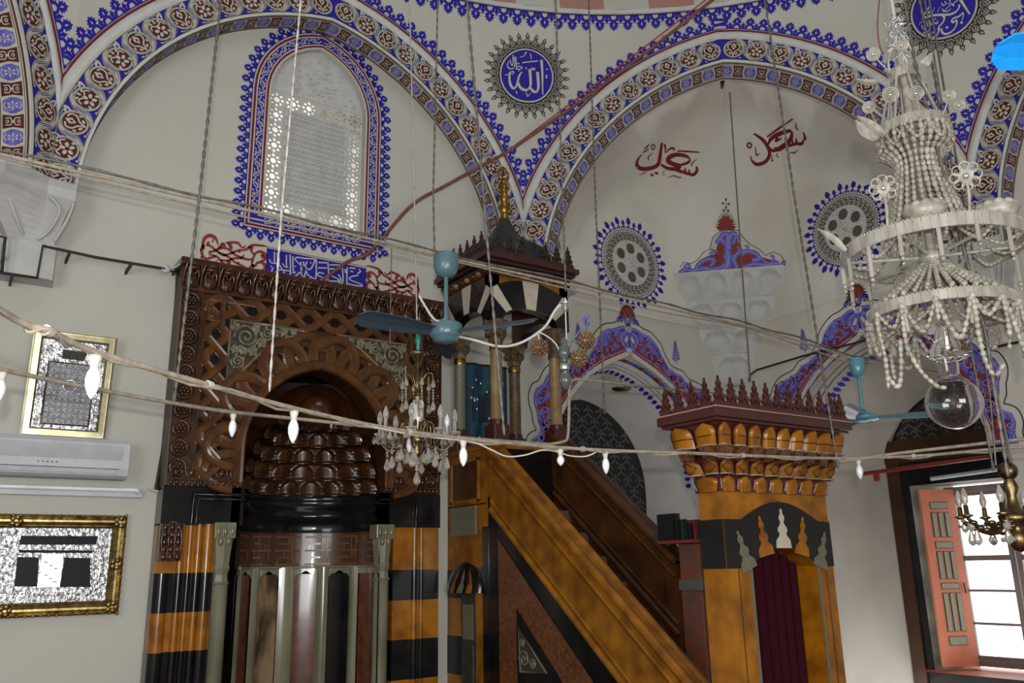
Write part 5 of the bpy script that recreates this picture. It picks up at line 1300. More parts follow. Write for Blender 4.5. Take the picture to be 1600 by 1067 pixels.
for k in range(4): y = lerp(GY0-.12, GY1+.15, (k+.5)/4); crest_piece(lambda a, z, e, y=y: V((GX0-.145+e, y+a, E+.915+z)), .098, .185, MAROON)
for k in range(4): y = lerp(GY0-.12, GY1+.15, (k+.5)/4); crest_piece(lambda a, z, e, y=y: V((GX1+.13+e, y+a, E+.915+z)), .098, .185, MAROON)
# newel of the far balustrade, with books on top
b = M(); b.box((4.79, 4.63, 0), (4.97, 4.84, E+.145), PINKW, .006); b.box((4.775, 4.615, E-.20), (4.985, 4.855, E-.115), GREYST, .01); b.build('newel_post', mb)
sh = M(); sh.box((4.70, 4.60, E+.148), (4.99, 4.98, E+.172), BROWNP if 0 else BRICKR, .003); sh.build('book_board', label='thin red-brown board on the pink newel post carrying the books', cat='board')
def book(x0, x1, y0, y1, h, m, label):
    b = M(); z = E+.174
    b.box((x0, y0, z), (x0+.004, y1, z+h), m); b.box((x1-.004, y0, z), (x1, y1, z+h), m); b.box((x0, y0, z), (x1, y0+.004, z+h), m)
    o = b.build('book', label=label, cat='book', group='books on the newel post'); c = M(); c.box((x0+.004, y0+.005, z+.004), (x1-.004, y1-.006, z+h-.005), PAPER); c.build('pages', o)
book(4.705, 4.765, 4.78, 4.97, .20, BOOKK, 'large black book at the left end of the newel post board')
book(4.77, 4.80, 4.74, 4.92, .155, BOOKG, 'dark green book beside the large black one on the board')
book(4.803, 4.825, 4.70, 4.86, .125, BOOKK, 'small black book between the green and the red book')
book(4.828, 4.848, 4.68, 4.84, .135, BOOKR, 'bright red book standing on the newel post board')
book(4.852, 4.89, 4.66, 4.84, .15, BOOKG, 'dark book right of the red one on the board')
book(4.895, 4.915, 4.65, 4.82, .145, PAPER, 'pale brown book at the right end of the board')
# blue velvet banner hung in the canopy
b = M()
FV = lambda u, v, e: V((lerp(4.22, 4.74, u), 7.12+.012*math.sin(u*19)-e, E+lerp(1.10, 2.0, v)))
b.grid([[FV(i/24, j/4, 0) for i in range(25)] for j in range(5)], TEAL, True)
for u, w_, h in ((.5, .30, .22), (.5, .16, .30), (.2, .05, .36), (.8, .05, .36)): b.poly([FV(u-w_/2, .34, .006), FV(u+w_/2, .34, .006), FV(u+w_/2, .34+h, .006), FV(u, .40+h, .006), FV(u-w_/2, .34+h, .006)], TEALD)
for k in range(26):
    rr = random.Random(k); b.ball(FV(.08+.84*rr.random(), .05+.8*rr.random(), .006), .012, SILVERP, 5, 4, (1, .3, 1.4))
b.tube([FV(i/12, 1.0, .0) for i in range(13)], .012, TEALD, 6)
b.build('velvet_banner', label='dark teal velvet banner hanging behind the canopy columns', cat='banner')
# ------------------------------------------------------------------ framed pictures, air conditioner, tube lamp
def frame(b, x0, x1, z0, z1, w_, F, prof, m):
    """mitred picture frame; prof = [(inset 0..1, height)]"""
    rows = []
    for t, h in prof:
        i = w_*t; rows.append([F(x0+i, z0+i, h), F(x1-i, z0+i, h), F(x1-i, z1-i, h), F(x0+i, z1-i, h)])
    b.grid(rows, m, False, False, True)
t = thing('framed_picture', (.60, 7.17, E-.28), 'wide silver and black shrine relief in an ornate gilt frame, low on the left', 'framed picture')
px0, px1, pz0, pz1 = -.06, 1.222, E-.285, E+.435
F = lambda u, v, e: V((u, 7.185-e, v))
b = M(); frame(b, px0, px1, pz0, pz1, .098, F, [(0, 0), (0, .035), (.12, .045), (.25, .035), (.4, .05), (.55, .05), (.75, .03), (.85, .034), (1, .016)], GILT)
for i in range(26): b.ball(F(px0+.008+(px1-px0-.016)*i/25, pz1-.008, .044), .012, GILT, 6, 4); b.ball(F(px0+.008+(px1-px0-.016)*i/25, pz0+.008, .044), .012, GILT, 6, 4)
for i in range(15): b.ball(F(px1-.008, pz0+(pz1-pz0)*i/14, .044), .012, GILT, 6, 4)
for x, z in ((px1-.05, pz0+.05), (px1-.05, pz1-.05), (.48, pz1-.05), (.48, pz0+.05), (px1-.05, (pz0+pz1)/2)):
    for k in range(5): a = 2*PI*k/5; b.ball(F(x+.028*math.cos(a), z+.028*math.sin(a), .046), .022, GILT, 7, 4, (1, .5, 1))
b.build('frame', t)
b = M(); q_ = .095; b.add([F(px0+q_, pz0+q_, .014), F(px1-q_, pz0+q_, .014), F(px1-q_, pz1-q_, .014), F(px0+q_, pz1-q_, .014)], [[0, 1, 2, 3]], SILVER)
b.build('silver_relief', t)
b = M(); L_ = lambda x, y, e=.018: (lambda p: V((p.x, 7.185-e, p.z)))(onY(x, y, 7.17))
for pts, m in (([(33,837),(153,837.5),(150,851),(30,851)], BLACKC), ([(29.5,859),(145,860),(144,864),(29,863.5)], BLACKC), ([(27,870),(61,871),(58,916.5),(22,916)], BLACKC), ([(101,871),(141,872),(141,917),(93,917)], BLACKC), ([(66,865),(99,866),(93,917),(58,917)], SILVERP)):
    b.add([L_(*p) for p in pts], [[0, 1, 2, 3]], m)
for k in range(9): b.add([L_(62+4*(k % 4)*1.8, 872+5*k, .02), L_(68+4*(k % 4)*1.8, 872+5*k, .02), L_(67+4*(k % 4)*1.8, 875+5*k, .02), L_(61+4*(k % 4)*1.8, 875+5*k, .02)], [[0, 1, 2, 3]], SILVER)
b.build('shrine_motif', t)
t = thing('framed_picture', (.71, 7.17, E+1.0), 'tilted silver relief picture in a narrow gold frame above the air conditioner', 'framed picture')
ux0, ux1, uz0, uz1 = .425, 1.005, E+1.005, E+1.81
F = lambda u, v, e: V((u, 7.185-e-.10*(v-uz0)/.8, v))
b = M(); frame(b, ux0, ux1, uz0, uz1, .07, F, [(0, 0), (0, .03), (.15, .034), (.2, .028), (.3, .028), (.85, .03), (.9, .02), (1, .012)], PALEG)
for o_ in (.012, .058): b.tube([F(ux0+o_, uz0+o_, .031), F(ux1-o_, uz0+o_, .031), F(ux1-o_, uz1-o_, .031), F(ux0+o_, uz1-o_, .031)], .003, BLACKC, 5, True)
b.build('frame', t)
b = M(); q_ = .066; b.add([F(ux0+q_, uz0+q_, .012), F(ux1-q_, uz0+q_, .012), F(ux1-q_, uz1-q_, .012), F(ux0+q_, uz1-q_, .012)], [[0, 1, 2, 3]], SILVER); b.build('silver_relief', t)
b = M(); gx0, gx1, gz0, gz1 = ux0+.13, ux1-.13, uz0+.10, uz1-.24
b.add([F(gx0, gz0, .02), F(gx1, gz0, .02), F(gx1, gz1, .02), F(gx0, gz1, .02)], [[0, 1, 2, 3]], TRAYG)
for i in range(8):
    for j in range(11):
        x, z = lerp(gx0, gx1, (i+.5)/8), lerp(gz0, gz1, (j+.5)/11); s_ = .013
        if abs(i-3.5) < 1.3 and abs(j-6.5) < 1.3: continue
        b.tube([F(x-s_, z-s_, .022), F(x+s_, z-s_, .022), F(x+s_, z+s_, .022), F(x-s_, z+s_, .022)], .0045, SILVERP, 4, True); b.tube([F(x-s_*.4, z, .022), F(x+s_*.4, z, .022)], .004, SILVERP, 4)
b.tube([F((gx0+gx1)/2+.045*math.cos(a), lerp(gz0, gz1, .63)+.045*math.sin(a), .024) for a in [2*PI*k/18 for k in range(18)]], .006, SILVERP, 6, True)
b.tube([F(gx0, gz0, .02), F(gx1, gz0, .02), F(gx1, gz1, .02), F(gx0, gz1, .02)], .010, GREYM, 6, True)
b.box((gx0+.08, 7.185-.115, gz1+.03), (gx1-.08, 7.185-.10, gz1+.10), GREYM, .006)
b.build('tray_relief', t)
t = thing('air_conditioner', (.66, 7.1, E+.72), 'white wall air conditioner under the tilted silver picture', 'air conditioner')
b = M(); pr = [(7.19, .70), (7.03, .70), (6.99, .72), (6.975, .77), (6.985, .96), (7.02, .995), (7.19, .995)]
b.prism([V((.12, y, E+z)) for y, z in pr], (1.045, 0, 0), WPLASTIC); b.build('housing', t)
b = M()
for k in range(14): b.box((.16, 6.974+.0008*k, E+.835+.0085*k), (1.12, 6.985+.0008*k, E+.839+.0085*k), GPLASTIC)
b.build('intake_grille', t)
b = M(); b.box((.14, 6.968, E+.765), (1.10, 6.98, E+.769), CABLEB); b.box((.14, 6.985, E+.715), (1.09, 6.99, E+.755), GPLASTIC, .002); b.build('outlet_flap', t)
b = M()
for k in range(5): b.box((.55+.03*k, 6.97, E+.80), (.562+.03*k, 6.978, E+.806), CABLEB)
b.build('indicator_row', t)
t = thing('tube_lamp', (.7, 7.17, E+.58), 'white fluorescent tube lamp mounted below the air conditioner', 'lamp')
b = M(); b.box((-.05, 7.15, E+.575), (1.315, 7.198, E+.62), WPLASTIC, .004); b.build('batten', t)
b = M(); b.tube([(-.03, 7.125, E+.628), (1.27, 7.125, E+.628)], .016, BULB, 12); b.build('tube', t)
b = M(); b.box((1.265, 7.11, E+.60), (1.285, 7.19, E+.65), WPLASTIC, .003); b.build('end_cap', t)
# wiring on the qibla wall
def conduit(pts, r, m, label, Y=7.18, cat='cable', name='wall_cable', clips=0):
    b = M(); P_ = [onY(x, y, Y) for x, y in pts]; b.tube(P_, r, m, 6)
    for k in range(clips): p = P_[0].lerp(P_[-1], (k+.5)/clips) if len(P_) == 2 else P_[min(len(P_)-2, int(len(P_)*(k+.5)/clips))].lerp(P_[min(len(P_)-1, int(len(P_)*(k+.5)/clips)+1)], .5); b.box((p.x-.008, p.y-.012, p.z-.025), (p.x+.008, 7.199, p.z+.008), m)
    return b.build(name, label=label, cat=cat)
conduit([(-20,364),(8,371),(3,424)], .011, CABLEB, 'short black cable at the left edge beside the white corbel', 6.95, clips=1)
conduit([(-20,423),(58,434),(67,384),(150,402),(258,420)], .012, CABLEB, 'black cable stepping round the white corbel and running to the grey junction box', 6.96, clips=3)
conduit([(265,422),(277,428),(272,560),(262,660),(243,766)], .012, CABLEB, 'black cable running down beside the left edge of the mihrab', 7.17, clips=3)
conduit([(232,764),(247,768)], .010, CABLEW, 'short white lead between the tube lamp and the black cable', 7.16)
b = M(); p = onY(259, 420, 6.97); b.lathe((0, 0, 0), [(.0, -.02), (.035, -.018), (.038, 0), (.035, .012), (0, .014)], WPLASTIC, 14); b.v = [V((p.x+q_.x, p.y+q_.z, p.z+q_.y)) for q_ in b.v]; b.build('junction_box', label='round grey junction box at the upper left corner of the mihrab', cat='junction box')
conduit([(264,419),(273,418),(280,413),(286,409)], .006, CABLEW, 'thin looped wire from the junction box to the mihrab corner', 6.96)
b = M(); b.tube([onX(x, y, 8.29) for x, y in [(1171,596),(1172,586),(1182,578),(1255,556),(1372,527)]], .012, CABLEB, 6); b.build('wall_cable', label='black cable rising to the right across the wall behind the gate cresting', cat='cable')
b = M(); b.tube([onX(x, y, 8.29) for x, y in [(1528,548),(1570,539),(1660,520)]], .012, CABLEB, 6); b.build('wall_cable', label='black cable right of the shell chandelier near the picture edge', cat='cable')

# ------------------------------------------------------------------ lighting hoops with candle bulbs
H1, H2 = .60, .82
hp = [(0,485),(75,517),(150,550),(300,594),(460,638),(600,668),(720,685),(860,698),(960,704),(1080,708),(1200,713),(1320,716),(1450,711),(1600,698)]
path = [onZ(x, y, H1) for x, y in hp]
c0 = V((2.73, .25, E+H1))
a_end = math.atan2(path[-1].y-c0.y, path[-1].x-c0.x); a_st = math.atan2(path[0].y-c0.y, path[0].x-c0.x)
extra = []
r1, r0 = (path[-1]-c0).length, (path[0]-c0).length
for k in range(1, 14):
    a = a_end-(a_end-(a_st-2*PI))*k/14; r = lerp(r1, r0, k/14); extra.append(c0+V((r*math.cos(a), r*math.sin(a), 0)))
ring = spline(path+extra, 6, True)
t = thing('lighting_hoop', c0, 'large nearer hoop of rod and beige cable carrying white candle bulbs across the picture', 'lighting hoop')
b = M(); b.tube(ring, .0095, CABLE, 8, True); b.build('rod', t)
b = M(); rn = random.Random(4)
nn = len(ring); b.tube([ring[i]+V((.012*math.cos(i*.9), .012*math.sin(i*.9), .010*math.sin(i*1.3)-.006)) for i in range(nn)], .0055, CABLE, 6, True); b.build('cable', t)
b = M()
for i in list(range(6, 84, 13)):
    b = M(); b.tube([ring[i]+(ring[(i+1) % nn]-ring[i]).normalized()*s_ for s_ in (-.010, .010)], .0155, PCHAIN, 8); b.build('tape_tie', t)
hp2 = [(-40,568),(0,577),(120,602),(260,628),(365,644),(500,658),(640,674),(750,686),(860,694)]
path2 = spline([onZ(x, y, H2) for x, y in hp2], 6)
t2 = thing('lighting_rail', path2[20], 'farther beige lighting rail with candle bulbs, bent upward beside the canopy column', 'lighting rail')
b = M(); b.tube(path2, .0105, CABLE, 8)
base = path2[-1]; b.build('rod', t2)
b = M(); pu = lambda x, y: (lambda d: O+d*(V((base.x, base.y, 0)).length/V((d.x, d.y, 0)).length))(ray(x, y))
pe = onY(1085, 611, 5.6)
b.tube(spline([base, pu(880, 690), pu(887, 683), pu(889, 650)], 4)+spline([pu(889.5, 610), pu(892, 597), pu(900, 592)], 4)+[pu(990, 603).lerp(pe, .5), pe, onY(1240, 628, 5.2)], .011, CABLE, 8); b.build('bent_conduit', t2)
def on_path(P_, px):
    best = None
    for i in range(len(P_)-1):
        for k in range(6):
            q_ = P_[i].lerp(P_[i+1], k/6); d = q_-O; z = d.dot(FW)
            if z <= .2: continue
            x = 800+FPX*d.dot(RT)/z; y = 533.5-FPX*d.dot(UP)/z
            if best is None or abs(x-px) < best[0]: best = (abs(x-px), q_)
    return best[1]
def bulb(p, label, ln=.078, tilt=(0, 0)):
    t = thing('candle_bulb', p-V((0, 0, ln+.05)), label, 'light bulb', 'candle bulbs hanging from the lighting hoops')
    T = lambda q_: V((q_.x-(q_.z-p.z)*tilt[0], q_.y-(q_.z-p.z)*tilt[1], q_.z))
    b = M(); b.lathe(p, [(.0, -.008), (.016, -.01), (.017, -.02), (.012, -.034), (.012, -.046), (0, -.047)], CABLEW, 12); b.v = [T(q_) for q_ in b.v]; b.build('socket', t)
    b = M(); b.lathe(p-V((0, 0, .046)), [(.010, 0), (.017, -ln*.16), (.0205, -ln*.36), (.019, -ln*.58), (.012, -ln*.82), (.005, -ln*.95), (0, -ln)], BULB, 16); b.v = [T(q_) for q_ in b.v]; b.build('glass', t)
for px, lb in ((150, 'white candle bulb in front of the tilted silver picture'), (459, 'white candle bulb below the white chain in front of the mihrab arch'), (722, 'white candle bulb just right of the crystal chandelier'), (946, 'white candle bulb in front of the stair right of the canopy'), (1342, 'white candle bulb right of the gate cornice, beside the red bar')):
    bulb(on_path(ring, px), lb, .088 if px < 800 else .082)
bulb(on_path(ring, 874)-V((0, 0, .0)), 'small white candle bulb below the bent conduit by the canopy column', .05)
for px, lb in ((4, 'white candle bulb at the left edge below the nearer hoop'), (366, 'white candle bulb in front of the left strapwork of the mihrab'), (640, 'white candle bulb hanging across the crystal chandelier')):
    bulb(on_path(path2, px), lb, .088)
b = M(); zz = lambda x, y: onZ(x, y, H1) if 0 else (lambda q_: O+ray(x, y)*((q_-O).dot(FW)))(on_path(ring, x))
b.tube(spline([zz(*p) for p in [(560,662),(650,680),(735,690),(768,703),(792,713),(820,711),(848,703),(872,706),(890,712),(915,713),(932,706)]], 5), .0045, CABLEW, 6); b.build('hanging_wire', label='thin white wire looping along the hoop under the canopy', cat='wire')
b = M(); b.tube(spline([zz(*p) for p in [(1310,722),(1360,714),(1430,705),(1500,697),(1600,686),(1700,680)]], 4), .010, CABLE, 6); b.build('lighting_cable', label='second beige cable rising to the right above the bulb by the red bar', cat='cable')

# ------------------------------------------------------------------ chains, ropes, cables
def chain(px, dist, label, r=.008, m=None, name='hanging_chain', zt=None, links=True, top=8.4):
    """px: list of pixels from the lowest to the highest along one nearly vertical line; dist = horizontal distance"""
    P_ = []
    for x, y in px:
        d = ray(x, y); P_.append(O+d*(dist/math.hypot(d.x, d.y)))
    a, c = P_[-2], P_[-1]
    if zt is None: k = (E+top-c.z)/(c.z-a.z); P_.append(c+(c-a)*k)
    L = []; 
    for a, c in zip(P_[:-1], P_[1:]):
        n = max(1, int((c-a).length/.022)) if links else 1
        L += [a.lerp(c, i/n) for i in range(n)]
    L.append(P_[-1]); b = M()
    b.tube(L, [r*(1.15 if i % 3 else .5) for i in range(len(L))] if links else r, m or CHAINM, 6); return b.build(name, label=label, cat='chain' if links else 'rope')
hd = lambda p: math.hypot(p.x, p.y)
chain([(272,629),(310,320),(345,0)], hd(on_path(path2, 272)), 'thin chain dropping to the farther rail at the left edge of the mihrab')
chain([(421,612),(440,330),(470,0)], hd(on_path(ring, 421)), 'pale chain over the window, dropping to the nearer hoop in front of the mihrab', .0048, PCHAIN)
fan1 = onZ(697, 400, 2.0)
chain([(679,396),(677,300),(684,0)], hd(fan1)*.99, 'chain dropping to the canopy of the steel blue fan', .006)
chain([(788,680),(765,420),(730,0)], hd(on_path(ring, 788)), 'chain crossing the canopy roof down to the nearer hoop')
chain([(945,647),(930,300),(920,0)], hd(on_path(ring, 945))*1.5, 'chain passing left of the round window down into the window recess', .008)
chain([(1310,732),(1240,300),(1195,0)], hd(on_path(ring, 1310)), 'chain crossing the right-hand red name, dropping to the hoop by the gate cornice')
chain([(1172,592),(1158,400),(1140,140),(1134,112)], 8.9, 'dark wire from the arch apex down to the black wall cable', .008, CHAINM, 'hanging_wire', True, False)
chain([(1553,737),(1520,560),(1462,130),(1437,0)], hd(on_path(ring, 1553))*.98, 'dark chain behind the shell chandelier crossing the right roundel', .008)
chain([(1575,745),(1540,520),(1430,100),(1413,0)], 4.2, 'second dark chain at the left rim of the right roundel', .008)
b = M(); tq = onZ(612, 384, 2.0); tk = math.hypot(tq.x, tq.y); td = ray(609, 560); b.tube([tq+V((0, 0, -.01)), O+td*(tk/math.hypot(td.x, td.y))], .0035, CABLER, 5); b.build('hanging_wire', label='thin reddish wire hanging from the tie cable before the right side of the mihrab', cat='wire')
# tie cable that carries the fans
cp = [onZ(-90, 219, 2.0), onZ(0, 241, 2.0), onZ(310, 311, 2.0), onZ(490, 352, 2.0), onZ(697, 402, 2.0), onZ(900, 447, 1.95), onZ(1050, 483, 1.87), onZ(1150, 506, 1.8), onZ(1240, 530, 1.7), onZ(1338, 562, 1.58)]
cps = spline(cp, 8); end = far(1490, 592, 8.2); cps += [cps[-1].lerp(end, k/4) for k in range(1, 5)]
t = thing('tie_cable', cps[30], 'long beige tie cable with a twisted chain, carrying the ceiling fans', 'cable')
b = M(); b.tube(cps, .010, CABLE, 8); b.build('cable', t)
b = M(); b.tube([p+V((0, 0, .026+.008*math.sin(i*.7))) for i, p in enumerate(cps)], [.006 if i % 2 else .009 for i in range(len(cps))], CHAINM, 6); b.build('chain', t)
b = M(); b.tube([p-V((0, 0, .030-.015*math.sin(i*.25))) for i, p in enumerate(cps)], .006, CABLE, 6); b.build('cord', t)
# sloping red-brown cord
P1, P2 = onY(792, 238, 6.55), onY(1140, -22, 4.6)
cor = spline([onY(505, 437, 6.85), onY(545, 408, 6.85), onY(580, 392, 6.8), onY(642, 322, 6.7), onY(700, 288, 6.62), P1], 6)
t = thing('sloping_cord', P1, 'red-brown cord sloping up from the inscription panel across the roundel wall to the dome', 'cord')
b = M(); b.tube(cor+[P1.lerp(P2, k/6)-V((0, 0, .05*math.sin(PI*k/6))) for k in range(1, 7)], .017, CABLER, 8); b.build('cord', t)
b = M(); b.tube(spline([P1+V((0, 0, .01)), P1.lerp(P2, .3)+V((0, 0, .015)), P1.lerp(P2, .7)+V((0, 0, .03)), P2+V((0, 0, .05))], 5), .008, BOOKR, 6); b.build('red_wire', t)

# ------------------------------------------------------------------ ceiling fans
def fan(cx, cy, ztop, zm, az, col, colb, label, cup=.075, rm=.10, hm=.11, L=.62, flat=False, colc=None, rope=True):
    t = thing('ceiling_fan', (cx, cy, zm), label, 'ceiling fan')
    b = M(); b.lathe((cx, cy, ztop), [(.012, .01), (cup*.9, .01), (cup, 0), (cup*.97, -.07), (cup*.86, -.11), (cup*.62, -.14), (.014, -.15)], colc or col, 20); b.build('canopy', t)
    b = M(); b.tube([(cx, cy, ztop-.13), (cx, cy, zm+hm*.4)], .014, col, 10); b.build('down_rod', t)
    b = M()
    pr = [(.0, .5), (.03, .62), (.035, .5), (.9, .46), (1, .36), (1, -.22), (.92, -.3), (.8, -.36), (.76, -.5), (.3, -.6), (0, -.62)] if not flat else [(.0, .6), (.12, .8), (.3, .5), (.8, .25), (1, 0), (.85, -.25), (.4, -.45), (0, -.5)]
    b.lathe((cx, cy, zm), [(r*rm, z*hm) for r, z in pr], col, 24); b.build('motor', t)
    for a in az:
        d = V((math.cos(a), math.sin(a), 0)); s_ = V((-d.y, d.x, 0)); b = M(); rows = []
        for k in range(13):
            q_ = k/12; r = lerp(rm*.9, L, q_); w_ = lerp(.038, .066, min(1, q_*2.2))*(1 if q_ < .9 else math.sqrt(max(.02, 1-((q_-.9)/.1)**2*.8)))
            rows.append([V((cx, cy, zm+.0))+d*r+s_*(w_*x)+V((0, 0, w_*x*.48+.012*(1-x*x)+e_)) for x, e_ in ((-1, 0), (-.4, 0), (.4, 0), (1, 0), (1, -.006), (.4, -.006), (-.4, -.006), (-1, -.006))])
        b.grid(rows, colb, False, False, True); b.add(rows[-1], [list(range(8))], colb); b.build('blade', t)
    return t
aw = math.atan2(fan1.y, fan1.x)
fan(fan1.x, fan1.y, fan1.z, E+1.475, (aw+.05, aw+.05+2*PI/3, aw+.05-2*PI/3), TURQD, BLADE, 'steel blue ceiling fan with dark blades in front of the minbar canopy', .085, .105, .125, .63)
f2 = onZ(1338, 562, 1.58); aw = math.atan2(f2.y, f2.x)
fan(f2.x, f2.y, f2.z, E+1.10, (aw-PI/2+.12, aw+PI-.25, aw+PI/2-.9), TURQ, TURQD, 'turquoise ceiling fan hanging right of the gate cresting', .062, .125, .085, .62, True)
b3 = far(1557, 84, 3.7); rgt = V((RT.x, RT.y, 0)).normalized(); fc = b3+rgt*.615
aw = math.atan2(-rgt.y, -rgt.x)
fan(fc.x, fc.y, fc.z+.5, fc.z+.01, (aw, aw+2*PI/3, aw-2*PI/3), TURQ, SKYB, 'bright blue fan blade entering at the upper right corner', .075, .1, .1, .62)

# ------------------------------------------------------------------ crystal chandelier before the mihrab
def drop(b, p, s_=1, m=None):
    b.lathe(p, [(0, 0), (.006*s_, -.008*s_), (.015*s_, -.034*s_), (.017*s_, -.044*s_), (.012*s_, -.056*s_), (0, -.064*s_)], m or CRYSTAL, 8, False)
def crystal():
    c = far(652, 668, 5.3); hz = math.hypot(c.x, c.y)
    zp = lambda y: (lambda d: E+d.z*hz/math.hypot(d.x, d.y))(ray(652, y))
    t = thing('crystal_chandelier', (c.x, c.y, zp(735)), 'small crystal chandelier with candle bulbs hanging in front of the mihrab', 'chandelier')
    b = M(); z = zp(552); b.lathe((c.x, c.y, z), [(.01, .01), (.055, .006), (.058, -.004), (.04, -.022), (.022, -.05), (.008, -.075)], BRASSW, 16); b.build('canopy', t)
    b = M(); zb_ = zp(690)
    b.lathe((c.x, c.y, zb_), [(0, -.10), (.02, -.09), (.03, -.06), (.016, -.03), (.04, -.005), (.045, .02), (.02, .05), (.016, .09), (.03, .12), (.032, .22), (.02, .25), (.036, .27), (.034, .29), (.012, .31), (.02, .35), (.02, .40), (.008, .43), (.006, z-zb_-.07)], BRASSW, 14); b.build('stem', t)
    b = M(); b.lathe((c.x, c.y, zb_), [(.036, .12), (.040, .15), (.040, .23), (.03, .26)], CRYSTAL, 12, False); b.build('glass_sleeve', t)
    for k in range(6):
        a = 2*PI*k/6+.3; d = V((math.cos(a), math.sin(a), 0)); b = M()
        b.tube(spline([V((c.x, c.y, zb_+.34))+d*.015, V((c.x, c.y, zb_+.42))+d*.05, V((c.x, c.y, zb_+.43))+d*.09, V((c.x, c.y, zb_+.39))+d*.10], 4), .005, BRASSW, 6)
        o = b.build('crown_arm', t); q_ = M(); p = V((c.x, c.y, zb_+.39))+d*.10
        drop(q_, p, .9); q_.tube([p, p-V((0, 0, .15))], .002, CRYSTAL, 4)
        for i in range(4): q_.ball(p-V((0, 0, .07+.018*i)), .007, CRYSTAL, 6, 5)
        drop(q_, p-V((0, 0, .14)), 1); q_.build('crystal_drops', o)
    for k in range(8):
        a = 2*PI*k/8+.15; d = V((math.cos(a), math.sin(a), 0)); B0 = V((c.x, c.y, zb_)); R_ = .235
        b = M(); b.tube(spline([B0+d*.03+V((0, 0, .05)), B0+d*.06+V((0, 0, .12)), B0+d*.10+V((0, 0, .10)), B0+d*.11+V((0, 0, -.02)), B0+d*.16+V((0, 0, -.06)), B0+d*(R_-.02)+V((0, 0, -.02)), B0+d*R_+V((0, 0, .035))], 5), .0065, BRASSW, 7)
        o = b.build('arm', t)
        q_ = M(); q_.lathe(B0+d*R_+V((0, 0, .035)), [(.006, 0), (.034, .012), (.036, .02), (.012, .022), (.011, .085), (0, .086)], CRYSTAL, 12); q_.build('candle_holder', o)
        q_ = M(); q_.lathe(B0+d*R_+V((0, 0, .115)), [(.008, 0), (.016, .018), (.0185, .034), (.015, .055), (.006, .078), (0, .086)], CRYSTAL if k else BULB, 12); q_.build('bulb', o)
        q_ = M()
        for i in range(5):
            e_ = 2*PI*i/5; drop(q_, B0+d*R_+V((.034*math.cos(e_), .034*math.sin(e_), .042)), .85)
        for i in range(3): q_.ball(B0+d*(R_-.05)+V((0, 0, -.05-.017*i)), .008, CRYSTAL, 6, 5)
        drop(q_, B0+d*(R_-.05)+V((0, 0, -.10)), 1.25); drop(q_, B0+d*.12+V((0, 0, -.05)), 1.2)
        q_.tube([B0+d*.07-V((0, 0, .07)), B0+d*.12-V((0, 0, .05)), B0+d*(R_-.05)-V((0, 0, .05)), B0+d*R_+V((0, 0, .035))], .002, CRYSTAL, 4)
        q_.ball(B0+d*.12+V((0, 0, -.04)), .012, CRYSTAL, 6, 5)
        drop(q_, B0+d*.07+V((0, 0, -.07)), 1.1)
        q_.build('crystal_drops', o)
    b = M()
    for i in range(4): b.ball((c.x, c.y, zb_-.11-.02*i), .012, CRYSTAL, 7, 5)
    drop(b, V((c.x, c.y, zb_-.18)), 1.4); b.build('central_drop', t)
    b = M(); b.lathe((c.x, c.y, z+.01), [(.008, 0), (.014, .02), (.014, .05), (.02, .06), (.02, .09), (.01, .11), (.012, .13), (.007, .16)], GREENT, 10); b.build('taped_joint', t)
    chain([(652,540),(650,420),(640,0)], hz, 'pale flex dropping to the crystal chandelier', .005, PCHAIN, 'hanging_flex', None, False)
crystal()
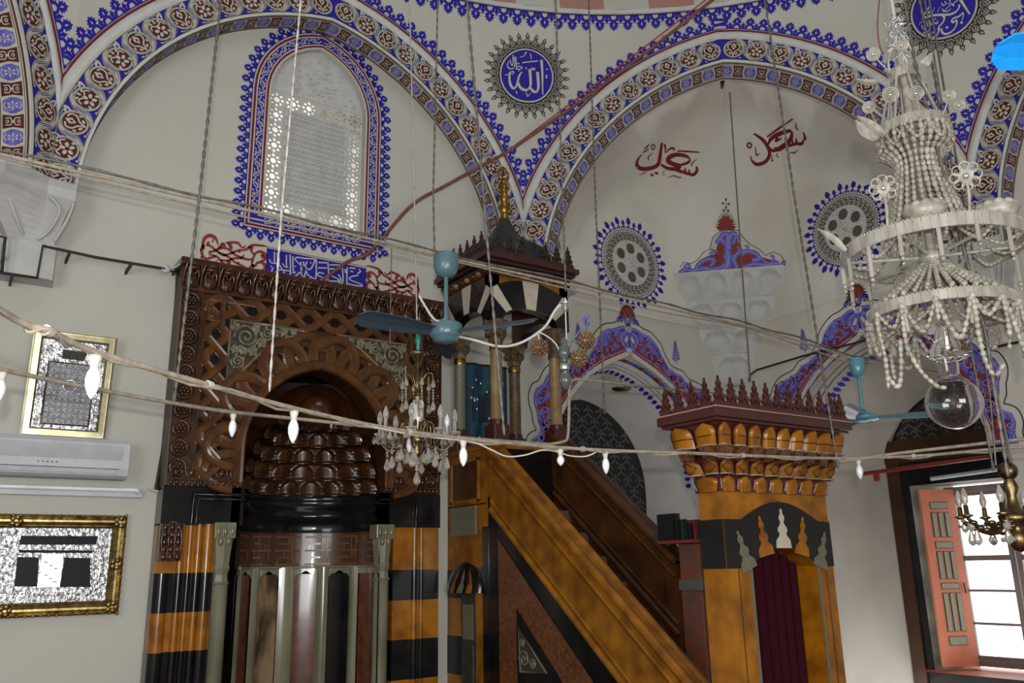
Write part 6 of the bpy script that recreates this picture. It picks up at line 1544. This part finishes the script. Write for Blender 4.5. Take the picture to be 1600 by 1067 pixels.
# ------------------------------------------------------------------ grape lamp before the canopy
def grape():
    c = far(882, 560, 5.3); hz = math.hypot(c.x, c.y)
    at = lambda x, y: (lambda d: O+d*(hz/math.hypot(d.x, d.y)))(ray(x, y))
    t = thing('grape_lamp', c-V((0, 0, .2)), 'hanging lamp with three amber glass grape clusters by the canopy column', 'lamp')
    top = at(883, 470); b = M(); b.lathe(top, [(.006, .02), (.012, .0), (.038, -.018), (.036, -.022), (.014, -.05), (.012, -.07), (.005, -.075)], CHAINM if 0 else SILVERP, 14); b.tube([top-V((0, 0, .07)), V((top.x, top.y, at(883, 545).z))], .005, CABLEW, 6); b.build('ceiling_cup', t)
    b = M(); z1 = at(883, 540).z
    b.lathe((c.x, c.y, z1), [(.01, .05), (.025, .03), (.02, .01), (.038, -.03), (.04, -.06), (.02, -.09), (.016, -.12), (.03, -.13), (.03, -.16), (.018, -.165), (.038, -.20), (.04, -.23), (.025, -.265), (.01, -.28), (0, -.285)], GREYG, 16); b.build('glass_body', t)
    b = M(); b.lathe((c.x, c.y, z1-.125), [(.033, 0), (.036, -.015), (.033, -.03)], SILVERP, 16); b.build('metal_collar', t)
    for (x, y) in ((843, 543), (904, 560), (916, 532)):
        p = at(x, y); b = M(); pts = [V((c.x, c.y, z1-.13)), V((c.x, c.y, z1-.02)).lerp(V((p.x, p.y, z1)), .35)+V((0, 0, .03)), V((p.x, p.y, max(p.z+.10, z1-.0))), p+V((0, 0, .05))]
        b.tube(spline(pts, 5), .005, CABLEW if x < 860 else GREYG, 6); o = b.build('arm', t)
        q_ = M(); q_.ball(p, .05, GRAPE, 12, 8)
        for i in range(44):
            ph = i*2.39996; zc = 1-2*(i+.5)/44; r_ = math.sqrt(1-zc*zc); q_.ball(p+V((r_*math.cos(ph), r_*math.sin(ph), zc))*.048, .0125, GRAPE, 7, 5)
        q_.build('grape_cluster', o)
    b = M(); p = at(916, 500)
    for k in range(5): b.ball(p+V((.012*math.cos(k*1.3), .012*math.sin(k*1.3), .012*(k-2))), .014, VIOLET, 5, 4, (1, .4, 1.3))
    b.build('blue_leaf', t)
    chain([(884,455),(880,330),(868,0)], hz, 'chain dropping past the round window to the grape lamp', .007)
    b = M(); b.tube(spline([top+V((0, 0, .0)), at(868, 484), at(850, 512), at(815, 535), at(780, 541), at(740, 531), V((fan1.x, fan1.y, E+1.44))+V((.06, -.06, 0))], 6), .009, CABLEW, 7); b.build('hanging_flex', label='thick white flex sagging from the steel blue fan to the grape lamp', cat='cable')
    b = M(); b.tube(spline([V((fan1.x, fan1.y, E+1.56)), at(680, 500), at(664, 478), at(655, 462)], 5), .008, CABLEW, 6); b.build('hanging_flex', label='short white flex rising left from the steel blue fan rod', cat='cable')
grape()
# ------------------------------------------------------------------ big shell chandelier
def shellc():
    c = far(1455, 392, 4.5); hz = math.hypot(c.x, c.y)
    zp = lambda x, y: (lambda d: E+d.z*hz/math.hypot(d.x, d.y))(ray(x, y))
    at = lambda x, y, k=1: (lambda d: O+d*(hz*k/math.hypot(d.x, d.y)))(ray(x, y))
    lean = lambda z: V(((z-c.z)*.0, 0, 0))
    t = thing('shell_chandelier', (c.x, c.y, c.z-.75), 'big tiered chandelier of ivory shell beads and slatted rings at the upper right', 'chandelier')
    axp = lambda z: V((c.x, c.y, z))
    Z1, Z2, Z3, Z4 = zp(1400, 122), zp(1417, 208), c.z, zp(1470, 488)
    def rband(r, z, h, name):
        b = M(); n = max(14, int(2*PI*r/.035)); p = axp(z)
        for k in range(n):
            a0, a1 = 2*PI*(k+.04)/n, 2*PI*(k+.96)/n; q_ = []
            for rr in (r, r-.012): q_ += [p+V((rr*math.cos(a), rr*math.sin(a), zz)) for a, zz in ((a0, -h/2), (a1, -h/2), (a1, h/2), (a0, h/2))]
            b.add(q_, [[0, 1, 2, 3], [7, 6, 5, 4], [0, 4, 5, 1], [1, 5, 6, 2], [2, 6, 7, 3], [3, 7, 4, 0]], SHELLP)
        b.lathe(p, [(r-.010, -h*.46), (r-.002, -h*.46), (r-.002, h*.46), (r-.010, h*.46), (r-.010, -h*.46)], SHELL, 48)
        for k in range(n*2): a = PI*k/n; b.ball(p+V((r*math.cos(a), r*math.sin(a), h/2)), .006, SHELL, 5, 3)
        return b.build(name, t)
    rband(.07, Z1, .05, 'top_ring'); rband(.168, Z2, .05, 'upper_ring'); rband(.402, Z3, .062, 'large_ring'); rband(.318, Z4, .048, 'lower_ring')
    rn = random.Random(9)
    def strand(pts, r, name='bead_strand', sq=(1, .75, 1.25), gap=1.9):
        P_ = spline(pts, 8); b = M(); acc = 0
        b.tube(P_, .0025, SHELL, 4)
        for i in range(len(P_)-1):
            d = P_[i+1]-P_[i]; L = d.length; s_ = acc
            while s_ < L:
                b.ball(P_[i]+d*(s_/L), r*(.85+.3*rn.random()), SHELL, 7, 5, (1, .8, 1.25), d if d.length > 1e-6 else None); s_ += r*gap*1.15
            acc = s_-L
        return b.build(name, t)
    # stem and struts of the top
    b = M(); b.tube([axp(Z1+.14), axp(Z3-.02)], .022, SHELL, 12); b.build('stem', t)
    for k in range(8):
        a = 2*PI*k/8; d = V((math.cos(a), math.sin(a), 0)); b = M(); b.tube([axp(Z1)+d*.064, axp(Z2)+d*.15], .008, SHELLP, 6); b.build('strut', t)
    # bead skirt of the upper tier: in to a waist, out again on the large ring
    zw = zp(1430, 258)
    for k in range(26):
        a = 2*PI*k/26; d = V((math.cos(a), math.sin(a), 0))
        strand([axp(Z2-.02)+d*.165, axp(lerp(Z2, zw, .55))+d*.16, axp(zw)+d*.10, axp(lerp(zw, Z3, .5))+d*.145, axp(Z3+.04)+d*.20], .0145)
    for k in range(10):
        a = 2*PI*(k+.5)/10; d = V((math.cos(a), math.sin(a), 0)); d2 = V((math.cos(a+.6), math.sin(a+.6), 0))
        strand([axp(Z2-.03)+d*.17, axp(Z2-.11)+(d+d2)*.09, axp(Z2-.03)+d2*.17], .010)
    # hub, spokes and the cone under the large ring
    b = M(); b.lathe(axp(Z3-.05), [(.0, .05), (.05, .045), (.062, .02), (.055, -.01), (.03, -.02), (0, -.02)], SHELLP, 14); b.build('hub', t)
    for k in range(6):
        a = 2*PI*k/6+.2; d = V((math.cos(a), math.sin(a), 0)); b = M(); b.tube([axp(Z3-.03)+d*.04, axp(Z3-.02)+d*.398], .009, SHELLP, 6); b.build('spoke', t)
    for k in range(36):
        a = 2*PI*k/36; d = V((math.cos(a), math.sin(a), 0))
        strand([axp(Z3-.06)+d*.045, axp(lerp(Z3, Z4, .55))+d*.17, axp(Z4+.03)+d*.308], .0142)
    for k in range(12):
        a = 2*PI*(k+.3)/12; d = V((math.cos(a), math.sin(a), 0)); strand([axp(Z3-.015)+d*.39, axp(Z3-.05)+d*.30, axp(Z3+.03)+d*.20], .011)
    # tassels below the large ring
    for k in range(16):
        a = 2*PI*(k+.5)/16; d = V((math.cos(a), math.sin(a), 0)); p = axp(Z3-.03)+d*.398; b = M(); L = .08+.07*((k*7) % 5)/4
        b.box(p+V((-.008, -.008, -L)), p+V((.008, .008, 0)), SHELLP, .003); b.ball(p-V((0, 0, L+.012)), .011, SHELL, 6, 5); b.ball(p-V((0, 0, L+.036)), .008, SHELL, 6, 5); b.build('slat_tassel', t)
    # swags and strings below the lower ring
    for k in range(14):
        a, a2 = 2*PI*k/14, 2*PI*(k+1)/14; d, d2 = V((math.cos(a), math.sin(a), 0)), V((math.cos(a2), math.sin(a2), 0)); s_ = .10+.05*(k % 3)
        strand([axp(Z4-.02)+d*.318, axp(Z4-s_)+(d+d2)*.155, axp(Z4-.02)+d2*.318], .0135)
        L = .12+.13*((k*5) % 4)/3
        strand([axp(Z4-.02)+d*.324, axp(Z4-L*.6)+d*.328, axp(Z4-L)+d*.324], .0125)
        if k % 2:
            b = M(); p = axp(Z4-.02)+d*.305; b.box(p+V((-.012, -.012, -.12)), p+V((.012, .012, 0)), SHELLP, .003); b.build('slat_tassel', t)
        strand([axp(Z4-.03)+d2*.27, axp(Z4-.10)+d*.26, axp(Z4-.03)+d*.16], .011) if k % 2 else None
    strand([axp(Z4)+V((-.05, -.31, -.02)), axp(Z4)+V((-.02, -.33, -.20)), axp(Z4)+V((.05, -.31, -.28)), axp(Z4)+V((.11, -.28, -.18)), axp(Z4)+V((.12, -.27, -.02))], .014)
    strand([at(1370, 505, .93), at(1383, 560, .93), at(1388, 608, .93)], .013)
    strand([at(1388, 590, .93), at(1402, 604, .93), at(1408, 585, .93), at(1407, 530, .93)], .013)
    strand([at(1418, 545, .93), at(1437, 578, .93), at(1462, 602, .93), at(1476, 606, .93)], .013)
    strand([at(1528, 520, .95), at(1540, 565, .95), at(1555, 586, .95), at(1568, 570, .95)], .014)
    # coiled discs on wires
    for x, y, r in ((1364,85,.033),(1409,71,.030),(1391,148,.037),(1431,146,.035),(1357,168,.030),(1482,150,.030),(1498,165,.026)):
        p = at(x, y, .97); n = (O-p).normalized(); u = n.orthogonal().normalized(); v = n.cross(u); b = M()
        b.tube([p+u*(r*(1-i/60)*math.cos(i*.42))+v*(r*(1-i/60)*math.sin(i*.42)) for i in range(58)], .0048, SHELL, 5)
        b.ball(p, .010, SILVERP, 8, 6); b.fan(p-n*.004, [p-n*.004+u*(r*math.cos(2*PI*i/20))+v*(r*math.sin(2*PI*i/20)) for i in range(20)], SHELL)
        zt_ = Z1 if y < 120 else Z2; rr = .07 if y < 120 else .17; dd = V((p.x-c.x, p.y-c.y, 0)); dd = dd.normalized() if dd.length > .01 else V((1, 0, 0))
        b.tube(spline([p-n*.006, p.lerp(axp(zt_)+dd*rr, .5)-V((0, 0, .01)), axp(zt_)+dd*rr], 4), .004, SHELLP, 5); b.build('coiled_disc', t)
    # petalled flowers on stalks
    for x, y, r, yb in ((1380,294,.055,353),(1509,275,.06,335)):
        p = at(x, y, .93); n = (O-p).normalized(); u = V((0, 0, 1)).cross(n).normalized(); v = n.cross(u); b = M()
        for k in range(8):
            a = 2*PI*k/8; cc = p+u*(r*.72*math.cos(a))+v*(r*.72*math.sin(a)); b.tube([cc+u*(.021*math.cos(j*PI/6))+v*(.021*math.sin(j*PI/6)) for j in range(12)], .0045, SHELL, 5, True)
        for q_ in (.45, .32): b.tube([p+u*(r*q_*math.cos(j*PI/8))+v*(r*q_*math.sin(j*PI/8)) for j in range(16)], .006, SHELL, 6, True)
        b.ball(p, .014, SILVERP, 8, 6); bt = at(x+6, yb, .93); b.tube(spline([p-v*r*.5, p.lerp(bt, .5)+u*.005, V((bt.x, bt.y, Z3+.02))], 4), .007, SHELL, 6); b.build('petalled_flower', t)
    # lotus bowls standing on the large ring
    for x, y in ((1445,330),(1557,330)):
        p = at(x, y, .93 if x < 1500 else .97); p.z = Z3+.055; b = M()
        b.lathe(p, [(.0, -.03), (.04, -.025), (.075, .0), (.098, .04), (.092, .043), (.06, .015), (0, .0)], SHELL, 18)
        for k in range(10):
            a = 2*PI*k/10; cc = p+V((.066*math.cos(a), .066*math.sin(a), .048)); b.ball(cc, .029, SHELLP, 8, 6, (.9, .9, .8))
        b.build('lotus_bowl', t)
    # feather-like shell leaves at the left
    for pts, w_ in (([(1382,212),(1362,196),(1340,182)], .022), ([(1372,218),(1350,205),(1337,188)], .022), ([(1322,392),(1302,372),(1278,358)], .015), ([(1440,100),(1448,96),(1457,82)], .02), ([(1370,128),(1352,128),(1338,124)], .015)):
        P_ = [at(x, y, .95) for x, y in pts]; b = M(); n = (O-P_[1]).normalized(); rows = []
        for i, p in enumerate(spline(P_, 6)):
            q_ = i/12; d = (P_[2]-P_[0]).normalized(); s_ = d.cross(n).normalized(); ww = w_*math.sin(PI*min(1, .12+q_*.9))**.7
            rows.append([p+s_*ww, p+n*.008, p-s_*ww, p-n*.006])
        b.grid(rows, SHELL, False, False, True); b.tube(spline(P_, 6), .005, SHELLP, 5); b.build('shell_leaf', t)
    # glass bell and globe lamp under the hub
    g0 = at(1478, 500, 1.0); ax = V((c.x, c.y, 0)); gz = zp(1480, 512)
    gp_ = at(1480, 530); gx, gy = gp_.x, gp_.y
    b = M(); b.lathe((gx, gy, 0), [(.03, gz+.01), (.05, gz-.02), (.058, gz-.06), (.085, gz-.105), (.096, gz-.135), (.07, gz-.15), (.05, gz-.15)], GLASS, 24); b.build('glass_bell', t)
    b = M(); zb = zp(1492, 628); gpt = at(1490, 628)
    prof = [(.048, zb+.215), (.046, zb+.17), (.046, zb+.12), (.07, zb+.095), (.105, zb+.055), (.122, zb), (.112, zb-.05), (.08, zb-.092), (.035, zb-.118), (0, zb-.122)]
    P2_ = [(x_, z_) for x_, z_ in sp2(prof, 4)]
    b.lathe((gpt.x, gpt.y, 0), P2_, GLASS, 32); b.lathe((gpt.x, gpt.y, 0), [(max(0, r_-.003), z_+.002) for r_, z_ in P2_[::-1]], GLASS, 32); b.build('glass_globe', t)
    b = M(); b.tube([V((gx, gy, gz-.13)), V((gpt.x, gpt.y, zb+.21))], .03, GLASS, 14); b.tube([axp(Z4), V((gx, gy, gz))], .006, SHELL, 6); b.build('glass_neck', t)
    # tinsel and wires at the top
    b = M(); tp = at(1384, 62, 1.0)
    for k in range(90):
        a, e_ = rn.random()*6.28, rn.uniform(-.12, .12); r_ = .045*(1-abs(e_)*4)+.012; p = axp(tp.z+e_)+V((r_*math.cos(a)*rn.random(), r_*math.sin(a)*rn.random(), 0)); d = V((rn.uniform(-1, 1), rn.uniform(-1, 1), rn.uniform(-.6, 1)))*.03
        b.tube([p-d, p+d], .003, TINSEL, 4)
    b.build('tinsel', t)
    b = M()
    for k in range(4): b.tube(spline([axp(tp.z-.02+.02*k), axp(tp.z-.08)+V((.05*math.cos(k*1.7), .05*math.sin(k*1.7), 0)), axp(Z1+.05)+V((.06*math.cos(k*1.7+.6), .06*math.sin(k*1.7+.6), 0)), axp(Z1+.01)+V((.01*k, -.01, 0))], 6), .0055, CABLEW, 6)
    b.tube(spline([at(1374, 0, 1), at(1371, 40, 1), at(1374, 70, 1), at(1380, 85, 1)], 5), .004, CABLER, 5); b.build('tied_wires', t)
    b = M(); b.lathe(axp(tp.z-.10), [(.0, .02), (.016, .015), (.018, -.015), (0, -.02)], GREENT, 10); b.build('green_tape', t)
    b = M(); b.tube([axp(tp.z+.1), axp(E+8.5)], .009, CABLEW, 8); b.build('suspension_cord', label='white suspension cord above the shell chandelier', cat='cord')
shellc()
# ------------------------------------------------------------------ brass chandelier at the lower right edge
def brassc():
    c = far(1588, 815, 4.7); t = thing('brass_chandelier', c-V((0, 0, .2)), 'tarnished brass chandelier against the bright window at the right edge', 'chandelier')
    hz = math.hypot(c.x, c.y); zp = lambda y: (lambda d: E+d.z*hz/math.hypot(d.x, d.y))(ray(1588, y))
    b = M(); b.ball((c.x, c.y, zp(735)), .045, BRASSW, 14, 10); b.lathe((c.x, c.y, c.z), [(0, -.14), (.03, -.13), (.05, -.09), (.045, -.05), (.02, -.02), (.07, 0), (.075, .03), (.03, .06), (.02, .12), (.035, .16), (.02, .2), (.015, zp(735)-c.z)], BRASSW, 16); b.build('stem', t)
    for k in range(8):
        a = 2*PI*k/8+.25; d = V((math.cos(a), math.sin(a), 0)); b = M(); B0 = V((c.x, c.y, c.z))
        b.tube(spline([B0+d*.05, B0+d*.10-V((0, 0, .05)), B0+d*.17-V((0, 0, .03)), B0+d*.235+V((0, 0, .02))], 5), .009, BRASSW, 7)
        for i in range(5): b.ball(B0+d*(.09+.03*i)+V((0, 0, .02*math.sin(i*2)-.02)), .02, BRASSW, 6, 4, (1, 1, .6))
        o = b.build('arm', t)
        q_ = M(); q_.lathe(B0+d*.235+V((0, 0, .02)), [(.008, 0), (.032, .012), (.012, .02), (.011, .06), (0, .061)], BRASSW, 10); q_.build('candle_holder', o)
        q_ = M(); q_.lathe(B0+d*.235+V((0, 0, .08)), [(.007, 0), (.015, .018), (.017, .034), (.013, .055), (.004, .078), (0, .082)], CRYSTAL, 10); q_.build('bulb', o)
        q_ = M(); drop(q_, B0+d*.2-V((0, 0, .03)), 1.2); drop(q_, B0+d*.235+V((.02, 0, .02)), 1.0); q_.ball(B0+d*.12-V((0, 0, .08)), .012, CRYSTAL, 6, 5); q_.build('crystal_drops', o)
    b = M()
    for k in range(3):
        a = 2*PI*k/3; b.tube([(c.x+.045*math.cos(a), c.y+.045*math.sin(a), zp(735)+.03), (c.x+.02*math.cos(a), c.y+.02*math.sin(a), zp(610)), (c.x, c.y, E+8.4)], .005, CHAINM, 5)
    b.build('suspension_chains', t)
brassc()
# ------------------------------------------------------------------ right-hand window, shutter, bar
wn = M(); XW_ = 10.2; y0, y1, z0, z1 = 5.68, 4.36, E-1.20, E+.83
def pane_frame(b, ya, yb, za, zc, w_, d, m):
    b.box((XW_-d, ya, za), (XW_+d, ya-w_, zc), m, .006); b.box((XW_-d, yb+w_, za), (XW_+d, yb, zc), m, .006)
    b.box((XW_-d, ya-w_, za), (XW_+d, yb+w_, za+w_), m, .006); b.box((XW_-d, ya-w_, zc-w_), (XW_+d, yb+w_, zc), m, .006)
pane_frame(wn, y0, y1, z0, z1, .07, .06, FRAMEW)
w4 = wn.build('window_4', kind='structure')
for ya, yb in ((5.63, 4.99), (4.97, 4.43)):
    b = M(); pane_frame(b, ya, yb, z0+.06, z1-.06, .055, .03, FRAMEW)
    for k in range(1, 5): zz = lerp(z0+.10, z1-.10, k/5); b.box((XW_-.018, ya-.05, zz-(.03 if k == 3 else .014)), (XW_+.018, yb+.05, zz+(.03 if k == 3 else .014)), FRAMEW)
    o = b.build('sash', w4)
    g = M(); g.add([(XW_, ya-.04, z0+.1), (XW_, yb+.04, z0+.1), (XW_, yb+.04, z1-.1), (XW_, ya-.04, z1-.1)], [[0, 1, 2, 3]], GLASS); g.build('glass', o)
t = thing('window_shutter', (9.95, 5.68, E-1.2), 'orange painted shutter with grey slats folded open beside the bright window', 'shutter')
hA, hB = V((10.12, 5.575, 0)), V((9.70, 5.75, 0)); dS = hB-hA; nS = V((-dS.y, dS.x, 0)).normalized(); nS = nS if nS.dot(V((-1, -1, 0))) > 0 else -nS
SP = lambda u, v, e: hA+dS*u+nS*e+V((0, 0, lerp(E-1.19, E+.80, v)))
b = M()
def sbox(b, u0, u1, v0, v1, e0, e1, m):
    p = [SP(u, v, e) for e in (e0, e1) for u, v in ((u0, v0), (u1, v0), (u1, v1), (u0, v1))]
    b.add(p, [[0, 3, 2, 1], [4, 5, 6, 7], [0, 1, 5, 4], [1, 2, 6, 5], [2, 3, 7, 6], [3, 0, 4, 7]], m)
sbox(b, 0, 1, 0, 1, 0, .035, ORPAINT); b.build('leaf', t)
for va, vb in ((.115, .165), (.425, .46), (.655, .695), (.885, .925)):
    b = M(); sbox(b, .24, .76, va, vb, .035, .040, CABLEB); sbox(b, .255, .745, va+.003, vb-.003, .04, .043, SLATG); b.build('panel', t)
for va, vb in ((.19, .405), (.48, .64), (.72, .865)):
    for k in range(3):
        u = .23+.19*k; b = M(); sbox(b, u, u+.15, va, vb, .035, .040, CABLEB); sbox(b, u+.015, u+.13, va+.003, vb-.003, .04, .046, SLATG); b.build('slat', t)
b = M(); b.tube([SP(.12, .46, .05), SP(.10, .40, .055)], .008, CABLEB, 6); b.build('latch', t)
t = thing('red_bar', onX(1440, 727, 8.7), 'red painted metal bar across the window recess at the right', 'bar')
b = M(); A_, B_ = onX(1344, 741, 8.7), onX(1545, 713, 8.7); b.tube([A_, B_], .028, REDBAR, 4, smooth=False); b.build('bar', t)
b = M(); p = A_.lerp(B_, .14); b.box(p-V((.02, .03, .10)), p+V((.02, .03, 0)), REDBAR, .004); b.build('bracket', t)
b = M(); b.tube([onX(1455, 748, 9.6), onX(1568, 732, 9.6)], .024, WPLASTIC, 10); b.build('curtain_rail', label='white rail above the bright window', cat='rail')
# hanging dish in the left window recess
t = thing('hanging_dish_lamp', (6.9, 7.62, E+1.7), 'flat brown dish lamp hanging in the deep window arch by the canopy', 'lamp')
p = onY(971, 607, 7.6); b = M(); b.lathe(p, [(0, -.035), (.08, -.03), (.125, 0), (.12, .006), (.08, -.012), (0, -.015)], BRASSW, 24); b.build('dish', t)
b = M(); q_ = onY(970, 562, 7.6); b.tube([p+V((0, 0, -.01)), V((p.x, p.y, q_.z))], .006, CHAINM, 6); b.build('stem', t)
